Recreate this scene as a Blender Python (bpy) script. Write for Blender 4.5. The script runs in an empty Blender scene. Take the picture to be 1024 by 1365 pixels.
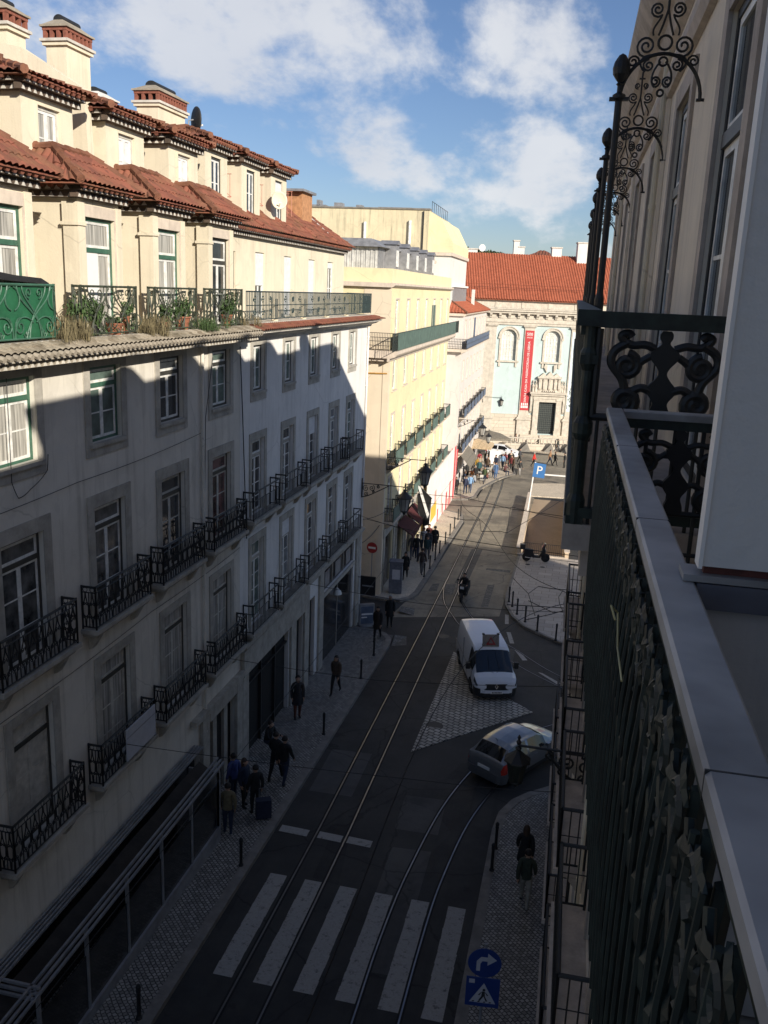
import bpy, bmesh, math, random
from math import sin, cos, pi, radians, sqrt, atan2, hypot, exp
from mathutils import Vector, Matrix, Euler
random.seed(7)
SC = bpy.context.scene
COL = SC.collection

def gz(y):
    """height of the falling street at distance y"""
    return -0.03 * (y - 18.0)

# ---------------------------------------------------------------- materials
def _nodes(name):
    m = bpy.data.materials.new(name); m.use_nodes = True
    nt = m.node_tree; nt.nodes.clear()
    out = nt.nodes.new('ShaderNodeOutputMaterial')
    b = nt.nodes.new('ShaderNodeBsdfPrincipled')
    nt.links.new(b.outputs[0], out.inputs[0])
    return m, nt, b

def _coord(nt, scale=(1, 1, 1), rot=(0, 0, 0), world=True):
    mp = nt.nodes.new('ShaderNodeMapping')
    mp.inputs['Scale'].default_value = scale; mp.inputs['Rotation'].default_value = rot
    if world:
        g = nt.nodes.new('ShaderNodeNewGeometry'); nt.links.new(g.outputs['Position'], mp.inputs[0])
    else:
        g = nt.nodes.new('ShaderNodeTexCoord'); nt.links.new(g.outputs['Object'], mp.inputs[0])
    return mp.outputs[0]

def _noise(nt, vec, scale, detail=4, rough=.6, lo=.35, hi=.65):
    n = nt.nodes.new('ShaderNodeTexNoise'); n.inputs['Scale'].default_value = scale
    n.inputs['Detail'].default_value = detail; n.inputs['Roughness'].default_value = rough
    nt.links.new(vec, n.inputs['Vector'])
    r = nt.nodes.new('ShaderNodeMapRange'); r.inputs[1].default_value = lo; r.inputs[2].default_value = hi
    nt.links.new(n.outputs[0], r.inputs[0])
    return r.outputs[0]

def _mix(nt, fac, a, b, mode='MIX'):
    mx = nt.nodes.new('ShaderNodeMix'); mx.data_type = 'RGBA'; mx.blend_type = mode
    for idx, v in ((0, fac), (6, a), (7, b)):
        if isinstance(v, (int, float)): mx.inputs[idx].default_value = v
        elif isinstance(v, tuple): mx.inputs[idx].default_value = (v[0], v[1], v[2], 1)
        else: nt.links.new(v, mx.inputs[idx])
    return mx.outputs[2]

def _mul(nt, a, k):
    m = nt.nodes.new('ShaderNodeMath'); m.operation = 'MULTIPLY'
    nt.links.new(a, m.inputs[0])
    if isinstance(k, (int, float)): m.inputs[1].default_value = k
    else: nt.links.new(k, m.inputs[1])
    return m.outputs[0]

def _bump(nt, b, h, strength=.3, dist=.02):
    bp = nt.nodes.new('ShaderNodeBump'); bp.inputs['Strength'].default_value = strength
    bp.inputs['Distance'].default_value = dist
    nt.links.new(h, bp.inputs['Height']); nt.links.new(bp.outputs[0], b.inputs['Normal'])

def flat(name, c, rough=.6, metal=0, var=.25, scale=6, spec=.5, coat=0, world=False):
    m, nt, b = _nodes(name)
    v = _coord(nt, world=world)
    f = _noise(nt, v, scale)
    nt.links.new(_mix(nt, f, tuple(x * (1 - var) for x in c), tuple(min(1, x * (1 + var * .6)) for x in c)), b.inputs['Base Color'])
    b.inputs['Roughness'].default_value = rough; b.inputs['Metallic'].default_value = metal
    b.inputs['Specular IOR Level'].default_value = spec
    b.inputs['Coat Weight'].default_value = coat
    return m

def plaster(name, c, stain=(.30, .27, .22), amt=.45, patch=.35, rough=.9, band=None):
    """painted render with broad mottling, rain streaks and patched repairs"""
    m, nt, b = _nodes(name)
    v = _coord(nt)
    col = _mix(nt, _mul(nt, _noise(nt, v, .55, 5, .65), patch), c, tuple(x * .80 for x in c))
    col = _mix(nt, _mul(nt, _noise(nt, v, 4.5, 4, .7, .45, .7), .25), col, tuple(min(1, x * 1.10) for x in c))
    vs = _coord(nt, (2.2, 2.2, .16))
    col = _mix(nt, _mul(nt, _noise(nt, vs, 1.5, 5, .7, .50, .78), amt), col, stain)
    va = nt.nodes.new('ShaderNodeTexVoronoi'); va.inputs['Scale'].default_value = .45
    nt.links.new(_coord(nt, (1, 1, 1.4)), va.inputs['Vector'])
    r = nt.nodes.new('ShaderNodeSeparateColor'); nt.links.new(va.outputs['Color'], r.inputs[0])
    col = _mix(nt, _mul(nt, r.outputs[0], .10), col, tuple(x * .7 for x in c))
    col = _mix(nt, _mul(nt, _noise(nt, v, .9, 2, .4, .575, .59), .13), col, tuple(min(1, x * 1.25) for x in c))
    col = _mix(nt, _mul(nt, _noise(nt, _coord(nt, (1, 1.3, .8), (.3, .2, 1)), .7, 3, .5, .60, .615), .16), col, tuple(x * .62 for x in c))
    wn = nt.nodes.new('ShaderNodeTexNoise'); wn.inputs['Scale'].default_value = 2.2; wn.inputs['Detail'].default_value = 5; nt.links.new(v, wn.inputs['Vector'])
    wv = nt.nodes.new('ShaderNodeMix'); wv.data_type = 'VECTOR'; wv.inputs[0].default_value = .16; nt.links.new(v, wv.inputs[4]); nt.links.new(wn.outputs['Color'], wv.inputs[5])
    ck = nt.nodes.new('ShaderNodeTexVoronoi'); ck.feature = 'DISTANCE_TO_EDGE'; ck.inputs['Scale'].default_value = .42; nt.links.new(wv.outputs[1], ck.inputs['Vector'])
    cr = nt.nodes.new('ShaderNodeMapRange'); cr.inputs[1].default_value = .0; cr.inputs[2].default_value = .007; cr.inputs[3].default_value = .4; cr.inputs[4].default_value = 0; nt.links.new(ck.outputs['Distance'], cr.inputs[0])
    col = _mix(nt, _mul(nt, cr.outputs[0], _noise(nt, v, .5, 2, .5, .45, .6)), col, tuple(x * .35 for x in c))
    nt.links.new(col, b.inputs['Base Color'])
    b.inputs['Roughness'].default_value = rough
    b.inputs['Specular IOR Level'].default_value = .2
    _bump(nt, b, _noise(nt, v, 26, 3, .6, .2, .8), .25, .01)
    return m

def stone(name, c, rough=.75, var=.35):
    m, nt, b = _nodes(name)
    v = _coord(nt)
    col = _mix(nt, _noise(nt, v, 2.2, 6, .7), tuple(x * (1 - var) for x in c), c)
    vs = _coord(nt, (3, 3, .3))
    col = _mix(nt, _mul(nt, _noise(nt, vs, 1.6, 4, .7, .5, .8), .5), col, tuple(x * .5 for x in c))
    nt.links.new(col, b.inputs['Base Color'])
    b.inputs['Roughness'].default_value = rough; b.inputs['Specular IOR Level'].default_value = .25
    _bump(nt, b, _noise(nt, v, 30, 3, .6, .2, .8), .2, .01)
    return m

def tile(name, c1, c2, moss=(.16, .12, .06), amt=.5):
    m, nt, b = _nodes(name)
    v = _coord(nt)
    w = nt.nodes.new('ShaderNodeTexVoronoi'); w.inputs['Scale'].default_value = 3.6
    nt.links.new(_coord(nt, (1, 1, .8)), w.inputs['Vector'])
    s = nt.nodes.new('ShaderNodeSeparateColor'); nt.links.new(w.outputs['Color'], s.inputs[0])
    col = _mix(nt, s.outputs[0], c1, c2)
    col = _mix(nt, _mul(nt, _noise(nt, v, 1.4, 6, .75, .48, .7), amt), col, moss)
    nt.links.new(col, b.inputs['Base Color'])
    b.inputs['Roughness'].default_value = .85; b.inputs['Specular IOR Level'].default_value = .2
    _bump(nt, b, _noise(nt, v, 22, 3, .6, .2, .8), .35, .01)
    return m

def cobble(name, c, gap=(.05, .048, .045), size=.11, rot=pi / 4, var=.45, contrast=1.0, ratio=1.0, offset=.5):
    m, nt, b = _nodes(name)
    v = _coord(nt, rot=(0, 0, rot))
    warp = nt.nodes.new('ShaderNodeTexNoise'); warp.inputs['Scale'].default_value = 6; warp.inputs['Detail'].default_value = 2
    nt.links.new(v, warp.inputs['Vector'])
    ad = nt.nodes.new('ShaderNodeMix'); ad.data_type = 'VECTOR'; ad.inputs[0].default_value = .06
    nt.links.new(v, ad.inputs[4]); nt.links.new(warp.outputs['Color'], ad.inputs[5])
    br = nt.nodes.new('ShaderNodeTexBrick')
    nt.links.new(ad.outputs[1], br.inputs['Vector'])
    br.inputs['Scale'].default_value = 1.0
    br.inputs['Brick Width'].default_value = size * ratio; br.inputs['Row Height'].default_value = size
    br.inputs['Mortar Size'].default_value = size * .13; br.inputs['Mortar Smooth'].default_value = .3
    br.offset = offset
    br.inputs['Color1'].default_value = (*[x * (1 - var) for x in c], 1); br.inputs['Color2'].default_value = (*[min(1, x * (1 + var * .5)) for x in c], 1)
    br.inputs['Mortar'].default_value = (*gap, 1)
    v2 = _coord(nt)
    col = _mix(nt, _mul(nt, _noise(nt, v2, .8, 6, .7, .45, .75), .45), br.outputs['Color'], tuple(x * .45 for x in c))
    nt.links.new(col, b.inputs['Base Color'])
    b.inputs['Roughness'].default_value = .62; b.inputs['Specular IOR Level'].default_value = .4
    inv = nt.nodes.new('ShaderNodeMath'); inv.operation = 'SUBTRACT'; inv.inputs[0].default_value = 1
    nt.links.new(br.outputs['Fac'], inv.inputs[1])
    _bump(nt, b, inv.outputs[0], .6, .015)
    return m

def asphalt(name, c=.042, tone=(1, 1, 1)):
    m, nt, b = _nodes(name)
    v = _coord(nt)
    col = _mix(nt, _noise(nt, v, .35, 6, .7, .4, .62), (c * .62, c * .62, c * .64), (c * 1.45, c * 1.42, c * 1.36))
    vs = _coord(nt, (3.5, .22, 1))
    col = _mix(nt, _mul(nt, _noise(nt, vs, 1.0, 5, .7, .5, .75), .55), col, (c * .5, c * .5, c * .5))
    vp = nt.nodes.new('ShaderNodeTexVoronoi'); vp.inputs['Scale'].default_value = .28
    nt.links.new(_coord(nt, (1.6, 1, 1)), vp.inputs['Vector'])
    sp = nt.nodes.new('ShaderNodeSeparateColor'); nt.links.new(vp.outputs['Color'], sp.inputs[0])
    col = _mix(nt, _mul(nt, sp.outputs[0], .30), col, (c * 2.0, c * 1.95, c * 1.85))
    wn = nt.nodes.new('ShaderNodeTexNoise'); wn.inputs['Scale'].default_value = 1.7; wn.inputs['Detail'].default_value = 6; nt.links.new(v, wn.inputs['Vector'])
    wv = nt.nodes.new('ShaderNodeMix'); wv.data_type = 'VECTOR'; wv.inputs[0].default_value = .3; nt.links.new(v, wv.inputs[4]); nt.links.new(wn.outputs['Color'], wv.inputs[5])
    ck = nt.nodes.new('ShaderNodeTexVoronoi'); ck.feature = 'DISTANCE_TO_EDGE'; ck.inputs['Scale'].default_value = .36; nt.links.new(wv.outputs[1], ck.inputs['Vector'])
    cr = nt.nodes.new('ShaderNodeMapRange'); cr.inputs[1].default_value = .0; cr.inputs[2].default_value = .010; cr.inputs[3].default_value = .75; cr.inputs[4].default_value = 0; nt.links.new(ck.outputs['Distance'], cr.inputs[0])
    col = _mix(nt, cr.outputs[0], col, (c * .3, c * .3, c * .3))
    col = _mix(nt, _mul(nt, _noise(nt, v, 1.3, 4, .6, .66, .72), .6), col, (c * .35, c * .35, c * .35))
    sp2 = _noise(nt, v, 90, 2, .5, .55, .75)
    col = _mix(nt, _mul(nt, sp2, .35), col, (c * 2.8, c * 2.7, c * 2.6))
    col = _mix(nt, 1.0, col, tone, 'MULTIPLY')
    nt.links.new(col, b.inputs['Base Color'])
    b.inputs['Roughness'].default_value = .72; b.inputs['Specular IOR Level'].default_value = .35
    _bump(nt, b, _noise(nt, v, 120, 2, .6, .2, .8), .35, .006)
    return m

def worn_paint(name, c, under, hole=.5):
    m, nt, b = _nodes(name)
    v = _coord(nt)
    f = _noise(nt, v, 5.5, 9, .85, hole, hole + .07)
    col = _mix(nt, _mul(nt, f, .85), c, under)
    col = _mix(nt, _mul(nt, _noise(nt, v, 14, 4, .7, .45, .7), .35), col, tuple(x * .5 for x in c))
    nt.links.new(col, b.inputs['Base Color']); b.inputs['Roughness'].default_value = .75
    return m

def glass(name, c, rough=.06, spec=.6, var=.5, scale=1.3, stretch=(1, 1, 1)):
    m, nt, b = _nodes(name)
    v = _coord(nt, stretch)
    col = _mix(nt, _noise(nt, v, scale, 3, .6), tuple(x * (1 - var) for x in c), tuple(x * (1 + var) for x in c))
    nt.links.new(col, b.inputs['Base Color'])
    b.inputs['Roughness'].default_value = rough; b.inputs['Specular IOR Level'].default_value = spec
    _bump(nt, b, _noise(nt, v, 2.0, 2, .5, .2, .8), .06, .02)
    return m

def slabs(name, c, w=.9, h=.6, joint=(.10, .09, .08), rot=0.0, var=.22):
    m, nt, b = _nodes(name)
    v = _coord(nt, rot=(0, 0, rot))
    br = nt.nodes.new('ShaderNodeTexBrick'); nt.links.new(v, br.inputs['Vector'])
    br.inputs['Scale'].default_value = 1; br.inputs['Brick Width'].default_value = w; br.inputs['Row Height'].default_value = h
    br.inputs['Mortar Size'].default_value = .012
    br.inputs['Color1'].default_value = (*[x * (1 - var) for x in c], 1); br.inputs['Color2'].default_value = (*c, 1)
    br.inputs['Mortar'].default_value = (*joint, 1)
    col = _mix(nt, _mul(nt, _noise(nt, _coord(nt), 1.1, 6, .7, .42, .72), .4), br.outputs['Color'], tuple(x * .6 for x in c))
    nt.links.new(col, b.inputs['Base Color']); b.inputs['Roughness'].default_value = .7
    return m

def ashlar(name, c, w=1.2, h=.5, axis='xz', mortar=.02):
    """dressed stone wall with faint block joints, mapped in the object's own wall plane"""
    m, nt, b = _nodes(name)
    tc = nt.nodes.new('ShaderNodeTexCoord'); sx = nt.nodes.new('ShaderNodeSeparateXYZ'); cx = nt.nodes.new('ShaderNodeCombineXYZ')
    nt.links.new(tc.outputs['Object'], sx.inputs[0]); nt.links.new(sx.outputs[1], cx.inputs[0]); nt.links.new(sx.outputs[2], cx.inputs[1])
    br = nt.nodes.new('ShaderNodeTexBrick'); nt.links.new(cx.outputs[0], br.inputs['Vector'])
    br.inputs['Scale'].default_value = 1; br.inputs['Brick Width'].default_value = w; br.inputs['Row Height'].default_value = h
    br.inputs['Mortar Size'].default_value = mortar
    br.inputs['Color1'].default_value = (*[x * .88 for x in c], 1); br.inputs['Color2'].default_value = (*c, 1)
    br.inputs['Mortar'].default_value = (*[x * .55 for x in c], 1)
    col = _mix(nt, _mul(nt, _noise(nt, _coord(nt), .9, 6, .7, .45, .75), .4), br.outputs['Color'], tuple(x * .65 for x in c))
    nt.links.new(col, b.inputs['Base Color']); b.inputs['Roughness'].default_value = .8
    return m

M = dict(
    wall_worn=plaster('worn_grey_render', (.69, .65, .575), (.27, .24, .19), .6, .5),
    wall_white=plaster('off_white_render', (.75, .73, .70), (.36, .34, .30), .5, .35),
    cream=plaster('cream_render', (.71, .635, .49), (.36, .30, .22), .45, .3),
    yellow=plaster('pale_yellow_render', (.76, .665, .42), (.52, .44, .28), .22, .18),
    yellow_old=plaster('stained_yellow_render', (.66, .58, .40), (.22, .20, .15), .8, .5),
    pale_stone=stone('pale_stone', (.68, .58, .48), var=.22),
    peach=plaster('peach_render', (.70, .60, .46), (.45, .36, .26), .2, .2),
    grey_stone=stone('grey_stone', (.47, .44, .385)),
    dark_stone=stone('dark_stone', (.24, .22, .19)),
    greyhouse=plaster('pale_grey_render', (.64, .59, .55), (.40, .37, .34), .25, .25),
    rightwall=plaster('beige_render', (.80, .70, .565), (.28, .24, .19), .35, .35),
    rightstone=stone('rosy_stone', (.54, .46, .39)),
    white_wall=plaster('white_render', (.68, .67, .63), (.45, .42, .36), .25, .25),
    church_blue=plaster('pale_aqua_render', (.49, .585, .575), (.38, .45, .44), .2, .12),
    church_stone=stone('church_limestone', (.62, .56, .47), var=.28),
    church_ashlar=ashlar('church_ashlar', (.60, .53, .43), 1.3, .45),
    tile=tile('old_clay_tile', (.27, .10, .065), (.16, .064, .046), amt=.5),
    tile_new=tile('orange_clay_tile', (.42, .13, .072), (.33, .10, .055), (.28, .09, .05), .4),
    tile_edge=tile('weathered_tile_ends', (.14, .10, .075), (.07, .055, .045), (.05, .045, .03), .5),
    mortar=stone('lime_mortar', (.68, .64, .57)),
    ridge=stone('ridge_cement', (.26, .115, .07), var=.5),
    terracotta=flat('terracotta', (.26, .10, .055), .8, scale=9),
    white=flat('white_paint', (.74, .73, .69), .5, scale=5),
    green=flat('dark_green_paint', (.05, .13, .085), .5, scale=7),
    brown_frame=flat('dark_brown_paint', (.045, .042, .034), .5),
    iron=flat('black_iron', (.013, .014, .015), .5, scale=14),
    iron_green=flat('green_black_iron', (.014, .024, .020), .55, scale=10, var=.6, world=True),
    lip_old=tile('bleached_mossy_tile', (.42, .37, .29), (.24, .20, .15), (.09, .08, .055), .75),
    cap_stone=stone('chimney_cap', (.40, .35, .28)),
    vent=flat('vent_brick', (.24, .085, .055), .85, scale=9),
    iron_rust=flat('rust_stained_iron', (.013, .020, .016), .6, scale=11, var=.6),
    bluegreen_iron=flat('blue_green_iron', (.022, .042, .043), .55),
    pink_iron=flat('faded_red_iron', (.55, .24, .17), .6),
    green_sheet=flat('green_metal_sheet', (.022, .115, .055), .45, scale=3),
    green_mesh=flat('green_screen', (.095, .145, .12), .7, scale=3),
    blue_mesh=flat('blue_grey_screen', (.10, .13, .19), .7, scale=3),
    glass=glass('window_glass', (.030, .034, .038)),
    glass_green=glass('greenish_glass', (.10, .14, .12), .05, .7),
    glass_dim=glass('curtained_dark_glass', (.085, .083, .078), .08, .55, .7, 2.4),
    glass_sky=glass('pale_reflecting_glass', (.20, .215, .22), .10, .7, .6, 1.6),
    glass_red=glass('reddish_glass', (.10, .045, .045), .08, .55, .9, 2.2),
    curtain=glass('curtained_glass', (.36, .345, .31), .25, .4, .45, 1.0, (16, 16, .7)),
    blind=flat('white_roller_blind', (.70, .70, .70), .6, var=.1),
    shutter=flat('cream_wood_shutter', (.50, .475, .42), .65, scale=4),
    dark=flat('dark_interior', (.012, .011, .010), .9),
    shopdark=glass('shop_glass', (.022, .021, .021), .12, .5),
    zinc=flat('grey_zinc', (.30, .30, .31), .45, .3, scale=3),
    zinc_light=flat('light_corrugated_sheet', (.60, .59, .56), .5, .1, scale=3),
    orange_wall=flat('orange_render', (.46, .23, .11), .85),
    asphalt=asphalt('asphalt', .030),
    sunlit_road=asphalt('sunlit_pale_asphalt', .16, (1.12, 1.0, .80)),  # far road paler and warmer than the asphalt: sunshine put into its colour
    far_pavement=cobble('sunny_limestone_paving', (.68, .58, .45), gap=(.42, .36, .28), size=.12, var=.2),  # lighter, warmer version of the cobble paving, sunlit brightness put into the colour
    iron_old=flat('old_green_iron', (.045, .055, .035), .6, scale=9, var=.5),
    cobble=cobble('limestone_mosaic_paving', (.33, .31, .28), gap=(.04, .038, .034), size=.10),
    setts=cobble('white_setts_island', (.42, .39, .34), gap=(.035, .033, .03), size=.20, rot=.5, ratio=1.35, var=.3),
    kerb=stone('limestone_kerb', (.26, .24, .215)),
    plaza=slabs('pale_paving_slabs', (.44, .39, .345)),
    ramp=plaster('ramp_floor_render', (.34, .265, .19), (.30, .22, .15), .5, .4),
    rampwall=plaster('ramp_wall_render', (.58, .46, .33), (.28, .2, .13), .4, .3),
    paint=worn_paint('worn_road_paint', (.36, .345, .32), (.07, .07, .068), .54),
    paint_old=worn_paint('old_road_paint', (.20, .19, .175), (.05, .05, .048), .42),
    steel=flat('polished_rail', (.20, .20, .21), .34, 1.0, var=.15, scale=2),
    rail_gap=flat('rail_groove', (.012, .012, .012), .9),
    metal_cap=flat('galvanised_cap', (.33, .325, .325), .55, .2, var=.38, scale=2.6),
    red=flat('red_paint', (.34, .022, .022), .5, var=.12),
    red_cloth=flat('crimson_banner', (.46, .045, .05), .8, var=.1),
    letter=flat('white_letters', (.78, .76, .73), .6, var=.03),
    blue=flat('sign_blue', (.010, .04, .20), .4, var=.06),
    yellow_sign=flat('yellow_board', (.75, .45, .06), .6, var=.05),
    board=flat('white_board', (.50, .50, .53), .6, var=.08),
    black=flat('matt_black', (.010, .010, .011), .6, var=.2),
    rubber=flat('tyre_rubber', (.014, .014, .014), .85),
    van_white=flat('white_car_paint', (.72, .73, .76), .28, 0, var=.03, spec=.5, coat=.6),
    silver=flat('silver_car_paint', (.25, .255, .265), .32, .6, var=.04, coat=.7),
    car_glass=glass('car_glass', (.012, .013, .015), .04, .7, .3),
    plastic=flat('black_plastic', (.022, .022, .023), .55),
    lamp_red=flat('red_lamp_lens', (.50, .03, .02), .2, var=.1),
    lamp_clear=glass('clear_lamp_lens', (.10, .105, .11), .08, .7, .2),
    chrome=flat('chrome', (.6, .6, .62), .15, 1.0, var=.05),
    lantern_glass=glass('lantern_glass', (.34, .33, .30), .15, .5, .2),
    skin=flat('skin', (.42, .25, .17), .6, var=.08),
    hair_dark=flat('dark_hair', (.018, .012, .009), .7),
    hair_brown=flat('brown_hair', (.06, .032, .018), .7),
    hair_grey=flat('grey_hair', (.34, .33, .31), .7),
    canvas=flat('beige_canvas', (.50, .38, .24), .85),
    canvas_brown=flat('brown_canvas', (.030, .024, .019), .9, var=.35, scale=3),
    canvas_dark=flat('olive_grey_canvas', (.17, .15, .12), .85),
    netting=flat('white_sheet_hoarding', (.78, .72, .67), .8, var=.08, scale=2),
    leaf=flat('leaf_green', (.055, .10, .03), .7, var=.5, scale=12, world=True),
    leaf_dry=flat('dry_grass', (.20, .165, .09), .9, var=.5, scale=12, world=True),
    leaf_far=flat('dark_tree_green', (.035, .06, .022), .8, var=.5, scale=1.5, world=True),
    bark=flat('bark', (.08, .055, .035), .9),
)
CLOTH = {}
def cloth(c):
    k = tuple(round(x, 3) for x in c)
    if k not in CLOTH: CLOTH[k] = flat('cloth_%d' % len(CLOTH), k, .85, var=.25, scale=10)
    return CLOTH[k]

# ---------------------------------------------------------------- mesh builder
class MB:
    def __init__(s):
        s.v = []; s.f = []; s.mi = []; s.cur = 0; s.T = None
    def add(s, vs, fs, m=None):
        o = len(s.v)
        s.v += [tuple(s.T @ Vector(p)) for p in vs] if s.T else [tuple(p) for p in vs]
        for f in fs: s.f.append([o + i for i in f]); s.mi.append(s.cur if m is None else m)
        return s
    def box(s, x0, x1, y0, y1, z0, z1, m=None):
        x0, x1 = min(x0, x1), max(x0, x1); y0, y1 = min(y0, y1), max(y0, y1); z0, z1 = min(z0, z1), max(z0, z1)
        return s.add([(x0, y0, z0), (x1, y0, z0), (x1, y1, z0), (x0, y1, z0), (x0, y0, z1), (x1, y0, z1), (x1, y1, z1), (x0, y1, z1)],
              [(0, 3, 2, 1), (4, 5, 6, 7), (0, 1, 5, 4), (1, 2, 6, 5), (2, 3, 7, 6), (3, 0, 4, 7)], m)
    def quad(s, a, b, c, d, m=None): return s.add([a, b, c, d], [(0, 1, 2, 3)], m)
    def hexa(s, lo, hi, m=None):
        """solid from two matching quads (bottom ccw, top ccw)"""
        return s.add(list(lo) + list(hi), [(3, 2, 1, 0), (4, 5, 6, 7), (0, 1, 5, 4), (1, 2, 6, 5), (2, 3, 7, 6), (3, 0, 4, 7)], m)
    def prism(s, pts, fn, t0, t1, m=None):
        """2-D outline pts extruded t0..t1; fn(u, v, t) gives the point"""
        n = len(pts)
        vs = [fn(u, v, t0) for u, v in pts] + [fn(u, v, t1) for u, v in pts]
        fs = [tuple(range(n))[::-1], tuple(range(n, 2 * n))] + [(i, (i + 1) % n, n + (i + 1) % n, n + i) for i in range(n)]
        return s.add(vs, fs, m)
    def tube(s, pts, r, n=6, m=None, closed=False, cap=True):
        P = [Vector(p) for p in pts]; L = len(P)
        if L < 2: return s
        rr = r if isinstance(r, (list, tuple)) else [r] * L
        up = Vector((0, 0, 1)); vs = []; prev = None
        for i in range(L):
            a = P[i - 1] if (i or closed) else P[i]; b = P[(i + 1) % L] if (i < L - 1 or closed) else P[i]
            t = (b - a)
            t = t.normalized() if t.length > 1e-9 else Vector((0, 1, 0))
            if prev is None:
                ref = up if abs(t.z) < .9 else Vector((1, 0, 0))
                u = t.cross(ref).normalized()
            else:
                u = (prev - t * prev.dot(t))
                u = u.normalized() if u.length > 1e-6 else t.orthogonal().normalized()
            prev = u; w = t.cross(u)
            for k in range(n):
                an = 2 * pi * k / n
                vs.append(P[i] + (u * cos(an) + w * sin(an)) * rr[i])
        fs = []
        for i in range(L if closed else L - 1):
            for k in range(n):
                a = i * n + k; b = i * n + (k + 1) % n; j = (i + 1) % L
                fs.append((a, b, j * n + (k + 1) % n, j * n + k))
        if cap and not closed: fs += [tuple(range(n))[::-1], tuple(range((L - 1) * n, L * n))]
        return s.add(vs, fs, m)
    def lathe(s, prof, cx, cy, n=12, m=None, rot=0):
        vs = []; L = len(prof)
        for r, z in prof:
            for k in range(n):
                an = 2 * pi * k / n + rot; vs.append((cx + r * cos(an), cy + r * sin(an), z))
        fs = [(i * n + k, i * n + (k + 1) % n, (i + 1) * n + (k + 1) % n, (i + 1) * n + k) for i in range(L - 1) for k in range(n)]
        fs += [tuple(range(n))[::-1], tuple(range((L - 1) * n, L * n))]
        return s.add(vs, fs, m)
    def build(s, name, mats, parent=None, smooth=False, loc=(0, 0, 0)):
        me = bpy.data.meshes.new(name); me.from_pydata(s.v, [], s.f)
        if not isinstance(mats, (list, tuple)): mats = [mats]
        for m in mats: me.materials.append(m if not isinstance(m, str) else M[m])
        if len(mats) > 1: me.polygons.foreach_set('material_index', s.mi)
        if smooth: me.polygons.foreach_set('use_smooth', [True] * len(me.polygons))
        me.update()
        o = bpy.data.objects.new(name, me); COL.objects.link(o); o.location = loc
        if parent: o.parent = parent
        return o

def tag(o, label=None, cat=None, group=None, kind=None):
    if label: o['label'] = label
    if cat: o['category'] = cat
    if group: o['group'] = group
    if kind: o['kind'] = kind
    return o

def thing(name, label, cat, loc=(0, 0, 0), rz=0, group=None):
    o = bpy.data.objects.new(name, None); COL.objects.link(o)
    o.empty_display_size = .3; o.location = loc; o.rotation_euler = (0, 0, rz)
    return tag(o, label, cat, group)

def dup(o, parent=None, loc=None, rz=None):
    c = o.copy(); COL.objects.link(c)
    c.parent = parent
    if loc is not None: c.location = loc
    if rz is not None: c.rotation_euler = (0, 0, rz)
    for ch in list(o.children): dup(ch, c)
    return c

def spiral(cx, cy, r0, r1, a0, turns, n=18):
    """flat spiral from radius r0 to r1"""
    out = []
    for i in range(n + 1):
        t = i / n; r = r0 + (r1 - r0) * t; a = a0 + 2 * pi * turns * t
        out.append((cx + r * cos(a), cy + r * sin(a)))
    return out

def arc(cx, cy, r, a0, a1, n=12, ry=None):
    ry = r if ry is None else ry
    return [(cx + r * cos(a0 + (a1 - a0) * i / n), cy + ry * sin(a0 + (a1 - a0) * i / n)) for i in range(n + 1)]

def bez(p0, p1, p2, p3, n=12):
    o = []
    for i in range(n + 1):
        t = i / n; q = 1 - t
        o.append(tuple(q ** 3 * a + 3 * q * q * t * b + 3 * q * t * t * c + t ** 3 * d for a, b, c, d in zip(p0, p1, p2, p3)))
    return o

def wall(mb, y0, y1, z0, z1, holes, depth=.18, x=0.0, m=0, mr=None, arch=False):
    """facade sheet facing +x with real recessed openings; holes = (ya, yb, za, zb)"""
    ys = sorted({y0, y1, *[h[0] for h in holes], *[h[1] for h in holes]}); zs = sorted({z0, z1, *[h[2] for h in holes], *[h[3] for h in holes]})
    ys = [y for y in ys if y0 <= y <= y1]; zs = [z for z in zs if z0 <= z <= z1]
    for i in range(len(ys) - 1):
        for j in range(len(zs) - 1):
            cy = (ys[i] + ys[i + 1]) / 2; cz = (zs[j] + zs[j + 1]) / 2
            if any(h[0] < cy < h[1] and h[2] < cz < h[3] for h in holes): continue
            mb.quad((x, ys[i], zs[j]), (x, ys[i + 1], zs[j]), (x, ys[i + 1], zs[j + 1]), (x, ys[i], zs[j + 1]), m)
    mr = m if mr is None else mr
    for a, b, c, d in holes:
        mb.quad((x, a, c), (x, a, d), (x - depth, a, d), (x - depth, a, c), mr)
        mb.quad((x, b, d), (x, b, c), (x - depth, b, c), (x - depth, b, d), mr)
        mb.quad((x, a, d), (x, b, d), (x - depth, b, d), (x - depth, a, d), mr)
        mb.quad((x, b, c), (x, a, c), (x - depth, a, c), (x - depth, b, c), mr)

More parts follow.
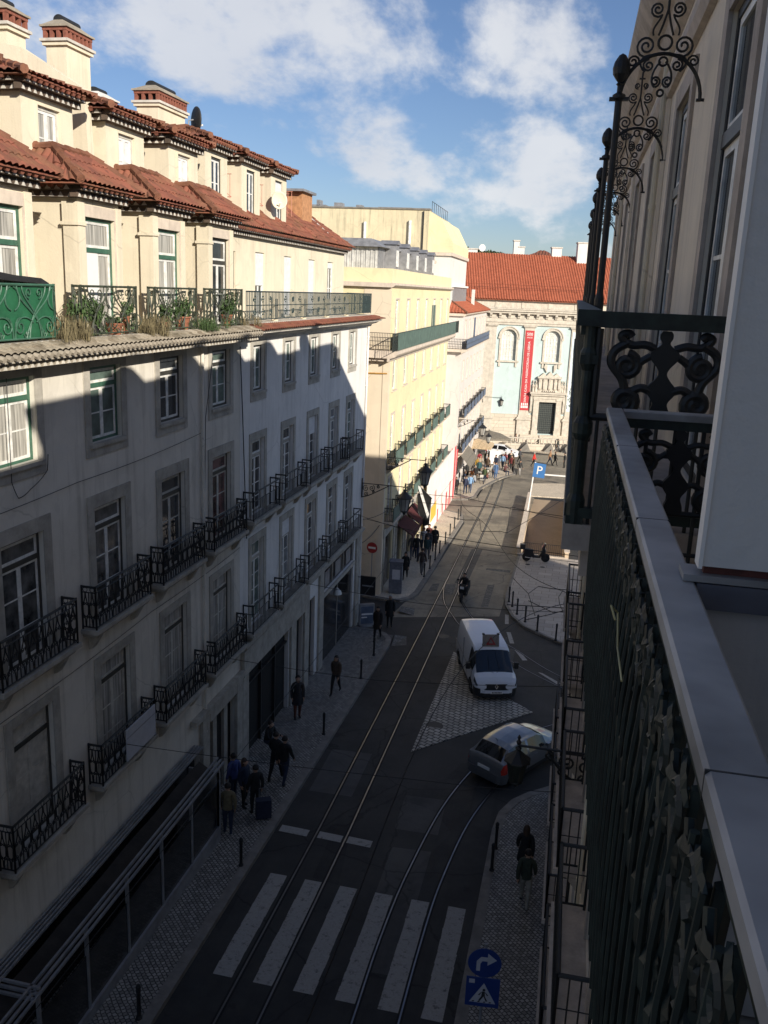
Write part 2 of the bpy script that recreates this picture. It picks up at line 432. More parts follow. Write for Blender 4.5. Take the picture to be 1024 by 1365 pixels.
def tile_slope(mb, e0, e1, t0, t1, pitch=.24, rows=None, amp=.034, m=0, sub=6):
    """half-round clay tiles laid from eave e0-e1 up to t0-t1 (straight columns, hips clipped)"""
    e0, e1, t0, t1 = map(Vector, (e0, e1, t0, t1))
    du = (e1 - e0); W = du.length; du = du / W
    a = (t0 - e0).dot(du); bq = (t1 - e0).dot(du)
    up0 = t0 - e0 - du * a; Hs = up0.length; upn = up0 / Hs
    nrm = du.cross(upn).normalized()
    if nrm.z < 0: nrm = -nrm
    rows = rows or max(2, int(Hs / .38))
    nc = max(2, int(W / pitch)) * sub
    vs = []; R = rows * 2
    for j in range(R):
        k = j // 2; v = (k / rows) if j % 2 == 0 else ((k + 1) / rows)
        lift = .026 if j % 2 == 0 else .0
        lo = a * v; hi = W + (bq - W) * v
        for i in range(nc + 1):
            u = min(max(W * i / nc, lo), hi)
            h = amp * abs(sin(pi * u / pitch)) * 1.6 + lift
            p = e0 + du * u + upn * (Hs * v) + nrm * h
            vs.append(tuple(p))
    n1 = nc + 1
    fs = []
    for j in range(R - 1):
        for i in range(nc):
            q = (j * n1 + i, j * n1 + i + 1, (j + 1) * n1 + i + 1, (j + 1) * n1 + i)
            p = [vs[t] for t in q]
            if (Vector(p[0]) - Vector(p[1])).length < 1e-5 and (Vector(p[2]) - Vector(p[3])).length < 1e-5: continue
            fs.append(q)
    mb.add(vs, fs, m)

def eave(mb, p0, p1, out, z, me=0, mw=1, drop=.26, noses=2, step=.20, deep=.34):
    """two rows of tile ends bedded in mortar under a clay roof edge, running p0-p1, projecting along out"""
    p0 = Vector((*p0, 0)); p1 = Vector((*p1, 0)); o = Vector((*out, 0)); L = (p1 - p0).length; d = (p1 - p0) / L
    def bx(a0, a1, b0, b1, z0, z1, m):
        q = [p0 + d * a0 + o * b0, p0 + d * a1 + o * b0, p0 + d * a1 + o * b1, p0 + d * a0 + o * b1]
        mb.hexa([(v.x, v.y, z0) for v in q], [(v.x, v.y, z1) for v in q], m)
    bx(0, L, 0, deep * .45, z - drop, z - drop * .52, me)
    bx(0, L, 0, deep * .80, z - drop * .50, z - .03, me)
    n = max(2, int(L / step)); w = L / n
    for i in range(n):
        c = (i + .5) * w
        for (zz, b, s) in ((z - drop * .98, deep * .45, .062), (z - drop * .46, deep * .80, .07)):
            q = p0 + d * c + o * (b + .004)
            mb.add([tuple(q - d * s + Vector((0, 0, zz))), tuple(q + d * s + Vector((0, 0, zz))), tuple(q + Vector((0, 0, zz + .10))),
                    tuple(q - d * s - o * .05 + Vector((0, 0, zz))), tuple(q + d * s - o * .05 + Vector((0, 0, zz))), tuple(q - o * .05 + Vector((0, 0, zz + .10)))],
                   [(0, 1, 2), (3, 5, 4), (0, 3, 4, 1), (1, 4, 5, 2), (2, 5, 3, 0)], mw)
        # rounded tile nose
        q = p0 + d * (i * w) + o * (deep * .8)
        mb.tube([tuple(q + Vector((0, 0, z - .02))), tuple(q + o * .10 + Vector((0, 0, z - .045)))], .060, 6, noses)
# ---------------------------------------------------------------- camera, light, sky
cam = bpy.data.cameras.new('camera'); cam_o = bpy.data.objects.new('camera', cam); COL.objects.link(cam_o)
_rx = Vector((0.973914573, 0.223250022, 0.040618118)); _ry = Vector((-0.092790167, 0.228469896, 0.969118925)); _rz = Vector((0.207075804, -0.947608007, 0.243225569))
cam_o.matrix_world = Matrix(((_rx.x, _ry.x, _rz.x, 0), (_rx.y, _ry.y, _rz.y, 0), (_rx.z, _ry.z, _rz.z, 16.5), (0, 0, 0, 1)))
cam.sensor_fit = 'VERTICAL'; cam.sensor_height = 36; cam.lens = 36 * 1180 / 1365.0
cam.clip_start = .05; cam.clip_end = 3000
SC.camera = cam_o

SUN_EL = radians(22.6); SX, SY = .752, -.660        # horizontal bearing of the sun
sun = bpy.data.lights.new('sun', 'SUN'); sun.energy = 5.0; sun.angle = radians(.5); sun.color = (1.0, .92, .79)
sun_o = bpy.data.objects.new('sun', sun); COL.objects.link(sun_o)
sd = Vector((SX * cos(SUN_EL), SY * cos(SUN_EL), sin(SUN_EL)))
sun_o.rotation_euler = sd.to_track_quat('Z', 'Y').to_euler(); sun_o.location = sd * 200

W = bpy.data.worlds.new('World'); SC.world = W; W.use_nodes = True
nt = W.node_tree; nt.nodes.clear()
wo = nt.nodes.new('ShaderNodeOutputWorld'); bg = nt.nodes.new('ShaderNodeBackground'); nt.links.new(bg.outputs[0], wo.inputs[0])
sk = nt.nodes.new('ShaderNodeTexSky'); sk.sky_type = 'NISHITA'; sk.sun_disc = False
sk.sun_elevation = SUN_EL; sk.sun_rotation = atan2(SX, SY); sk.air_density = 1.0; sk.dust_density = .35; sk.ozone_density = 3.0
bg.inputs['Strength'].default_value = .064
tc = nt.nodes.new('ShaderNodeTexCoord'); sp = nt.nodes.new('ShaderNodeSeparateXYZ'); nt.links.new(tc.outputs['Generated'], sp.inputs[0])
def wm(op, a, b):
    n = nt.nodes.new('ShaderNodeMath'); n.operation = op
    for i, v in enumerate((a, b)):
        if isinstance(v, (int, float)): n.inputs[i].default_value = v
        else: nt.links.new(v, n.inputs[i])
    return n.outputs[0]
zz = wm('ADD', wm('MAXIMUM', sp.outputs[2], 0.0), .42)
cx = nt.nodes.new('ShaderNodeCombineXYZ'); nt.links.new(wm('DIVIDE', sp.outputs[0], zz), cx.inputs[0]); nt.links.new(wm('DIVIDE', sp.outputs[1], zz), cx.inputs[1])
mp = nt.nodes.new('ShaderNodeMapping'); mp.inputs['Location'].default_value = (2.35, 1.3, .4); mp.inputs['Scale'].default_value = (1.0, .75, 1); nt.links.new(cx.outputs[0], mp.inputs[0])
n1 = nt.nodes.new('ShaderNodeTexNoise'); n1.inputs['Scale'].default_value = 4.2; n1.inputs['Detail'].default_value = 9; n1.inputs['Roughness'].default_value = .58; n1.inputs['Distortion'].default_value = .1
nt.links.new(mp.outputs[0], n1.inputs['Vector'])
CL = [((-.435, .877, .207), .080, .32), ((-.516, .821, .243), .08, .22), ((-.342, .909, .237), .075, .20), ((-.287, .937, .201), .07, .14), ((-.095, .967, .237), .065, .22), ((-.046, .966, .256), .06, .20), ((-.025, .989, .143), .085, .30), ((-.251, .963, .095), .06, .20), ((-.19, .967, .168), .09, .13), ((-.55, .80, .22), .10, .20), ((.35, .62, .70), .35, .34), ((-.3, .2, .93), .45, .34), ((-.85, .1, .5), .40, .34), ((.2, -.6, .75), .5, .30)]  # wide clouds overhead and behind are out of view, added to whiten ambient light
tot = None
for d_, th, w_ in CL:
    dn = Vector(d_).normalized(); dv = nt.nodes.new('ShaderNodeVectorMath'); dv.operation = 'DOT_PRODUCT'; nt.links.new(tc.outputs['Generated'], dv.inputs[0]); dv.inputs[1].default_value = dn
    e_ = wm('MULTIPLY', wm('POWER', 2.71828, wm('MULTIPLY', wm('SUBTRACT', dv.outputs['Value'], 1.0), 2 / th ** 2)), w_)
    tot = e_ if tot is None else wm('ADD', tot, e_)
r1 = nt.nodes.new('ShaderNodeMapRange'); r1.interpolation_type = 'SMOOTHSTEP'; r1.inputs[1].default_value = .72; r1.inputs[2].default_value = 1.06
nt.links.new(wm('ADD', wm('MULTIPLY', wm('SUBTRACT', n1.outputs[0], .5), 2.1), wm('ADD', tot, .5)), r1.inputs[0])
n2 = nt.nodes.new('ShaderNodeTexNoise'); n2.inputs['Scale'].default_value = 2.6; n2.inputs['Detail'].default_value = 5
nt.links.new(mp.outputs[0], n2.inputs['Vector'])
cm = nt.nodes.new('ShaderNodeMix'); cm.data_type = 'RGBA'; cm.inputs[6].default_value = (6.6, 7.0, 8.0, 1); cm.inputs[7].default_value = (11.5, 11.5, 11.4, 1)
nt.links.new(n2.outputs[0], cm.inputs[0])
mx = nt.nodes.new('ShaderNodeMix'); mx.data_type = 'RGBA'
nt.links.new(wm('MULTIPLY', r1.outputs[0], .85), mx.inputs[0]); tint = nt.nodes.new('ShaderNodeMix'); tint.data_type = 'RGBA'; tint.blend_type = 'MULTIPLY'; tint.inputs[0].default_value = 1.0; tint.inputs[7].default_value = (1.02, 1.04, 1.20, 1); nt.links.new(sk.outputs[0], tint.inputs[6]); nt.links.new(tint.outputs[2], mx.inputs[6]); nt.links.new(cm.outputs[2], mx.inputs[7])
nt.links.new(mx.outputs[2], bg.inputs['Color'])
SC.view_settings.view_transform = 'Standard'; SC.view_settings.look = 'None'; SC.view_settings.exposure = 0.40; SC.view_settings.gamma = 1
SC.cycles.max_bounces = 6; SC.cycles.diffuse_bounces = 4

# ---------------------------------------------------------------- ground and street
def structure(o): return tag(o, kind='structure')
RL = lambda y: -3.28 - .028 * (y - 61.0)        # pit edges of the car-park ramp
RR = lambda y: -.24 - .028 * (y - 61.0)
RY0, RY1 = 60.6, 82.0
g = MB()
rows = [-60, RY0, RY1, 140, 900]
for j in range(4):
    a, b = rows[j], rows[j + 1]
    za, zb = gz(min(a, 140)), gz(min(b, 140))
    cols = [(-600, -600), (RL(a) if j < 3 else -40, RL(b) if j < 2 else -40), (RR(a) if j < 3 else 40, RR(b) if j < 2 else 40), (600, 600)]
    for i in range(3):
        if j == 1 and i == 1: continue
        g.quad((cols[i][0], a, za), (cols[i + 1][0], a, za), (cols[i + 1][1], b, zb), (cols[i][1], b, zb))
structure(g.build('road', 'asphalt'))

def sheet(name, pts, mat, lift=.004, top=None):
    """flat patch following the street's fall; given thickness when top is set"""
    mb = MB()
    if top is None:
        mb.add([(x, y, gz(y) + lift) for x, y in pts], [tuple(range(len(pts)))])
    else:
        n = len(pts)
        mb.add([(x, y, gz(y) - .05) for x, y in pts] + [(x, y, gz(y) + top) for x, y in pts],
               [tuple(range(n, 2 * n))] + [(i, (i + 1) % n, n + (i + 1) % n, n + i) for i in range(n)])
    return structure(mb.build(name, mat))

def kerb(name, line, w=.28, h=.145, mat='kerb', side=1):
    """kerb stones laid along a line; side=+1 puts the stones left of the walking direction"""
    mb = MB()
    P = [Vector((x, y, 0)) for x, y in line]
    N = []
    for i in range(len(P)):
        t = (P[min(i + 1, len(P) - 1)] - P[max(i - 1, 0)]).normalized()
        N.append(Vector((-t.y, t.x, 0)) * side)
    for i in range(len(P) - 1):
        L = (P[i + 1] - P[i]).length; k = max(1, round(L / 1.1))
        for s in range(k):
            t0, t1 = s / k, (s + 1) / k - .006 / max(L, .1)
            a, b = P[i].lerp(P[i + 1], t0), P[i].lerp(P[i + 1], t1)
            na, nb = N[i].lerp(N[i + 1], t0), N[i].lerp(N[i + 1], t1)
            q = [a, b, b + nb * w, a + na * w]
            if side < 0: q = q[::-1]
            mb.hexa([(p.x, p.y, gz(p.y) - .05) for p in q], [(p.x, p.y, gz(p.y) + h + random.uniform(-.004, .004)) for p in q])
    return structure(mb.build(name, mat))

XL = -10.65
LK = [(-8.2, -6), (-8.2, 23.7), (-8.2, 40.0), (-8.3, 41.0), (-8.75, 41.7), (-9.4, 42.0), (-14, 42.6)]
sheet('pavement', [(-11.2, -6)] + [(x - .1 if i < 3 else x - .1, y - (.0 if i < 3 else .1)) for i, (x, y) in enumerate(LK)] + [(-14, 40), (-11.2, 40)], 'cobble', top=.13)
kerb('kerb', LK, side=1)
YK = [(-14, 47.7), (-9.9, 47.1), (-9.15, 47.25), (-8.6, 48.0), (-8.43, 49.2), (-8.43, 55.0), (-8.55, 62.3), (-8.55, 69.5), (-8.95, 72.0), (-10.3, 72.9), (-14, 73.2)]
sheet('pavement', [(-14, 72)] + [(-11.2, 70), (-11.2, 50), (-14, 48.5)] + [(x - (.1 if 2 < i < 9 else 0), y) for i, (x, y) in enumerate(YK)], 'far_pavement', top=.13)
kerb('kerb', YK, side=1)
FK = [(-14, 77.6), (-10.7, 77.8), (-9.4, 78.6), (-8.8, 80.2), (-8.8, 84.5), (-8.0, 89.0), (-7.4, 91.6), (-6.3, 94.6), (-6.9, 98.5), (-9, 104), (-16, 106)]
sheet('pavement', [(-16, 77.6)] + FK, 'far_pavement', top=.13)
kerb('kerb', FK, side=1)
RK = [(-1.56, -6), (-1.56, 22.2), (-1.56, 25.3), (-1.45, 26.4), (-1.1, 27.3), (-.6, 27.95), (.1, 28.6), (1.2, 29.3), (9, 29.9)]
sheet('pavement', [(x + .1, y - (.1 if i > 4 else 0)) for i, (x, y) in enumerate(RK)] + [(9, 26), (1.2, 26), (1.2, -6)], 'cobble', top=.13)
kerb('kerb', RK, side=-1)
PK = [(9, 42.4), (1.5, 42.9), (.1, 43.4), (-.7, 44.1), (-1.95, 45.3), (-2.75, 46.8), (-3.25, 48.6), (-3.42, 50.5), (-3.42, 60.55)]
sheet('plaza', PK + [(9, 60.55)], 'plaza', top=.12)
kerb('kerb', PK, w=.16, h=.128, side=-1)
sheet('traffic_island', [(-5.08, 29.8), (-.84, 34.8), (-2.0, 35.9), (-5.05, 40.6)], 'setts', top=.03)
sheet('square_paving', [(-4.1, 83), (-.4, 83.5), (6, 84), (6, 93), (-.5, 91.6), (-4.2, 89.8)], 'far_pavement', top=.10)
sheet('church_pavement', [(-20, 109.5), (-7.9, 114.2), (-.9, 111.6), (12, 114), (12, 122), (-20, 122)], 'far_pavement', top=.12)

mk = MB()
for i in range(6):
    x = -7.57 + i * 1.045; dx = random.uniform(-.02, .02)
    w_ = .50
    n = 9
    for k in range(n):      # ragged-ended stripe in short lengths so that it follows the fall
        y0, y1 = 17.1 + 4.2 * k / n, 17.1 + 4.2 * (k + 1) / n
        j = [random.uniform(-.012, .012) for _ in range(4)]
        mk.quad((x + j[0], y0, gz(y0) + .006), (x + w_ + j[1], y0, gz(y0) + .006), (x + w_ + j[2], y1, gz(y1) + .006), (x + j[3], y1, gz(y1) + .006))
structure(mk.build('crosswalk_marking', 'paint'))
mk = MB()
for a, b in ((-8.08, -7.15), (-6.9, -6.05), (-5.95, -5.1)):
    mk.quad((a, 23.4, gz(23.4) + .006), (b, 23.36, gz(23.36) + .006), (b, 23.72, gz(23.72) + .006), (a, 23.76, gz(23.76) + .006))
structure(mk.build('stop_line_marking', 'paint'))
mk = MB()
for p in (((-3.13, 47.25), (-2.93, 47.25), (-2.80, 45.7), (-3.0, 45.66)), ((-2.80, 44.4), (-2.58, 44.4), (-2.26, 42.8), (-2.48, 42.75)),
          ((-2.17, 41.9), (-1.95, 41.9), (-1.45, 40.7), (-1.68, 40.6)), ((-.87, 39.35), (-.66, 39.3), (.22, 38.35), (.05, 38.2)), ((.6, 37.6), (.8, 37.6), (1.6, 36.7), (1.4, 36.6))):
    mk.add([(x, y, gz(y) + .006) for x, y in p], [(0, 1, 2, 3)])
structure(mk.build('lane_marking', 'paint'))
mk = MB()
for p in (((-8.15, 40.3), (-7.46, 40.69), (-7.7, 41.89), (-8.25, 41.6)), ((-9.0, 40.7), (-8.25, 40.3), (-8.3, 41.5), (-9.1, 41.6)), ((-8.86, 45.31), (-7.97, 45.21), (-8.13, 46.44), (-8.86, 46.2)),
          ((-7.2, 49.6), (-6.5, 49.75), (-6.6, 52.0), (-7.2, 51.8)), ((-5.2, 56.0), (-3.6, 55.9), (-3.6, 56.5), (-5.2, 56.4)), ((-4.6, 48.0), (-4.2, 48.2), (-4.3, 52.8), (-4.7, 52.6)), ((-8.0, 50.0), (-7.5, 50.1), (-7.6, 51.8), (-8.0, 51.5))):
    mk.add([(x, y, gz(y) + (.006 if x > -8.2 else .14)) for x, y in p], [(0, 1, 2, 3)])
structure(mk.build('faded_road_marking', 'paint_old'))
mk = MB()
for x0, y0, w_, h_ in ((-6.72, 52.2, .75, 9.0), (-7.9, 26.0, 1.5, 3.2), (-4.6, 24.6, 1.4, 2.2), (-4.4, 18.2, 1.2, 5.5), (-3.4, 39.0, 1.3, 3.0)):
    mk.add([(x0, y0, gz(y0) + .004), (x0 + w_, y0 + .05, gz(y0 + .05) + .004), (x0 + w_ - .05, y0 + h_, gz(y0 + h_) + .004), (x0 - .06, y0 + h_ - .1, gz(y0 + h_ - .1) + .004)], [(0, 1, 2, 3)])
structure(mk.build('road_patch', asphalt('asphalt_patch', .060)))

sheet('far_road_sheet', [(-9.2, 44.5), (-3.42, 46.8), (-3.42, 60.5), (-3.6, 82.6), (-4.1, 83), (-4.1, 90), (8, 93), (14, 110), (-9, 112), (-16, 107), (-6.4, 99), (-6.2, 95), (-8.7, 86), (-8.7, 80), (-11, 77.6), (-14, 77.4), (-14, 73.2), (-10.3, 72.9), (-8.9, 72), (-8.4, 69), (-8.4, 49), (-8.9, 47.4)], 'sunlit_road', .002)
def resample(line, step=1.2):
    o = []
    for i in range(len(line) - 1):
        (a, b), (c, d) = line[i], line[i + 1]; n = max(1, int(hypot(c - a, d - b) / step))
        o += [(a + (c - a) * k / n, b + (d - b) * k / n) for k in range(n)]
    return o + [line[-1]]
def smooth_line(P, n=6):
    o = []
    for i in range(len(P) - 1):
        p0 = P[max(i - 1, 0)]; p1 = P[i]; p2 = P[i + 1]; p3 = P[min(i + 2, len(P) - 1)]
        for k in range(n):
            t = k / n
            o.append(tuple(.5 * (2 * b + (c - a) * t + (2 * a - 5 * b + 4 * c - d) * t * t + (3 * b - a - 3 * c + d) * t ** 3) for a, b, c, d in zip(p0, p1, p2, p3)))
    return o + [P[-1]]
def ribbon(mb, line, w, lift, off=0.0):
    P = [Vector((x, y, 0)) for x, y in line]; L = []
    for i in range(len(P)):
        t = (P[min(i + 1, len(P) - 1)] - P[max(i - 1, 0)]).normalized(); n = Vector((-t.y, t.x, 0))
        for s in (-.5, .5):
            q = P[i] + n * (off + s * w); L.append((q.x, q.y, gz(q.y) + lift))
    mb.add(L, [(2 * i + 1, 2 * i, 2 * i + 2, 2 * i + 3) for i in range(len(P) - 1)])
MAIN = [(-6.9, -10), (-6.9, 24), (-7.15, 44), (-7.66, 74), (-8.0, 86), (-8.6, 97)]
for i_, off in enumerate((0, -.95)):
    mr, mg = MB(), MB()
    ln = resample(MAIN, 2)
    ribbon(mg, ln, .15, .007, off); ribbon(mr, ln, .045, .012, off)
    structure(mg.build('rail_groove', 'rail_gap')); structure(mr.build('tram_rail', 'steel'))
BR = [[(-3.86, -6), (-3.86, 14), (-3.88, 19.5), (-3.7, 23.0), (-3.2, 27.0), (-2.2, 30.5), (-.6, 33.2), (2, 35.5), (6, 37.2)],
      [(-2.82, -6), (-2.82, 14), (-2.82, 19.5), (-2.70, 22.6), (-2.24, 26.2), (-1.2, 29.6), (.3, 32), (2.6, 34.2), (6.4, 35.8)],
      [(-7.28, 53.5), (-7.2, 51.0), (-6.74, 48.2), (-5.95, 46.09), (-5.15, 44.3), (-3.5, 42.0), (-1.2, 39.2), (2.0, 36.6), (6, 34.5)],
      [(-6.62, 55.5), (-6.55, 53.0), (-6.16, 50.05), (-5.29, 47.22), (-4.27, 44.85), (-3.32, 43.32), (-2.14, 42.0), (-.05, 39.4), (3.0, 37.2), (6.6, 35.4)]]
for ln in BR:
    ln = smooth_line(ln, 6); mr, mg = MB(), MB()
    ribbon(mg, ln, .14, .0075); ribbon(mr, ln, .04, .0125)
    structure(mg.build('rail_groove', 'rail_gap')); structure(mr.build('tram_rail', 'steel'))
mk = MB()
for x, y, r in ((-4.6, 32.2, .36), (-2.6, 58.0, .17), (-1.6, 57.7, .17), (-5.9, 42.6, .3)):
    z = gz(y) + (.034 if y < 40 else (.125 if x > -3 else .009))
    mk.add([(x + r * cos(a * pi / 8), y + r * sin(a * pi / 8), z) for a in range(16)], [tuple(range(16))])
structure(mk.build('manhole_cover', 'plastic'))

# car-park ramp going down towards the viewer
rp = MB()
zr = lambda y: gz(RY1) - 2.9 * (RY1 - y) / (RY1 - RY0)
rp.quad((RL(RY0), RY0, zr(RY0)), (RR(RY0), RY0, zr(RY0)), (RR(RY1), RY1, zr(RY1)), (RL(RY1), RY1, zr(RY1)))
structure(rp.build('ramp_floor', 'ramp'))
def lowwall(name, label, pts, w, top, bottom, mat, mbx=None):
    mb = MB()
    for (xa, ya), (xb, yb) in zip(pts[:-1], pts[1:]):
        t = Vector((xb - xa, yb - ya, 0)).normalized(); n = Vector((-t.y, t.x, 0)) * w / 2
        q = [(xa + n.x, ya + n.y), (xb + n.x, yb + n.y), (xb - n.x, yb - n.y), (xa - n.x, ya - n.y)][::-1]
        mb.hexa([(x, y, bottom(y)) for x, y in q], [(x, y, top(y)) for x, y in q])
        c = [(xa + n.x * 1.5, ya + n.y * 1.5), (xb + n.x * 1.5, yb + n.y * 1.5), (xb - n.x * 1.5, yb - n.y * 1.5), (xa - n.x * 1.5, ya - n.y * 1.5)][::-1]
        mb.hexa([(x, y, top(y) + .002) for x, y in c], [(x, y, top(y) + .07) for x, y in c], 1)
    return tag(mb.build(name, [mat, 'pale_cap']), label, 'wall')
M['pale_cap'] = M['pale_stone']
lowwall('ramp_wall', 'low rendered wall with pale coping between the road and the car-park ramp', [(RL(RY0) - .14, RY0), (RL(RY1) - .14, RY1)], .26, lambda y: gz(y) + .55, lambda y: zr(y) - .1, 'rampwall')
lowwall('ramp_wall', 'low rendered wall with pale coping on the plaza side of the ramp', [(RR(RY0) + .14, RY0), (RR(RY1) + .14, RY1)], .26, lambda y: gz(y) + .55, lambda y: zr(y) - .1, 'rampwall')
lowwall('ramp_wall', 'short end wall closing the ramp behind the parked motorbike', [(RL(RY0) - .25, RY0 - .02), (RR(RY0) + .25, RY0 - .02)], .22, lambda y: gz(y) + .12, lambda y: zr(y) - .1, 'rampwall')
fr = MB()
for i in range(22):
    x = RL(RY0) + .15 + i * .133; fr.tube([(x, RY0, gz(RY0) + .2), (x, RY0, gz(RY0) + 1.0)], .012, 5)
for z in (.28, 1.0): fr.tube([(RL(RY0), RY0, gz(RY0) + z), (RR(RY0), RY0, gz(RY0) + z)], .02, 6)
tag(fr.build('ramp_railing', 'iron'), 'black bar railing along the top of the ramp end wall', 'railing')
bar = MB(); bar.box(-4.0, -.6, 90.7, 90.85, gz(90.8) + .9, gz(90.8) + 1.02); bar.box(-.75, -.35, 90.6, 91.0, gz(90.8), gz(90.8) + 1.1)
tag(bar.build('barrier_arm', 'letter'), 'white horizontal barrier arm across the car park entry', 'barrier')
# ---------------------------------------------------------------- facade parts (x outward, y along the wall, z up)
_cache = {}
def window(parent, y, z, w, h, transom=.24, outer='green', inner='white', pane='glass', sur=(.24, .26, .30), surm='grey_stone', rec=.17, bars=1, leaf=2, x=0.0, panel=0.0, blind=0.0, sill=False):
    """recessed casement window with surround; copies share meshes"""
    key = (round(w, 2), round(h, 2), transom, outer, inner, pane, sur, surm, rec, bars, leaf, panel, blind, sill)
    if key not in _cache:
        mb = MB(); X0, X1 = -rec + .005, -rec + .07
        t = .075
        # outer frame
        mb.box(X0, X1, -w / 2 + .002, -w / 2 + t, .002, h - .002, 0); mb.box(X0, X1, w / 2 - t, w / 2 - .002, .002, h - .002, 0)
        mb.box(X0, X1, -w / 2 + t, w / 2 - t, h - t, h - .002, 0); mb.box(X0, X1, -w / 2 + t, w / 2 - t, .002, .06, 0)
        zt = h * (1 - transom) if transom else h - t
        if transom: mb.box(X0, X1 + .015, -w / 2 + t, w / 2 - t, zt - .05, zt + .05, 0)
        Xa, Xb = X0 + .012, X1 - .014; s = .06
        def sash(a, b, c, d, nb):
            mb.box(Xa, Xb, a, a + s, c, d, 1); mb.box(Xa, Xb, b - s, b, c, d, 1); mb.box(Xa, Xb, a + s, b - s, c, c + s, 1); mb.box(Xa, Xb, a + s, b - s, d - s, d, 1)
            for k in range(nb):
                q = c + (d - c) * (k + 1) / (nb + 1); mb.box(Xa + .006, Xb - .006, a + s, b - s, q - .015, q + .015, 1)
            if panel: mb.box(Xa, Xb - .012, a + s, b - s, c + s, c + (d - c) * panel, 1)
        if transom: sash(-w / 2 + t, w / 2 - t, zt + .05, h - t, 0)
        lw = (w - 2 * t) / leaf; top = zt - .05 if transom else h - t
        for k in range(leaf): sash(-w / 2 + t + k * lw + .002, -w / 2 + t + (k + 1) * lw - .002, .06, top, bars)
        if blind: mb.box(X1 + .002, X1 + .022, -w / 2 + t, w / 2 - t, h * (1 - blind), h - t - .002, 3)
        a, b, c = sur
        if a:
            p = .035
            mb.box(.002, p, -w / 2 - a, -w / 2, -c, h + b, 2); mb.box(.002, p, w / 2, w / 2 + a, -c, h + b, 2); mb.box(.002, p - .002, -w / 2, w / 2, h, h + b, 2)
            if c: mb.box(.002, p - .002, -w / 2, w / 2, -c, 0, 2)
        if sill: mb.box(-.02, .10, -w / 2 - .10, w / 2 + .10, -.09, -.005, 2)
        o = mb.build('window', [outer, inner, surm, 'blind'])
        pm = MB(); pm.box(Xa + .012, Xa + .022, -w / 2 + t * .5, w / 2 - t * .5, .03, h - t * .5)
        q = pm.build('pane', pane, o)
        o.parent = parent; o.location = (x, y, z); _cache[key] = o
        return o
    return dup(_cache[key], parent, (x, y, z))

def rail_ornate(w, d, h, style, z0=0.0):
    """iron railing round a balcony w wide, d deep"""
    mb = MB()
    def run(P, Q, ends=True):
        P = Vector(P); Q = Vector(Q); L = (Q - P).length; u = (Q - P) / L
        def pt(a, b): q = P + u * a; return (q.x, q.y, z0 + b)
        mb.tube([pt(0, h), pt(L, h)], .028, 6); mb.tube([pt(0, .06), pt(L, .06)], .018, 5)
        for a in (0, L): mb.tube([pt(a, 0), pt(a, h + .03)], .022, 6)
        if style == 'scroll':
            mb.tube([pt(0, h - .13), pt(L, h - .13)], .014, 5)
            n = max(2, round(L / .30)); c = L / n
            for i in range(n):
                m = (i + .5) * c
                for s in (-1, 1):
                    mb.tube([pt(m + s * x * c, zz_) for x, zz_ in ((.04, .06), (.10, .25), (.36, .38), (.40, .55), (.20, .68), (.06, .78), (.02, h - .13))], .013, 5)
                    mb.tube([pt(m + s * a, b) for a, b in spiral(c * .24, .30, c * .20, .02, pi / 2, 1.2, 10)], .011, 4)
                    mb.tube([pt(m + s * a, b) for a, b in spiral(c * .22, .62, c * .18, .02, -pi / 2, -1.2, 10)], .011, 4)
                mb.tube([pt(i * c, .06), pt(i * c, h - .13)], .012, 5)
                mb.tube([pt(m + a, b) for a, b in arc(0, h - .065, .055, 0, 2 * pi, 10)], .008, 4)
        elif style == 'bars':
            mb.tube([pt(0, h - .30), pt(L, h - .30)], .015, 5)
            n = max(2, round(L / .135))
            for i in range(1, n): mb.tube([pt(L * i / n, .06), pt(L * i / n, h - .30)], .011, 5)
            for i in range(0, n + 1, 4): mb.tube([pt(L * i / n, h - .30), pt(L * i / n, h)], .013, 5)
        elif style == 'plain':
            n = max(2, round(L / .115))
            for i in range(1, n): mb.tube([pt(L * i / n, .06), pt(L * i / n, h)], .010, 4)
            mb.tube([pt(0, h * .55), pt(L, h * .55)], .010, 4)
        elif style == 'nouveau':
            n = max(1, round(L / 1.45)); c = L / n
            for i in range(n):
                x0 = i * c
                for s in (0, 1):
                    f = (lambda a, b, s=s, x0=x0: pt(x0 + (c - a * c if s else a * c), b * h))
                    mb.tube([f(*p) for p in bez((.10, .98), (.15, .60), (.55, .62), (.72, .06), 14)], .017, 5)
                    mb.tube([f(*p) for p in bez((.22, .98), (.22, .70), (.62, .60), (.64, .06), 14)], .014, 5)
                    mb.tube([f(*p) for p in bez((.02, .06), (.02, .50), (.30, .50), (.46, .34), 12)], .015, 5)
                    mb.tube([f(*p) for p in bez((.04, .96), (.20, .90), (.20, .62), (.04, .56), 10)], .015, 5)
                    mb.tube([f(a / c, b / h) for a, b in spiral(.15 * c, .27 * h, .17, .03, pi / 2, 1.35, 16)], .014, 5)
                    mb.tube([f(a / c, b / h) for a, b in spiral(.38 * c, .86 * h, .11, .02, -pi / 2, -1.3, 14)], .012, 5)
                    mb.tube([f(a / c, b / h) for a, b in spiral(.30 * c, .14 * h, .10, .02, pi, 1.3, 12)], .011, 5)
    if d > .1:
        run((.02, -w / 2 + .03, 0), (d, -w / 2 + .03, 0)); run((.02, w / 2 - .03, 0), (d, w / 2 - .03, 0))
    run((d, -w / 2 + .03, 0), (d, w / 2 - .03, 0))
    return mb

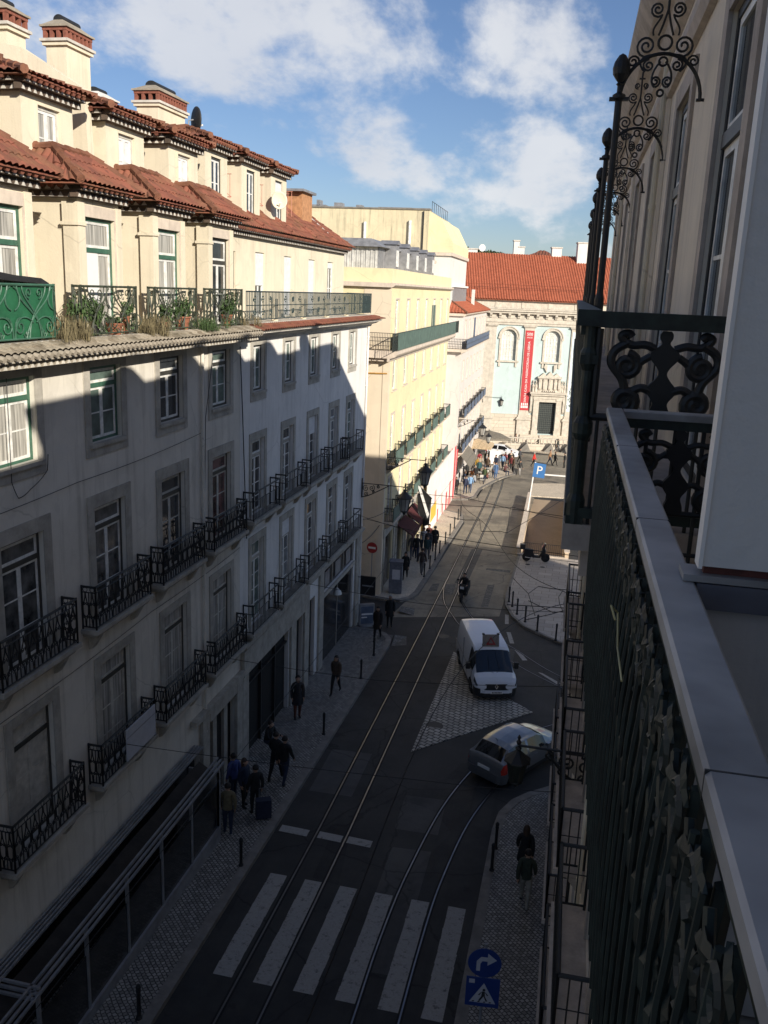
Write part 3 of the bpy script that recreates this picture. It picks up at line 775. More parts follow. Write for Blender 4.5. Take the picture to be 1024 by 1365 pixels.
def balcony(parent, y, z, w, d, h, style, mat='iron', slab='grey_stone', th=.22, x=0.0, screen=None, name='balcony'):
    key = ('b', w, d, h, style, mat, slab, th, screen)
    if key not in _cache:
        mb = MB()
        mb.box(.002, d + .06, -w / 2 - .04, w / 2 + .04, -th * .45, 0)
        mb.hexa([(.002, -w / 2 + .05, -th), (d - .06, -w / 2 + .08, -th), (d - .06, w / 2 - .08, -th), (.002, w / 2 - .05, -th)],
                [(.002, -w / 2, -th * .46), (d + .02, -w / 2, -th * .46), (d + .02, w / 2, -th * .46), (.002, w / 2, -th * .46)])
        for s in (-1, 1):   # consoles under the slab
            yy = s * (w / 2 - .35)
            mb.prism([(.003, -th), (d * .8, -th), (d * .7, -th - .08), (.10, -th - .34), (.003, -th - .38)], lambda u, v, t: (u, yy + t, v), -.09, .09)
        o = mb.build(name, slab)
        rail_ornate(w, d, h, style).build('railing', mat, o)
        if screen:
            sc = MB(); so = d - .045 if style == 'nouveau' else d + .018; sc.box(so, so + .012, -w / 2 + .01, w / 2 - .01, .05, h - .02); sc.build('screen', screen, o)
        o.parent = parent; o.location = (x, y, z); _cache[key] = o
        return o
    return dup(_cache[key], parent, (x, y, z))

def band(parent, y0, y1, prof, mat, name='cornice', ends=True):
    """moulding of profile [(x, z)] run along the wall"""
    mb = MB(); mb.prism(prof, lambda u, v, t: (u, t, v), y0, y1)
    return mb.build(name, mat, parent)

def plant_clump(mb, cx, cy, cz, r, h, n, blade=.02, m=0, droop=.3, rnd=random):
    for _ in range(n):
        a = rnd.uniform(0, 2 * pi); q = rnd.uniform(0, r) ; bx, by = cx + cos(a) * q * .5, cy + sin(a) * q * .5
        hh = h * rnd.uniform(.4, 1.0); ex, ey = bx + cos(a) * r * rnd.uniform(.3, 1.1), by + sin(a) * r * rnd.uniform(.3, 1.1)
        ez = cz + hh * (1 - droop * rnd.random() * 1.6)
        px, py = -sin(a) * blade, cos(a) * blade
        mx_, my_, mz = (bx + ex) / 2 - cos(a) * .02, (by + ey) / 2, cz + hh * .8
        mb.add([(bx - px, by - py, cz), (bx + px, by + py, cz), (mx_ + px, my_ + py, mz), (mx_ - px, my_ - py, mz), (ex, ey, ez)], [(0, 1, 2, 3), (3, 2, 4)], m)

def leaf_cloud(mb, c, rad, n, s, m=0, rnd=random):
    for _ in range(n):
        d = Vector((rnd.gauss(0, 1), rnd.gauss(0, 1), rnd.gauss(0, 1))).normalized() * (rnd.random() ** .45)
        p = Vector((c[0] + d.x * rad[0], c[1] + d.y * rad[1], c[2] + d.z * rad[2]))
        e = Euler((rnd.uniform(0, 6.3), rnd.uniform(0, 6.3), rnd.uniform(0, 6.3))).to_matrix(); k = s * rnd.uniform(.6, 1.4)
        q = [p + e @ Vector(v) * k for v in ((-.5, 0, 0), (0, -.32, .05), (.55, 0, 0), (0, .32, .05))]
        mb.add([tuple(v) for v in q], [(0, 1, 2, 3)], m)

# ---------------------------------------------------------------- the two apartment houses across the street
E1 = [-1.0]
def house_shell(root, y0, y1, z_eave, depth, holes, wallmat, shop_holes=(), zb=-1.8):
    mb = MB()
    wall(mb, y0, y1, zb, z_eave, list(holes), .17)
    mb.quad((0, y0, zb), (0, y0, z_eave), (-depth, y0, z_eave), (-depth, y0, zb))
    mb.quad((0, y1, zb), (-depth, y1, zb), (-depth, y1, z_eave), (0, y1, z_eave))
    mb.quad((-depth, y0, zb), (-depth, y0, z_eave), (-depth, y1, z_eave), (-depth, y1, zb))
    mb.quad((0, y0, z_eave), (0, y1, z_eave), (-depth, y1, z_eave), (-depth, y0, z_eave))
    mb.quad((-.172, y0 + .01, zb), (-.172, y1 - .01, zb), (-.172, y1 - .01, z_eave - .01), (-.172, y0 + .01, z_eave - .01), 1)
    return mb.build('wall', [wallmat, 'dark'], root)

def hip_roof(parent, x_in, x_out, y0, y1, z0, x_top, y0t, y1t, z1, mat='tile', pitch=.19, side0=True, side1=True, front=True, name='roof', nose=True):
    """clay-tiled hip: eave rectangle (x_in..x_out, y0..y1) at z0 rising to (x_in..x_top, y0t..y1t) at z1"""
    mb = MB()
    if front: tile_slope(mb, (x_out, y0, z0), (x_out, y1, z0), (x_top, y0t, z1), (x_top, y1t, z1), pitch)
    if side0: tile_slope(mb, (x_in, y0, z0), (x_out, y0, z0), (x_in, y0t, z1), (x_top, y0t, z1), pitch)
    if side1: tile_slope(mb, (x_out, y1, z0), (x_in, y1, z0), (x_top, y1t, z1), (x_in, y1t, z1), pitch)
    mb.hexa([(x_in, y0, z0 - .03), (x_out, y0, z0 - .03), (x_out, y1, z0 - .03), (x_in, y1, z0 - .03)], [(x_in, y0t, z1 - .03), (x_top, y0t, z1 - .03), (x_top, y1t, z1 - .03), (x_in, y1t, z1 - .03)])
    mb.quad((x_in, y0t, z1), (x_top, y0t, z1), (x_top, y1t, z1), (x_in, y1t, z1), 1)
    for a, b, f in (((x_out, y0, z0), (x_top, y0t, z1), front and side0), ((x_out, y1, z0), (x_top, y1t, z1), front and side1), ((x_top, y0t, z1), (x_in, y0t, z1), side0), ((x_top, y1t, z1), (x_in, y1t, z1), side1), ((x_top, y0t, z1), (x_top, y1t, z1), front)):
        if f:
            n = max(2, int((Vector(a) - Vector(b)).length / .34)); A, B = Vector(a), Vector(b)
            for i in range(n):
                p = A.lerp(B, i / n) + Vector((0, 0, .055)); q = A.lerp(B, (i + 1.12) / n) + Vector((0, 0, .04))
                mb.tube([tuple(p), tuple(q)], [.095, .075], 7, 1)
    return mb.build(name, [mat, 'ridge'], parent)

def eaves_round(parent, runs, z, name='eave'):
    mb = MB()
    for p0, p1, out in runs: eave(mb, p0, p1, out, z)
    return mb.build(name, ['tile_edge', 'mortar', 'tile'], parent)

def chimney(label, loc, w, d, h, white=False, seed=0):
    """chimney stack with arcaded brick vents and a domed cap; w across the street, d along it"""
    t = thing('chimney', label, 'chimney', loc)
    st = MB(); st.box(-w / 2, w / 2, -d / 2, d / 2, -3.0, h); st.box(-w / 2 - .07, w / 2 + .07, -d / 2 - .07, d / 2 + .07, h, h + .09); st.build('stack', 'cream' if not white else 'white_wall', t)
    st = MB(); st.box(-w / 2 - .12, w / 2 + .12, -d / 2 - .12, d / 2 + .12, h + .092, h + .16); st.build('ledge', 'mortar', t)
    v = MB(); b0, b1 = h + .16, h + .44
    v.box(-w / 2 + .08, w / 2 - .08, -d / 2 + .08, d / 2 - .08, b0, b1, 1)
    for s in (-1, 1):
        n = max(3, int(d / .19))
        for i in range(n + 1): y = -d / 2 + d * i / n; v.box(s * w / 2 - .05, s * w / 2 + .05, y - .045, y + .045, b0, b1)
        n = max(3, int(w / .19))
        for i in range(n + 1): x = -w / 2 + w * i / n; v.box(x - .045, x + .045, s * d / 2 - .05, s * d / 2 + .05, b0, b1)
    v.box(-w / 2 - .06, w / 2 + .06, -d / 2 - .06, d / 2 + .06, b1 - .08, b1)
    v.build('brick_vent', ['vent', 'dark'], t)
    c = MB(); z = b1 + .002
    c.box(-w / 2 - .11, w / 2 + .11, -d / 2 - .11, d / 2 + .11, z, z + .05)
    c.hexa([(-w / 2 - .08, -d / 2 - .08, z + .05), (w / 2 + .08, -d / 2 - .08, z + .05), (w / 2 + .08, d / 2 + .08, z + .05), (-w / 2 - .08, d / 2 + .08, z + .05)],
           [(-w * .22, -d * .36, z + .22), (w * .22, -d * .36, z + .22), (w * .22, d * .36, z + .22), (-w * .22, d * .36, z + .22)])
    c.build('cap', 'cap_stone' if not white else 'white_wall', t)
    c = MB()
    c.prism([(w * .26 * cos(a * pi / 8), z + .222 + .13 * sin(a * pi / 8)) for a in range(9)], lambda u, q, tt: (u, tt, q), -d * .36, d * .36)
    c.build('cowl', 'plastic', t)
    return t
YA = [8.4, 11.7, 15.0, 18.38, 21.7, 25.0]
YB = [28.15, 31.3, 34.4, 37.5, 40.35]
A0, AB, B1 = 2.0, 26.55, 43.25
houseA = thing('apartment_building', 'worn grey apartment building with green-framed windows and scrolled iron balconies, nearest across the street', 'apartment building', (XL, 0, 0))
houseB = thing('apartment_building', 'off-white apartment building with white double windows and plain bar balconies beside the alley', 'apartment building', (XL, 0, 0))
wA, hA3, zA3 = 1.36, 1.70, 12.88
wB, hB3, zB3 = 1.05, 1.52, 13.05
holesA = [(y - wA / 2, y + wA / 2, zA3, zA3 + hA3) for y in YA] + [(y - .71, y + .71, 8.72, 11.40) for y in YA] + [(y - .71, y + .71, 4.75, 7.55) for y in YA]
holesA += [(3.0, 23.2, -1.0, 2.3), (23.9, 26.1, -1.0, 3.0)]
holesB = [(y - wB / 2, y + wB / 2, zB3, zB3 + hB3) for y in YB] + [(y - .6, y + .6, 8.85, 11.42) for y in YB] + [(y - .6, y + .6, 4.85, 7.85) for y in YB]
holesB += [(27.3, 31.75, -1.0, 3.3), (32.35, 33.55, -1.4, 3.5), (34.5, 35.3, -1.4, 3.4), (36.4, 41.9, -.62, 2.85), (36.4, 41.9, 3.05, 4.25)]
house_shell(houseA, A0, AB, 15.0, 11.0, holesA, 'wall_worn')
house_shell(houseB, AB, B1, 15.0, 11.0, holesB, 'wall_white')

# windows of the worn house
for i, y in enumerate(YA):
    window(houseA, y, zA3, wA, hA3, .25, 'green' if i < 4 else 'brown_frame', 'white', ('curtain', 'curtain', 'curtain', 'glass_green', 'glass', 'glass_green')[i], (.24, .20, .30), bars=1, sill=True)
    window(houseA, y, 8.72, 1.42, 2.68, .20, 'brown_frame', 'white' if i < 4 else 'shutter', ('glass', 'glass', 'glass_dim', 'glass_dim', 'glass', 'glass_red')[i], (.27, .30, 0), bars=2)
    window(houseA, y, 4.75, 1.42, 2.80, .20, 'brown_frame', 'shutter', 'shutter' if i < 3 else 'curtain', (.25, .22, 0), bars=2)
    balcony(houseA, y - .06, 8.72, 2.66, .36, 1.02, 'scroll', 'iron')
    balcony(houseA, y - .06, 4.75, 2.66, .36, 1.05, 'scroll', 'iron')
for i, y in enumerate(YB):
    window(houseB, y, zB3, wB, hB3, 0, 'brown_frame', 'white', 'glass_green', (.20, .18, .32), bars=1, sill=True)
    window(houseB, y, 8.85, 1.2, 2.57, .22, 'grey_stone', 'white', ('glass', 'glass_dim', 'glass', 'glass_sky', 'glass_green')[i], (.22, .26, 0), bars=3, blind=(0, 0, .3, 0, 0)[i])
    window(houseB, y, 4.85, 1.2, 3.0, .22, 'grey_stone', 'white', ('glass_green', 'glass_sky', 'glass', 'glass_dim', 'glass')[i], (.24, .26, 0), bars=3, blind=(0, .22, 0, 0, 0)[i])
    balcony(houseB, y - .05, 8.85, 2.62, .38, .98, 'bars', 'iron')
    balcony(houseB, y - .05, 4.85, 2.62, .38, 1.02, 'bars', 'iron')

# main cornice with its tile lip, and the thin roof lip below the top-floor terrace
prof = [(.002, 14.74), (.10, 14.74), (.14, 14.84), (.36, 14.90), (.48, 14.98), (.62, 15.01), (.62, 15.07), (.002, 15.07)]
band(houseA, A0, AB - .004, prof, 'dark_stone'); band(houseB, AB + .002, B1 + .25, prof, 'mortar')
lp = MB(); tile_slope(lp, (.72, A0, 15.09), (.72, AB, 15.09), (.26, A0, 15.23), (.26, AB, 15.23), .2, 2, .026); lp.build('tile_lip', 'lip_old', houseA)
lp = MB(); eave(lp, (.46, A0), (.46, AB), (1, 0), 15.09, noses=0); lp.build('tile_lip_edge', ['cap_stone', 'mortar'], houseA)
lp = MB(); tile_slope(lp, (.80, AB + .01, 15.09), (.80, B1 + .3, 15.09), (.28, AB + .01, 15.24), (.28, B1 + .05, 15.24), .2, 2, .04); lp.build('tile_lip', 'tile', houseB)
eaves_w = MB(); eaves_w.box(.004, .66, AB + .01, B1 + .26, 15.072, 15.086); eaves_w.build('white_fillet', 'mortar', houseB)
band(houseA, A0, AB - .003, [(-1.9, 15.08), (.24, 15.08), (.24, 15.24), (-1.9, 15.24)], 'grey_stone', 'terrace_floor')
band(houseB, AB + .003, B1, [(-1.9, 15.08), (.26, 15.08), (.26, 15.30), (-1.9, 15.30)], 'mortar', 'terrace_floor')

# top floor of the worn house: separate dormer bays with pilasters, hipped roofs and attic rooms above
rec = -1.45
mb = MB(); mb.box(-9, rec, A0, AB, 15.24, 18.3); mb.build('top_floor_wall', 'cream', houseA)
mb = MB(); mb.box(-9, -3.4, A0, AB, 18.3, 20.2); mb.build('attic_wall', 'cream', houseA)
bay = None
for k, y in enumerate(YA):
    h = [(-.62, .62, 15.26, 17.75)]
    if k == 0:
        mb = MB()
        wall(mb, -.85, .85, 15.242, 18.12, h, .15, 0); mb.quad((0, -.85, 15.242), (0, -.85, 18.12), (rec, -.85, 18.12), (rec, -.85, 15.242)); mb.quad((0, .85, 18.12), (0, .85, 15.242), (rec, .85, 15.242), (rec, .85, 18.12))
        mb.quad((-.152, -.7, 15.25), (-.152, .7, 15.25), (-.152, .7, 18.0), (-.152, -.7, 18.0))
        bay = mb.build('dormer_bay', 'cream', houseA)
        p = MB(); p.box(-.30, .045, -.93, -.852, 15.242, 17.55); p.box(.002, .05, -.93, -.66, 15.242, 17.55); p.box(-.34, .08, -.97, -.65, 17.552, 17.62); p.box(-.31, .06, -.94, -.67, 17.622, 18.02)
        p.box(.002, .05, .66, .88, 15.242, 18.02); p.build('pilaster', 'cream', bay)
        eaves_round(bay, [((rec, -.86), (.05, -.86), (0, -1)), ((0.01, -1.12), (0.01, 1.0), (1, 0)), ((.05, .86), (rec, .86), (0, 1))], 18.36)
        hip_roof(bay, rec - 2.2, .42, -1.36, 1.36, 18.36, -.60, -.66, .66, 19.08, name='bay_roof')
        bay.location = (.0, y, 0)
    else:
        bay = dup(bay, houseA, (0, y, 0))
    window(houseA, y, 15.26, 1.24, 2.49, .27, 'green' if k < 5 else 'brown_frame', 'white', 'curtain' if k != 5 else 'glass', (.18, .24, 0), 'pale_stone', rec=.145, bars=1)
# sloping tiles between the bays
mb = MB()
tile_slope(mb, (rec + .3, A0, 18.30), (rec + .3, AB + 1.2, 18.30), (-3.6, A0, 19.9), (-3.6, AB + 1.2, 19.9), .19)
mb.build('lower_roof', 'tile', houseA)
# attic rooms
att = None
def attic(parent, w, x0, z0, z1, back, ov=.30, roofh=.34, mat='cream', tilem='tile', winw=.82, winh=1.22):
    mb = MB()
    wall(mb, -w / 2, w / 2, z0, z1, [(-winw / 2, winw / 2, z1 - .22 - winh, z1 - .22)], .12, x0)
    mb.quad((x0, -w / 2, z0), (x0, -w / 2, z1), (back, -w / 2, z1), (back, -w / 2, z0)); mb.quad((x0, w / 2, z1), (x0, w / 2, z0), (back, w / 2, z0), (back, w / 2, z1))
    mb.quad((x0 - .122, -w / 2 + .05, z0 + .1), (x0 - .122, w / 2 - .05, z0 + .1), (x0 - .122, w / 2 - .05, z1 - .05), (x0 - .122, -w / 2 + .05, z1 - .05))
    o = mb.build('attic_room', mat, parent)
    eaves_round(o, [((back, -w / 2 - .01), (x0 + .05, -w / 2 - .01), (0, -1)), ((x0 + .01, -w / 2 - .22), (x0 + .01, w / 2 + .1), (1, 0))], z1 + .20)
    hip_roof(o, back, x0 + ov + .1, -w / 2 - ov - .1, w / 2 + ov + .1, z1 + .20, x0 - .75, -w / 2 + .35, w / 2 - .35, z1 + .20 + roofh, tilem, name='attic_roof')
    return o
for k, y in enumerate(YA):
    if k == 0:
        att = attic(houseA, 1.9, -1.05, 19.0, 20.18, -4.5); att.location = (0, y - .12, 0)
    else: att = dup(att, houseA, (0, y - .12, 0))
    window(houseA, y - .12, 20.18 - .22 - 1.22, .82, 1.22, 0, 'shutter', 'white', 'curtain' if k == 3 else 'blind', (.06, .05, .05), 'cream', rec=.11, bars=1, x=-1.05)
mb = MB(); tile_slope(mb, (-2.6, A0, 20.55), (-2.6, AB, 20.55), (-6.2, A0, 21.75), (-6.2, AB, 21.75), .24)
mb.quad((-6.2, A0, 21.75), (-6.2, AB, 21.75), (-9.5, AB, 20.0), (-9.5, A0, 20.0)); mb.build('upper_roof', 'tile', houseA)
# sloping party wall, seen end on
mb = MB()
mb.prism([(-9.2, 19.0), (-1.2, 19.0), (-1.28, 20.74), (-2.87, 21.64), (-3.5, 21.75), (-9.2, 21.95)], lambda u, v, t: (u, t, v), 20.1, 20.36); mb.build('party_wall', 'cream', houseA)

# terrace railings with wild plants
for k, y in enumerate(YA):
    yy = y - .15
    balcony(houseA, yy + (.0 if k == 2 else .12), 15.26, 2.75 if k == 2 else 2.42, .22, 1.06, 'nouveau', 'green' if k == 2 else 'iron_old', 'grey_stone', .06, x=.0, screen='green_sheet' if k <= 2 else None, name='terrace_railing')
mb = MB()
mb.prism([(15.0 - 1.5, 16.42), (15.0, 16.33), (15.0 + .85, 16.30), (15.0 + 1.1, 16.24), (15.0 + 1.1, 16.31), (15.0 + .85, 16.40), (15.0, 16.44), (15.0 - 1.5, 16.60)], lambda u, v, t: (t, u, v), -.75, .18)
tag(mb.build('folded_awning', 'plastic'), 'dark rolled awning sheet lying along the green-panelled terrace railing', 'awning').location = (XL, 0, .05)

# second house: flush top floor with terrace railing
holes = [(y - .46, y + .46, 15.32, 17.62) for y in YB[1:]] + [(YB[0] + .1, YB[0] + .85, 16.35, 17.55)]
mb = MB(); wall(mb, AB + .01, B1 - .6, 15.302, 18.12, holes, .14, -1.15)
mb.quad((-1.15, B1 - .6, 15.302), (-9, B1 - .6, 15.302), (-9, B1 - .6, 18.12), (-1.15, B1 - .6, 18.12))
mb.quad((-1.15, AB + .01, 18.12), (-1.15, AB + .01, 15.302), (-9, AB + .01, 15.302), (-9, AB + .01, 18.12))
mb.quad((-1.30, AB + .1, 15.31), (-1.30, B1 - .7, 15.31), (-1.30, B1 - .7, 18.1), (-1.30, AB + .1, 18.1)); mb.build('top_floor_wall', 'cream', houseB)
for k, y in enumerate(YB[1:]):
    window(houseB, y, 15.32, .92, 2.30, 0, 'white', 'white', 'blind' if k in (1, 2) else 'glass', (0, 0, 0), rec=.13, bars=1, x=-1.15, blind=(.5, .97, .97, .12)[k])
window(houseB, YB[0] + .475, 16.35, .75, 1.2, 0, 'brown_frame', 'white', 'glass', (0, 0, 0), rec=.13, bars=0, x=-1.15)
eaves_round(houseB, [((-1.14, AB + .3), (-1.14, B1 - .5), (1, 0))], 18.34)
mb = MB(); tile_slope(mb, (-.72, AB + .3, 18.36), (-.72, B1 - .2, 18.36), (-2.9, AB + .3, 20.0), (-2.9, B1 - 2.4, 20.0), .19)
tile_slope(mb, (-.72, B1 - .2, 18.36), (-6.0, B1 - .2, 18.36), (-2.9, B1 - 2.4, 20.0), (-6.0, B1 - 2.4, 20.0), .19)
mb.quad((-2.9, AB + .3, 20.0), (-2.9, B1 - 2.4, 20.0), (-9, B1 - 2.4, 20.2), (-9, AB + .3, 20.2))
for y in [AB + .9 + 3.13 * i for i in range(5)]:   # ridge rolls running down the slope
    for j in range(8):
        t = j / 8; mb.tube([(-.8 - 2.0 * t, y, 18.46 + 1.5 * t), (-.8 - 2.0 * (t + .14), y, 18.44 + 1.5 * (t + .14))], [.13, .10], 7)
mb.build('lower_roof', 'tile', houseB)
fa = None
for k, y in enumerate((27.9, 30.9, 33.8)):
    z1 = 20.55
    if fa is None:
        fa = attic(houseB, 1.75, -1.35, 18.5, z1, -5.0, .26, .34, winw=.8, winh=1.5)
        fa.location = (0, y, 0)
    else: fa = dup(fa, houseB, (0, y, 0))
    window(houseB, y, z1 - .22 - 1.5, .8, 1.5, 0, 'brown_frame', 'white', 'glass', (0, 0, 0), rec=.11, bars=1, x=-1.35, blind=.5 if k == 2 else 0)
    rl = MB(); rl.T = None
    for j in range(6): rl.tube([(-1.45 - j * .17, 0, 19.35), (-1.45 - j * .17, 0, 20.12)], .011, 4)
    for zq in (19.40, 20.12): rl.tube([(-1.4, 0, zq), (-2.4, 0, zq)], .013, 4)
    rl.tube([(-1.4, 0, 19.4), (-2.4, 0, 20.1)], .011, 4)
    r_ = rl.build('attic_railing', 'pink_iron', houseB); r_.location = (0, y + 1.35, -.1)
mb = MB(); mb.box(-9, -3.0, AB, 36.2, 19.9, 20.7); mb.build('attic_wall', 'cream', houseB)
mb = MB(); tile_slope(mb, (-2.2, AB, 20.86), (-2.2, 35.2, 20.86), (-5.5, AB, 21.6), (-5.5, 34.2, 21.6), .24); mb.quad((-5.5, AB, 21.6), (-5.5, 34.2, 21.6), (-9, 35, 20.7), (-9, AB, 20.7)); mb.build('upper_roof', 'tile', houseB)
mb = MB(); mb.box(-4.5, -1.85, 38.2, 39.6, 18.8, 20.42); mb.build('orange_parapet', 'orange_wall', houseB)
mb = MB(); mb.box(-4.7, -1.7, 37.9, 39.75, 20.422, 20.52); mb.build('parapet_coping', 'zinc', houseB)
mb = MB(); mb.prism([(-6, 19.6), (-1.3, 18.6), (-1.3, 18.9), (-2.4, 19.75), (-6, 19.75)], lambda u, v, t: (u, t, v), 40.2, 40.4); mb.build('party_wall', 'white_wall', houseB)
rl = MB()
for j in range(9): rl.tube([(-1.45 - j * .16, 35.6, 19.2), (-1.45 - j * .16, 35.6, 20.15)], .011, 4)
rl.tube([(-1.4, 35.6, 20.15), (-2.9, 35.6, 20.15)], .014, 4); rl.build('attic_railing', 'pink_iron', houseB)
# terrace railing in bays between low piers
rr = MB(); ys = [AB + .15, 29.65, 32.85, 35.95, 39.0, B1 - .1]
for a, b in zip(ys[:-1], ys[1:]):
    for z in (15.40, 15.85, 16.28): rr.tube([(.14, a, z), (.14, b, z)], .024 if z > 16 else .016, 5)
    n = int((b - a) / .14)
    for i in range(n + 1):
        y = a + (b - a) * i / n; rr.tube([(.14, y, 15.40), (.14, y, 16.28)], .016, 4)
    for i in range(1, 4):
        m = a + (b - a) * i / 4
        rr.tube([(.14, m + p, 15.62 + q) for p, q in spiral(0, 0, .13, .03, 0, 1.4, 12)], .015, 4); rr.tube([(.14, m + p, 16.06 + q) for p, q in spiral(0, 0, .13, .03, pi, 1.4, 12)], .015, 4)
rr.tube([(.14, B1 - .1, 16.28), (-1.1, B1 - .1, 16.28)], .017, 5)
for i in range(9): rr.tube([(.14 - i * .14, B1 - .1, 15.35), (.14 - i * .14, B1 - .1, 16.28)], .012, 4)
rr.build('terrace_railing', 'bluegreen_iron', houseB)
sc = MB(); sc.box(.10, .115, B1 - 1.7, B1 - .15, 15.42, 16.2); sc.build('railing_screen', 'green_mesh', houseB)
for y in ys[1:-1]:
    p = MB(); p.box(-.06, .10, y - .12, y + .12, 15.302, 16.05); p.build('pier', 'cream', houseB)
# ground floor stonework
for y in (26.62, 31.85, 33.6, 35.75, 42.2):
    mb = MB(); mb.box(.004, .10, y, y + (.62 if y > 30 else .55), -1.5, 4.35); mb.build('stone_pier', 'grey_stone', houseB)
mb = MB(); mb.box(.004, .16, 26.6, 33.6, 3.32, 4.25); mb.box(.004, .24, 26.6, 43.2, 4.36, 4.52); mb.box(.004, .08, 36.38, 42.0, 2.86, 3.04); mb.box(.004, .12, 36.38, 42.0, -1.4, -.64); mb.build('shop_frieze', 'grey_stone', houseB)
mb = MB()
for y in (27.35, 28.8, 30.3): mb.box(-.45, -.06, y, y + .08, -1.0, 3.28)
mb.box(-.5, -.05, 27.32, 31.72, 2.6, 2.66); mb.build('shop_door', 'plastic', houseB)
mb = MB(); mb.box(-.10, -.085, 36.42, 41.88, -.6, 2.84); mb.box(-.10, -.085, 36.42, 41.88, 3.06, 4.24); mb.build('shop_window', 'shopdark', houseB)
mb = MB()
for y in (38.2, 40.1): mb.box(-.12, -.06, y, y + .06, 3.06, 4.24)
for y in (39.2,): mb.box(-.12, -.06, y, y + .05, -.6, 2.84)
mb.build('shop_window_frame', 'grey_stone', houseB)
for y, w in ((37.0, .7), (38.7, .9), (40.6, .8)): mb = MB(); mb.box(-.07, -.05, y, y + w, 3.2, 3.9); mb.build('shop_poster', 'zinc', houseB)
mb = MB(); mb.lathe([(.02, 0), (.24, .02), (.20, .16), (.05, .30), (.03, .34)], 0, 0, 12); q = mb.build('display_lamp', 'zinc_light', houseB); q.location = (-.02, 39.0, 2.2)
for y in (23.25, 26.05): mb = MB(); mb.box(.004, .12, y, y + .5, -1.4, 3.4); mb.build('stone_pier', 'grey_stone', houseA)
mb = MB()
mb.box(.004, .2, 22.6, 26.58, 3.42, 3.6); mb.box(.004, .13, 23.8, 26.0, 3.02, 3.40); mb.build('stone_lintel', 'grey_stone', houseA)
for y in (24.4, 25.3): mb = MB(); mb.box(-.5, -.06, y, y + .3, -1, 3.0); mb.build('door_jamb', 'grey_stone', houseA)
mb = MB(); mb.box(-.4, -.12, 3.1, 23.1, -1, 2.28); mb.build('shopfront', 'shopdark', houseA)
# downpipes and loose cables on the facade
def pipe(parent, y, z0, z1, r=.05, x=.07, mat='grey_stone'):
    mb = MB(); mb.tube([(x, y, z0), (x, y, z1)], r, 7)
    z = z0 + .6
    while z < z1: mb.tube([(x, y, z), (x, y, z + .06)], r * 1.35, 7); z += 2.4
    return mb.build('downpipe', mat, parent)
pipe(houseA, 23.55, -.2, 14.7, .045, mat='wall_worn'); pipe(houseB, B1 - .12, -.8, 14.7, .05, mat='wall_white')
def cable(label, P, r=.012, sag=0.0, n=16, mat='black', name='cable', cat='cable', group=None):
    mb = MB(); Q = []
    for i in range(len(P) - 1):
        a, b = Vector(P[i]), Vector(P[i + 1])
        for k in range(n):
            t = k / n; p = a.lerp(b, t); p.z -= sag * 4 * t * (1 - t); Q.append(tuple(p))
    Q.append(tuple(P[-1])); mb.tube(Q, r, 4)
    return tag(mb.build(name, mat), label, cat, group)
X1 = XL + .06
cable('thin black cable hanging down the wall beside the first lit window', [(X1, 14.75, 14.6), (X1, 14.72, 12.6), (X1, 14.9, 12.25), (X1, 15.3, 12.35), (X1, 15.9, 12.62), (X1, 15.95, 12.95)], .010, .03)
cable('thin black cable running down between the two apartment buildings', [(X1, 26.4, 14.6), (X1, 26.6, 12.6), (X1, 26.9, 9.2), (X1, 27.0, 8.2)], .018)
cable('thin black cable strung along the wall above the first-floor doors of the worn building', [(X1, 8.0, 7.95), (X1, 14.0, 7.9), (X1, 20.2, 8.0), (X1, 26.4, 8.05)], .009, .05)
cable('thin black cable strung along the wall below the lit windows of the worn building', [(X1, 10.0, 12.1), (X1, 17.0, 12.15), (X1, 23.4, 12.3)], .008, .06)
cable('thin pale cable strung along the off-white wall between the two rows of balconies', [(X1, 26.7, 8.3), (X1, 33.0, 8.25), (X1, 43.0, 8.35)], .010, .04, mat='wall_white')
cable('thin grey cable slanting across the wall below the fourth terrace', [(X1, 24.3, 14.4), (X1, 23.75, 12.7), (X1, 23.62, 9.5)], .010)

# chimneys, dishes on the roofs
chimney('tall cream chimney with red brick vents at the top corner above the party wall', (XL - 3.9, 20.97, 21.1), .72, .74, 1.05)
chimney('broad cream chimney with a long dark cowl and red brick vents behind the party wall', (XL - 3.65, 23.42, 21.4), .58, 1.16, .95)
chimney('wide low chimney with brick vents next to the satellite dish', (XL - 3.3, 28.1, 21.2), .72, 1.9, .50)
chimney('small white chimney with a dark cowl behind the wide low chimney', (XL - 4.9, 27.0, 21.35), .8, .7, .05, True)
chimney('small white chimney with a dark cowl farther back on the tiled roof', (XL - 6.4, 26.2, 21.45), .8, .9, .05, True)
def dish(label, loc, r, rz, mat):
    t = thing('satellite_dish', label, 'satellite dish', loc, rz)
    mb = MB(); rings = 6; vs = []; n = 20
    for i in range(rings + 1):
        q = r * i / rings
        for k in range(n): a = 2 * pi * k / n; vs.append((.25 * q * q / r - .0, q * cos(a), q * sin(a) * 1.08))
    fs = [(i * n + k, i * n + (k + 1) % n, (i + 1) * n + (k + 1) % n, (i + 1) * n + k) for i in range(rings) for k in range(n)]
    mb.add(vs, fs); o = mb.build('reflector', mat, t, True)
    sm = o.modifiers.new('thick', 'SOLIDIFY'); sm.thickness = .02
    mb = MB(); mb.tube([(0, 0, -r * .9), (r * .75, 0, -r * .35)], .016, 5); mb.box(r * .72, r * .84, -.04, .04, -r * .40, -r * .26); mb.build('feed_arm', 'zinc_light', t)
    mb = MB(); mb.tube([(0, 0, 0), (-.16, 0, -.05), (-.2, 0, -r * 1.3)], .025, 6); mb.build('mast', 'zinc', t)
    return t
dish('dark satellite dish seen edge on beside the wide low chimney', (XL - 2.9, 29.6, 21.75), .40, radians(50), 'plastic')
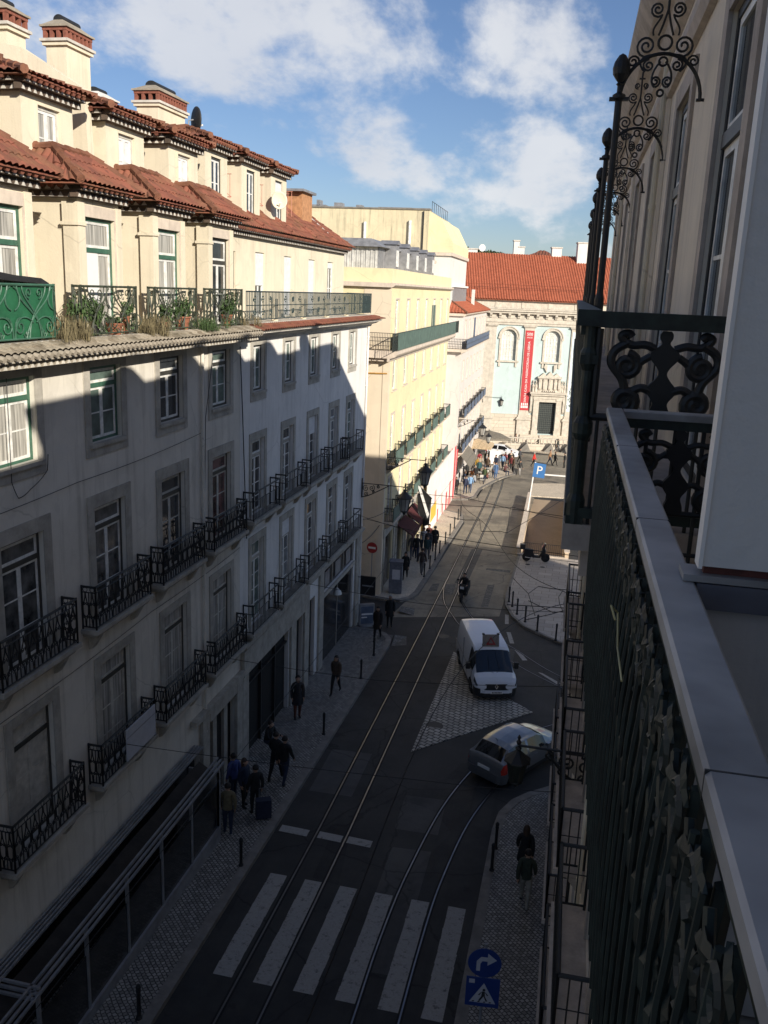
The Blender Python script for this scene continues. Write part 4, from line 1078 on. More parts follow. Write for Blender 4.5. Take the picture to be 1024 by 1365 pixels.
dish('cream satellite dish on the last attic window', (XL - 1.0, 32.85, 19.55), .30, radians(-60), 'cream')

# weeds and pots on the old terrace
def potted(label, loc, pr, ph, n, spread, hgt, potmat='terracotta', leafm='leaf', seed=1):
    r = random.Random(seed); t = thing('potted_plant', label, 'potted plant', loc)
    mb = MB(); mb.lathe([(pr * .7, 0), (pr, ph), (pr * 1.1, ph), (pr * 1.1, ph * .88), (pr * .9, ph * .85)], 0, 0, 12); mb.build('pot', potmat, t)
    mb = MB(); plant_clump(mb, 0, 0, ph * .9, spread, hgt, n, .022, 0, .4, r); leaf_cloud(mb, (0, 0, ph + hgt * .42), (spread * .8, spread * 1.1, hgt * .46), n * 6, .07, 0, r); leaf_cloud(mb, (.05, 0, ph * .5), (spread * .7, spread * 1.2, ph * .6), n * 2, .06, 0, r); mb.build('foliage', leafm, t)
ZT = 15.26
potted('dark leafy potted plant at the left end of the second terrace', (XL + .05, 17.35, ZT), .14, .22, 40, .35, .8, 'plastic', 'leaf', 3)
potted('tall green potted plant in the middle of the second terrace', (XL + .04, 17.9, ZT), .15, .25, 40, .35, .65, 'plastic', 'leaf', 5)
potted('yellow-green plant in a tall red pot at the right end of the second terrace', (XL + .08, 19.25, ZT), .10, .42, 36, .22, .38, 'terracotta', 'leaf', 6)
potted('orange flower pot with low leaves on the second terrace', (XL + .08, 18.75, ZT), .19, .26, 26, .25, .16, 'terracotta', 'leaf', 8)
potted('bushy green plant on the left of the third terrace', (XL + .05, 21.3, ZT), .15, .22, 42, .38, .62, 'terracotta', 'leaf', 9)
potted('large red pot with a climbing plant on the third terrace', (XL + .06, 22.3, ZT), .22, .34, 40, .36, .6, 'terracotta', 'leaf', 10)
potted('red pot with thin stems on the fourth terrace', (XL + .07, 25.3, ZT), .17, .34, 26, .26, .55, 'terracotta', 'leaf', 11)
potted('climbing plant wound into the railing of the fourth terrace', (XL + .03, 25.6, ZT), .12, .2, 44, .30, .95, 'plastic', 'leaf', 12)
def weeds(label, y, w, n, seed, mat='leaf_dry', hgt=.42, z=15.26, x=.22):
    r = random.Random(seed); mb = MB()
    for i in range(n):
        yy = y + r.gauss(0, w * .4); plant_clump(mb, XL + x + r.uniform(-.25, .32), yy, z - r.uniform(0, .08), .24, hgt * r.uniform(.4, 1.2), 30, .0045, 0, .9, r)
    tag(mb.build('wild_grass', mat), label, 'weeds')
weeds('clump of dry grass sprouting between the first and second terrace', 16.75, .75, 26, 21, hgt=.62)
weeds('long dry grass hanging over the gutter between the second and third terrace', 20.25, .75, 24, 22, hgt=.55, x=.3)
weeds('green weeds growing in the gutter below the third terrace', 23.3, .9, 18, 23, 'leaf', .4, x=.35)
weeds('dry weeds in the gutter at the end of the old terrace', 26.6, .5, 10, 24, hgt=.4, x=.25)
weeds('thin dry weeds under the small top-floor window', 28.0, .35, 12, 25, hgt=.35, z=16.1, x=-1.02)
cl = MB(); cl.box(.0, .02, -.24, .24, 0, 1.35); tag(cl.build('white_sheet', 'letter'), 'white cloth hanging inside the second terrace door', 'cloth').location = (XL - .10, 18.15, 15.75)

# street terrace enclosure in front of the worn house
enc = thing('terrace_enclosure', 'long dark cafe enclosure with striped beams and glass sides on the pavement', 'cafe terrace', (XL, 0, 0))
mb = MB()
for i in range(4): mb.box(.06 + i * .09, .10 + i * .09, 6.0, 22.7, 2.74, 2.80)
mb.build('wall_beam', 'zinc', enc)
mb = MB()
for i in range(3): mb.box(.98 + i * .10, 1.03 + i * .10, 6.0, 22.3, 2.70 - i * .05, 2.76 - i * .05)
mb.build('outer_beam', 'zinc', enc)
mb = MB()
for i in range(3): mb.box(.08, 1.20, 13.0 - i * .10, 13.05 - i * .10, 2.70 - i * .05, 2.76 - i * .05)
mb.build('end_beam', 'zinc', enc)
mb = MB()
NR = 28
for i in range(NR):
    a, b = 6.2 + (22.2 - 6.2) * i / NR, 6.2 + (22.2 - 6.2) * (i + 1) / NR; s0, s1 = .10 * sin(i * 1.3), .10 * sin((i + 1) * 1.3)
    mb.quad((.45, a, 2.60 + s0 * .2), (.96, a, 2.36 + s0), (.96, b, 2.36 + s1), (.45, b, 2.60 + s1 * .2))
mb.build('canopy', 'canvas_brown', enc)
mb = MB()
for y in (13.1, 14.9, 16.7, 18.5, 20.3, 22.2): mb.box(1.02, 1.09, y, y + .07, gz(y) + .13, 2.58)
mb.box(1.0, 1.12, 13.1, 22.2, gz(22) + .13, gz(13) + .34); mb.box(.1, 1.1, 22.2, 22.28, gz(22) + .13, 2.3); mb.build('post', 'zinc', enc)
mb = MB(); mb.box(1.04, 1.055, 13.2, 22.1, .4, 1.9); mb.box(.2, 1.0, 22.24, 22.255, .2, 2.0); mb.build('glass_side', 'shopdark', enc)
sg = MB(); sg.box(0, .03, -.75, .75, 0, .85); sg.box(.031, .034, -.74, .74, .60, .625, 1)
b_ = tag(sg.build('notice_board', ['board', 'zinc']), 'blank pale board tied to a first-floor balcony railing', 'board'); b_.location = (XL + .44, 18.75, 4.88)
# ---------------------------------------------------------------- yellow building
RZY = radians(1.2)
yel = thing('corner_building', 'pale yellow corner building with green-screened balconies and a corrugated roof storey', 'building', (-10.6, 50, 0), RZY)
Y0_, Y1_ = -2.1, 22.0
YC = [-.35 + 3.47 * k for k in range(7)]
h = [(y - .5, y + .5, 13.42, 16.0) for y in YC] + [(y - .55, y + .55, 11.0, 12.72) for y in YC] + [(y - .52, y + .52, 6.9, 9.55) for y in YC] + [(y - .52, y + .52, 3.55, 5.9) for y in YC]
sh = [(-1.3, 1.2, -1.3, 2.5), (2.6, 4.6, -1.4, 2.4), (6.0, 8.2, -1.5, 2.4), (9.4, 11.6, -1.6, 2.4)]
mb = MB(); wall(mb, Y0_, Y1_, -3, 17.62, h + sh, .16)
mb.quad((0, Y0_, -3), (0, Y0_, 17.62), (-16, Y0_, 17.62), (-16, Y0_, -3)); mb.quad((0, Y1_, -3), (-16, Y1_, -3), (-16, Y1_, 17.62), (0, Y1_, 17.62)); mb.quad((0, Y0_, 17.62), (0, Y1_, 17.62), (-16, Y1_, 17.62), (-16, Y0_, 17.62))
mb.quad((-.165, Y0_ + .05, -3), (-.165, Y1_ - .05, -3), (-.165, Y1_ - .05, 17.5), (-.165, Y0_ + .05, 17.5), 1); mb.build('wall', ['yellow', 'dark'], yel)
for y in YC:
    window(yel, y, 13.42, 1.0, 2.58, .24, 'white', 'white', 'glass_green', (.10, .10, 0), 'pale_stone', .14, 1)
    window(yel, y, 11.0, 1.1, 1.72, 0, 'white', 'white', 'glass_green', (.12, .12, .10), 'pale_stone', .14, 1, sill=True)
    window(yel, y, 6.9, 1.04, 2.65, .22, 'white', 'white', 'glass_green', (.13, .16, 0), 'pale_stone', .14, 2)
    window(yel, y, 3.55, 1.04, 2.35, .22, 'white', 'white', 'glass', (.13, .16, 0), 'pale_stone', .14, 2)
    balcony(yel, y - .1, 6.86, 2.5, .55, .82, 'plain', 'iron_green', 'pale_stone', .2, screen='green_mesh')
    balcony(yel, y - .1, 3.5, 2.5, .55, .82, 'plain', 'iron_green', 'pale_stone', .2, screen='green_mesh')
prof = [(.003, 12.72), (.10, 12.72), (.16, 12.88), (.45, 12.98), (.56, 13.12), (.56, 13.30), (.003, 13.30)]
band(yel, Y0_ - .55, 22.5, prof, 'pale_stone', 'terrace_ledge')
mb = MB(); mb.box(-7, -.0, Y0_ - .55, Y0_ - .004, 12.9, 13.30); mb.box(-7, .1, Y0_ - .35, Y0_ - .004, 12.72, 12.89); mb.build('terrace_ledge', 'pale_stone', yel)
prof = [(.003, 16.62), (.10, 16.66), (.24, 16.76), (.24, 16.88), (.003, 16.90)]
band(yel, Y0_ - .2, 22.1, prof, 'pale_stone', 'cornice')
mb = MB(); mb.box(-16, -.004, Y0_ - .24, Y0_ - .004, 16.64, 16.88); mb.build('cornice', 'pale_stone', yel)
rl = rail_ornate(28.3, .1, .95, 'plain', 13.3); o = rl.build('terrace_railing', 'iron_green', yel); o.location = (.40, 10.4, 0)
mb = MB(); mb.box(.53, .54, Y0_ - .3, 22.4, 13.33, 14.24); mb.build('railing_screen', 'green_mesh', yel)
rl = MB()
for i in range(46): rl.tube([(.5 - i * .09, Y0_ - .45, 13.3), (.5 - i * .09, Y0_ - .45, 14.22)], .011, 4)
for z in (13.36, 13.8, 14.24): rl.tube([(.5, Y0_ - .45, z), (-4, Y0_ - .45, z)], .016, 5)
rl.build('terrace_railing', 'iron', yel)
mb = MB(); mb.box(-1.5, .012, Y0_ - .03, Y0_ - .003, 13.32, 16.6); mb.build('corner_panel', 'peach', yel)
mb = MB(); mb.box(-12, -.31, Y0_ - .022, Y0_ - .003, -2.5, 12.70); mb.build('side_render', 'peach', yel)
mb = MB(); mb.box(.003, .03, 12.6, 14.3, 13.4, 15.6); mb.build('folded_shutter', 'green_mesh', yel)
pp = MB(); pp.tube([(-1.9, Y0_ - .06, -.8), (-1.9, Y0_ - .06, 12.7)], .055, 7); pp.tube([(-1.9, Y0_ - .06, 12.0), (-.05, Y0_ - .06, 12.05)], .04, 6); pp.build('downpipe', flat('ochre_pipe', (.50, .26, .06), .6), yel)
mb = MB(); mb.box(-.30, .05, Y0_ - .05, Y0_ + .3, -1.2, 12.7); mb.build('corner_quoin', 'peach', yel)
mb = MB(); mb.box(.003, .12, -1.9, 12.4, 2.55, 3.1); mb.build('shop_frieze', 'grey_stone', yel)
for a in (-1.75, 1.35, 2.1, 4.75, 5.5, 8.3, 8.9, 11.7): mb = MB(); mb.box(.003, .09, a, a + .42, -2.2, 2.545); mb.build('stone_pier', 'grey_stone', yel)
mb = MB()
for a, b, c, d in sh: mb.box(-.12, -.10, a, b, c, d)
mb.build('shop_window', 'shopdark', yel)
mb = MB(); mb.prism([(.1, 2.35), (1.1, 1.75), (1.1, 1.45), (1.06, 1.45), (1.06, 1.72), (.1, 2.30)], lambda u, v, t: (u, t, v), 2.3, 5.0); mb.prism([(.1, 2.35), (1.0, 1.65), (1.0, 1.35), (.96, 1.35), (.96, 1.62), (.1, 2.30)], lambda u, v, t: (u, t, v), 5.6, 8.6)
mb.build('shop_awning', flat('dark_red_canvas', (.07, .012, .014), .9), yel)
# corrugated roof storey
mb = MB()
def corr(a, b, z0, z1, step=.22, m=0):
    a, b = Vector(a), Vector(b); L = (b - a).length; d = (b - a) / L; nn = Vector((d.y, -d.x, 0)); n = int(L / step)
    for i in range(n):
        p, q = a + d * (L * i / n), a + d * (L * (i + .5) / n); r_ = a + d * (L * (i + 1) / n)
        for s, e, o in ((p, q, .0), (q, r_, .04)):
            s, e = s + nn * o, e + nn * o; mb.quad((s.x, s.y, z0), (e.x, e.y, z0), (e.x, e.y, z1), (s.x, s.y, z1), m)
corr((-9, -.9, 0), (-1.1, -.9, 0), 17.62, 18.75, .26); corr((-1.1, -.9, 0), (-1.1, 16, 0), 17.62, 18.75, .26)
mb.build('metal_storey', 'zinc_light', yel)
mb = MB(); mb.box(-9, -1.06, -.86, 16, 17.63, 18.74)
mb.hexa([(-9.2, -1.25, 18.76), (-.75, -1.25, 18.76), (-.75, 16.2, 18.76), (-9.2, 16.2, 18.76)], [(-9, -.9, 19.2), (-1.5, -.9, 19.2), (-1.5, 16, 19.2), (-9, 16, 19.2)]); mb.build('metal_roof', 'zinc', yel)
for i, y in enumerate((1.4, 4.8, 8.2, 11.6, 15.0)):
    mb = MB(); mb.box(-1.2, -.45, y - .5, y + .5, 17.63, 19.0, 0); mb.box(-.44, -.42, y - .36, y + .36, 17.8, 18.7, 1); mb.prism([(-.62, 19.002), (.0, 19.24), (.62, 19.002)], lambda u, v, t: (t, y + u, v), -1.4, -.35, 2)
    mb.build('roof_dormer', ['zinc', 'white', 'zinc'], yel)
mb = MB(); tile_slope(mb, (-9.6, -1.6, 17.66), (-3.2, -1.6, 17.66), (-9.6, 2.0, 19.6), (-6.4, 2.0, 19.6), .25); mb.build('tiled_lean_to', 'tile', yel)
# hoarding along the far half of the ground floor
hd = thing('site_hoarding', 'tall white sheet hoarding with red printed stripes along the pavement', 'hoarding', (-10.45, 50, 0), RZY)
mb = MB(); mb.box(.22, .27, 12.3, 29.4, -2.4, 3.1); mb.build('sheet', 'netting', hd)
mst = flat('printed_red', (.58, .09, .09), .8)
for a, w_, c, d in ((27.8, 1.3, -2.3, 3.1), (25.4, .8, -2.3, .4), (23.2, .9, -2.3, -.1), (21.2, .5, -2.3, -.6), (18.2, .6, -1.6, -.4)): mb = MB(); mb.box(.272, .278, a, a + w_, c, d); mb.build('red_stripe', mst, hd)
mst = flat('printed_pink', (.62, .36, .30), .8)
for a, w_, c, d in ((24.4, .8, -1.9, -.9), (26.4, .9, -2.1, -1.2), (20.4, .5, -1.2, .4), (16.3, .9, .6, 1.5)): mb = MB(); mb.box(.273, .279, a, a + w_, c, d); mb.build('printed_shape', mst, hd)
mb = MB(); mb.box(.28, .31, 14.6, 17.2, -.55, .55); tag(mb.build('yellow_board', 'yellow_sign', hd))
fl = thing('hanging_flag', 'dark flag with a pale edge hanging from a pole over the pavement', 'flag', (-9.95, 57.0, .9))
mb = MB(); mb.tube([(-.5, 0, 3.3), (.75, 0, 2.2)], .025, 6); mb.build('pole', 'iron', fl)
mb = MB(); mb.add([(-.35, .0, 3.15), (.7, .06, 2.2), (.62, .1, .35), (.25, -.05, .25), (-.2, .05, 1.3)], [(0, 1, 2, 3, 4)]); o = mb.build('cloth', 'black', fl); sm = o.modifiers.new('t', 'SOLIDIFY'); sm.thickness = .015
mb = MB(); mb.add([(-.30, -.05, 3.1), (-.05, -.05, 2.9), (.60, .0, 1.1), (.50, .0, .8)], [(0, 1, 2, 3)]); o = mb.build('pale_edge', 'letter', fl); sm = o.modifiers.new('t', 'SOLIDIFY'); sm.thickness = .012
bn = MB(); bn.box(-.30, .30, -.02, .02, -.1, 3.7); o = tag(bn.build('street_banner', flat('banner_red', (.60, .10, .11), .8)), 'tall red vertical banner at the end of the white hoarding', 'banner'); o.location = (-11.15, 79.9, -1.1); o.rotation_euler = (0, radians(2), 0)
ha = thing('shop_awning', 'grey awning sloping over the pavement at the corner beyond the hoarding', 'awning', (-11.3, 81.5, 0), RZY)
mb = MB(); mb.prism([(.0, 2.4), (1.5, .7), (1.5, .3), (1.46, .3), (1.46, .66), (.0, 2.34)], lambda u, v, t: (u, t, v), .3, 6.5); mb.build('canvas', 'canvas_dark', ha)
mb = MB()
for y in (.5, 6.3): mb.tube([(1.45, y, .4), (.05, y, .4)], .02, 5)
mb.build('frame', 'iron', ha)

# ---------------------------------------------------------------- grey house with blue balconies
gry = thing('corner_building', 'pale grey house with blue-screened balconies and a small red roof beyond the yellow building', 'building', (-11.2, 88, 0), RZY)
G0, G1 = -7.5, 14.5
GC = [-5.6 + 3.1 * k for k in range(7)]
h = [(y - .5, y + .5, 12.0, 14.1) for y in GC] + [(y - .5, y + .5, 8.6, 10.4) for y in GC] + [(y - .5, y + .5, 5.3, 7.5) for y in GC] + [(y - .5, y + .5, 2.0, 4.2) for y in GC] + [(y - .9, y + .9, -3.0, .9) for y in GC]
mb = MB(); wall(mb, G0, G1, -4, 14.75, h, .16)
mb.quad((0, G0, -4), (0, G0, 14.75), (-14, G0, 14.75), (-14, G0, -4)); mb.quad((0, G1, -4), (-14, G1, -4), (-14, G1, 14.75), (0, G1, 14.75)); mb.quad((0, G0, 14.75), (0, G1, 14.75), (-14, G1, 14.75), (-14, G0, 14.75))
mb.quad((-.165, G0 + .05, -4), (-.165, G1 - .05, -4), (-.165, G1 - .05, 14.6), (-.165, G0 + .05, 14.6), 1); mb.build('wall', ['greyhouse', 'dark'], gry)
for y in GC:
    window(gry, y, 12.0, 1.0, 2.1, 0, 'white', 'white', 'curtain', (.14, .14, 0), 'pale_stone', .14, 1)
    window(gry, y, 8.6, 1.0, 1.8, 0, 'white', 'white', 'curtain', (.14, .14, .1), 'pale_stone', .14, 1)
    window(gry, y, 5.3, 1.0, 2.2, 0, 'white', 'white', 'curtain', (.14, .14, 0), 'pale_stone', .14, 1)
    window(gry, y, 2.0, 1.0, 2.2, 0, 'white', 'white', 'curtain', (.14, .14, 0), 'pale_stone', .14, 1)
    balcony(gry, y, 5.3, 2.4, .5, .8, 'plain', 'iron', 'pale_stone', .2, screen='blue_mesh'); balcony(gry, y, 2.0, 2.4, .5, .85, 'plain', 'iron', 'pale_stone', .2, screen='blue_mesh')
band(gry, G0 - .5, G1 + .4, [(.003, 11.2), (.15, 11.3), (.5, 11.45), (.5, 11.6), (.003, 11.6)], 'pale_stone', 'terrace_ledge'); band(gry, G0 - .2, G1 + .2, [(.003, 14.45), (.12, 14.5), (.3, 14.65), (.3, 14.76), (.003, 14.76)], 'pale_stone', 'cornice')
mb = MB(); mb.box(-4, -.004, G0 - .5, G0 - .004, 11.35, 11.6); mb.box(-14, -.004, G0 - .25, G0 - .004, 14.5, 14.76); mb.build('terrace_ledge', 'pale_stone', gry)
mb = MB(); mb.box(.42, .44, G0 - .4, G1 + .3, 11.66, 12.45); mb.build('railing_screen', 'blue_mesh', gry)
rl = MB()
for z in (11.65, 12.05, 12.5): rl.tube([(.46, G0 - .44, z), (-3.5, G0 - .44, z)], .02, 5); rl.tube([(.46, G0 - .44, z), (.46, G1 + .3, z)], .02, 5)
for i in range(28): rl.tube([(.46 - i * .14, G0 - .44, 11.6), (.46 - i * .14, G0 - .44, 12.5)], .014, 4)
rl.build('terrace_railing', 'iron', gry)
mb = MB(); mb.box(.003, .03, 1.2, 2.9, 12.0, 14.2); mb.build('folded_shutter', 'blue_mesh', gry)
hip_roof(gry, -12, .35, G0 - .3, G1 + .3, 14.78, -3.6, G0 + 4.0, G1 - 4, 16.9, 'tile_new', .3, name='roof')
mb = MB(); mb.box(-4.6, -1.3, -5.8, 4.6, 14.9, 17.0, 0); mb.box(-4.8, -1.15, -6.0, 4.8, 17.002, 17.18, 1); mb.build('roof_cabin', ['zinc', 'letter'], gry)
mb = MB(); mb.box(-.9, -.6, 6.0, 6.4, 15.3, 16.9); mb.build('roof_pipe', 'white_wall', gry)

# large stained block rising behind
blk = thing('apartment_block', 'big plain stained yellow block with a flat roof rising behind the tiled roofs', 'building', (-14.4, 79, 0), RZY)
mb = MB(); mb.hexa([(-26, 0, -3), (0, 0, -3), (0, 14, -3), (-26, 14, -3)], [(-26, 0, 23.3), (0, 0, 23.3), (0, 14, 23.3), (-26, 14, 23.3)]); mb.build('wall', 'yellow_old', blk)
mb = MB(); mb.prism([(0, 23.2), (1.0, 22.7), (2.1, 20.7), (2.1, 19.9), (0, 19.9)], lambda u, v, t: (u + .003, t, v), .8, 13); mb.build('side_wing', 'yellow', blk)
mb = MB(); mb.box(.003, 2.0, .7, 13, -3, 19.6); mb.build('white_side_wing', 'white_wall', blk)
mb = MB(); mb.box(.003, 2.2, .5, 13.1, 19.602, 19.88); mb.build('wing_ledge', 'pale_stone', blk)
mb = MB(); mb.box(-9.2, .6, -3.4, -.003, -3, 18.9); mb.build('lower_wing', 'white_wall', blk)
mb = MB(); mb.box(-9.5, .9, -3.7, -.003, 18.902, 19.15); mb.box(-9.3, .7, -3.5, -.003, 19.152, 19.4); mb.build('wing_ledge', 'pale_stone', blk)
for x_, a_, b_, r_ in ((-5.6, 19.4, 22.2, .13), (-1.6, 19.6, 22.4, .13), (-8.0, 19.4, 21.0, .05)): mb = MB(); mb.tube([(x_, -.14, a_), (x_, -.14, b_)], r_, 7); mb.build('downpipe', 'white', blk)
mb = MB(); mb.box(-.5, -.4, -.12, -.003, 19.4, 23.2); mb.box(-2.1, -1.1, -.4, -.003, 19.5, 20.2); mb.build('wall_bracket', 'plastic', blk)
for x, w_, hh in ((-12, 2.6, .3), (-8.6, .7, .5), (-6.6, .5, .35), (-4.6, 3.0, .22), (-18, 2.2, .35), (-1.6, 1.6, .2), (-10.2, .3, .7)): mb = MB(); mb.box(x, x + w_, .5, 1.5, 23.302, 23.3 + hh); mb.build('roof_plant', 'zinc', blk)
mb = MB(); mb.box(-26.1, .1, -.1, .3, 23.301, 23.42); mb.build('coping', 'dark_stone', blk)
rl = MB()
for i in range(9): rl.tube([(.1, 1 + i * 1.2, 23.2), (.1, 1 + i * 1.2, 24.1)], .02, 4)
rl.tube([(.1, .8, 24.1), (.1, 11, 24.1)], .025, 4); rl.build('roof_railing', 'iron', blk)

# ---------------------------------------------------------------- church closing the view
CRZ = atan2(-.97694593, .21348687)
ch = thing('church', 'pale blue church with an orange tiled roof, arched windows and a carved stone doorway', 'church', (-5.430, 117.706, 0), CRZ)
CY0, CY1 = -15.0, 16.0
def arch_pts(cy, w, z0, zs, n=14): return [(cy - w / 2, z0), (cy + w / 2, z0), (cy + w / 2, zs)] + [(cy + w / 2 * cos(a), zs + w / 2 * sin(a)) for a in [pi * i / n for i in range(1, n)]] + [(cy - w / 2, zs)]
WC = (-4.66, .98, 6.6)
mb = MB(); wall(mb, CY0, CY1, -4.5, 13.5, [(c - .95, c + .95, 8.35, 12.25) for c in WC] + [(-.16, 2.06, -1.1, 3.1)], .35)
for c in WC:      # fill the corners above the round heads
    P = [(c + .95 * cos(pi * i / 14), 11.30 + .95 * sin(pi * i / 14)) for i in range(15)]
    for s in (0, 1):
        seg = P[:8] if s == 0 else P[7:]; cor = (c + .95, 12.25) if s == 0 else (c - .95, 12.25)
        for k in range(len(seg) - 1): mb.add([(0, *cor), (0, *seg[k]), (0, *seg[k + 1])], [(0, 1, 2)]) ; mb.quad((0, *seg[k]), (0, *seg[k + 1]), (-.3, *seg[k + 1]), (-.3, *seg[k]))
mb.quad((0, CY0, -4.5), (0, CY0, 13.5), (-22, CY0, 13.5), (-22, CY0, -4.5)); mb.quad((0, CY1, -4.5), (-22, CY1, -4.5), (-22, CY1, 13.5), (0, CY1, 13.5))
mb.build('wall', 'church_blue', ch)
mb = MB()
for a, b in ((-6.35, -.9), (2.84, 6.0)): mb.box(.004, .08, a, b, -4.5, 1.38)
mb.box(-.02, .0, 0, .01, -4, -3.9); mb.build('ashlar_base', 'church_ashlar', ch)
mb = MB()
for a, b in ((CY0, -7.7), (-7.7, -6.35), (-2.72, -1.42), (3.3, 4.6), (9.0, 10.3)):
    mb.box(.004, .16, a, b, 1.3, 12.55)
    mb.box(.004, .26, a - .1, b + .1, 12.552, 12.66); mb.box(.004, .36, a - .2, b + .2, 12.662, 12.80)
    mb.box(.004, .32, a - .18, b + .18, -4.5, .70); mb.box(.004, .46, a - .35, b + .35, .702, .86); mb.box(.004, .36, a - .22, b + .22, .862, 1.05); mb.box(.004, .24, a - .08, b + .08, 1.052, 1.298)
mb.build('pilaster', 'church_stone', ch)
mb = MB()
for z0, z1, d in ((12.82, 13.12, .20), (13.122, 13.3, .3), (13.302, 13.62, .26), (14.25, 14.5, .75), (14.502, 14.75, .95), (14.752, 14.9, 1.05)): mb.box(-.3, d, CY0, CY1, z0, z1)
mb.box(-.3, .30, CY0, CY1, 13.622, 14.248)
n = 26
for i in range(n):
    y = CY0 + (i + .5) * (CY1 - CY0) / n; mb.prism([(.302, 14.24), (.74, 14.24), (.70, 14.0), (.48, 13.86), (.42, 13.68), (.302, 13.64)], lambda u, v, t: (u, t, v), y - .16, y + .16)
mb.build('cornice', 'church_stone', ch)
mb = MB(); mb.box(-1.5, -.5, CY0, CY1, 14.9, 15.85); 
for i in range(9): mb.box(-.498, -.44, CY0 + 1.5 + i * 3.4, CY0 + 1.8 + i * 3.4, 14.95, 15.8)
mb.build('parapet', 'church_stone', ch)
mb = MB(); tile_slope(mb, (.05, CY0 + 3.5, 15.92), (.05, CY1, 15.92), (-9.4, CY0 + 1.5, 21.9), (-9.4, CY1, 21.9), .34, 34, .06, 0, 6)
mb.quad((.02, CY0 + 3.5, 15.86), (.02, CY1, 15.86), (-9.4, CY1, 21.84), (-9.4, CY0 + 1.5, 21.84)); mb.quad((-9.4, CY0 + 1.5, 21.9), (-9.4, CY1, 21.9), (-22, CY1, 15), (-22, CY0 + 1.5, 15)); mb.add([(.05, CY0 + 3.5, 15.9), (-9.4, CY0 + 1.5, 21.9), (-22, CY0 + 1.5, 15)], [(0, 1, 2)])
mb.build('roof', 'tile_new', ch)
rl = MB()
for i in range(13): y = CY0 + 4 + i * 2.1; rl.tube([(-1.5, y, 16.9), (-1.5, y, 17.8)], .02, 4)
for z in (17.4, 17.8): rl.tube([(-1.5, CY0 + 4, z), (-1.5, CY1, z)], .018, 4)
rl.build('roof_railing', flat('rusty_rail', (.16, .05, .03), .8), ch)
for c in WC:
    mb = MB()
    for q in range(14):
        a0, a1 = pi * q / 14, pi * (q + 1) / 14
        for r0, r1, d in ((.955, 1.22, .12), (1.222, 1.36, .20)):
            P = [(c + r0 * cos(a0), 11.30 + r0 * sin(a0)), (c + r1 * cos(a0), 11.30 + r1 * sin(a0)), (c + r1 * cos(a1), 11.30 + r1 * sin(a1)), (c + r0 * cos(a1), 11.30 + r0 * sin(a1))]
            mb.prism(P, lambda u, v, t: (t, u, v), .003, d)
    for s in (-1, 1): mb.box(.003, .12, c + s * .955, c + s * 1.22, 8.30, 11.30); mb.box(.003, .2, c + s * 1.1, c + s * 1.40, 11.05, 11.30)
    mb.box(.003, .22, c - 1.42, c + 1.42, 8.08, 8.28); mb.box(.003, .14, c - 1.2, c - .95, 7.5, 8.078); mb.box(.003, .14, c + .95, c + 1.2, 7.5, 8.078)
    w_ = mb.build('arched_window', 'church_stone', ch)
    mb = MB(); mb.box(-.34, -.32, c - .95, c + .95, 8.35, 12.24); mb.build('pane', glass('church_glass', (.62, .62, .56), .3, .4, .1), w_)
    mb = MB()
    for k in range(1, 5): mb.box(-.32, -.27, c - .95 + k * .38 - .02, c - .95 + k * .38 + .02, 8.35, 12.2)
    for k in range(1, 8): mb.box(-.318, -.272, c - .95, c + .95, 8.35 + k * .5 - .02, 8.35 + k * .5 + .02)
    for a in range(1, 6): mb.tube([(-.29, c, 11.3), (-.29, c + .9 * cos(pi * a / 6), 11.3 + .9 * sin(pi * a / 6))], .02, 4)
    mb.build('glazing_bar', 'white', w_)
# doorway
mb = MB()
for s in (0, 1):
    a = -.88 if s == 0 else 2.08; mb.box(.08, .32, a, a + .70, -1.2, 3.55); mb.box(.08, .42, a - .08, a + .78, -1.2, -.6); mb.box(.08, .40, a - .06, a + .76, 3.3, 3.55)
mb.box(.08, .30, -.17, 2.07, 3.12, 3.55); mb.box(.08, .40, -1.0, 2.9, 3.552, 3.95); mb.box(.05, .62, -1.35, 3.05, 3.952, 4.2); mb.box(.05, .78, -1.5, 3.2, 4.202, 4.42)
for s, y in ((1, -1.22), (-1, 3.02)): mb.prism([(.09, 1.6), (.35, 1.9), (.5, 3.2), (.4, 3.9), (.09, 3.9)], lambda u, v, t: (u, t, v), y - .14, y + .14)
mb.build('door_surround', 'church_stone', ch)
mb = MB(); mb.box(.03, .3, -.5, 2.4, 4.42, 6.2); mb.box(.03, .5, -.62, 2.52, 6.202, 6.42)
mb.prism([(-.4, 6.42), (.1, 6.9), (.5, 6.55), (.96, 7.1), (1.42, 6.55), (1.82, 6.9), (2.32, 6.42)], lambda u, v, t: (t, u, v), .05, .42)
for y in (-.3, .25, .96, 1.67, 2.2): mb.prism([(.3, 4.6), (.5, 4.9), (.44, 5.7), (.52, 6.1), (.3, 6.2)], lambda u, v, t: (u, t, v), y - .12, y + .12)
for y in (-1.1, -.75, 2.7, 3.0): mb.lathe([(.02, 6.0), (.10, 5.7), (.05, 5.5), (.20, 5.2), (.14, 4.9), (.18, 4.42)][::-1], .2, y, 8)
mb.prism([(-.9, 4.42), (-.45, 4.42), (-.5, 5.9), (-.62, 5.2)], lambda u, v, t: (t, u, v), .05, .3); mb.prism([(2.85, 4.42), (2.4, 4.42), (2.45, 5.9), (2.57, 5.2)], lambda u, v, t: (t, u, v), .05, .3)
for i in range(7): mb.lathe([(.01, 4.43), (.12, 4.51), (.09, 4.63), (.01, 4.67)], .4, .2 + i * .26, 7)
mb.prism([(.3, 6.95), (.35, 7.9), (.02, 8.05), (-.1, 7.6)], lambda u, v, t: (t, u + .2, v), .02, .25); mb.prism([(1.6, 6.95), (1.55, 7.9), (1.95, 8.05), (2.0, 7.6)], lambda u, v, t: (t, u - .2, v), .02, .25)
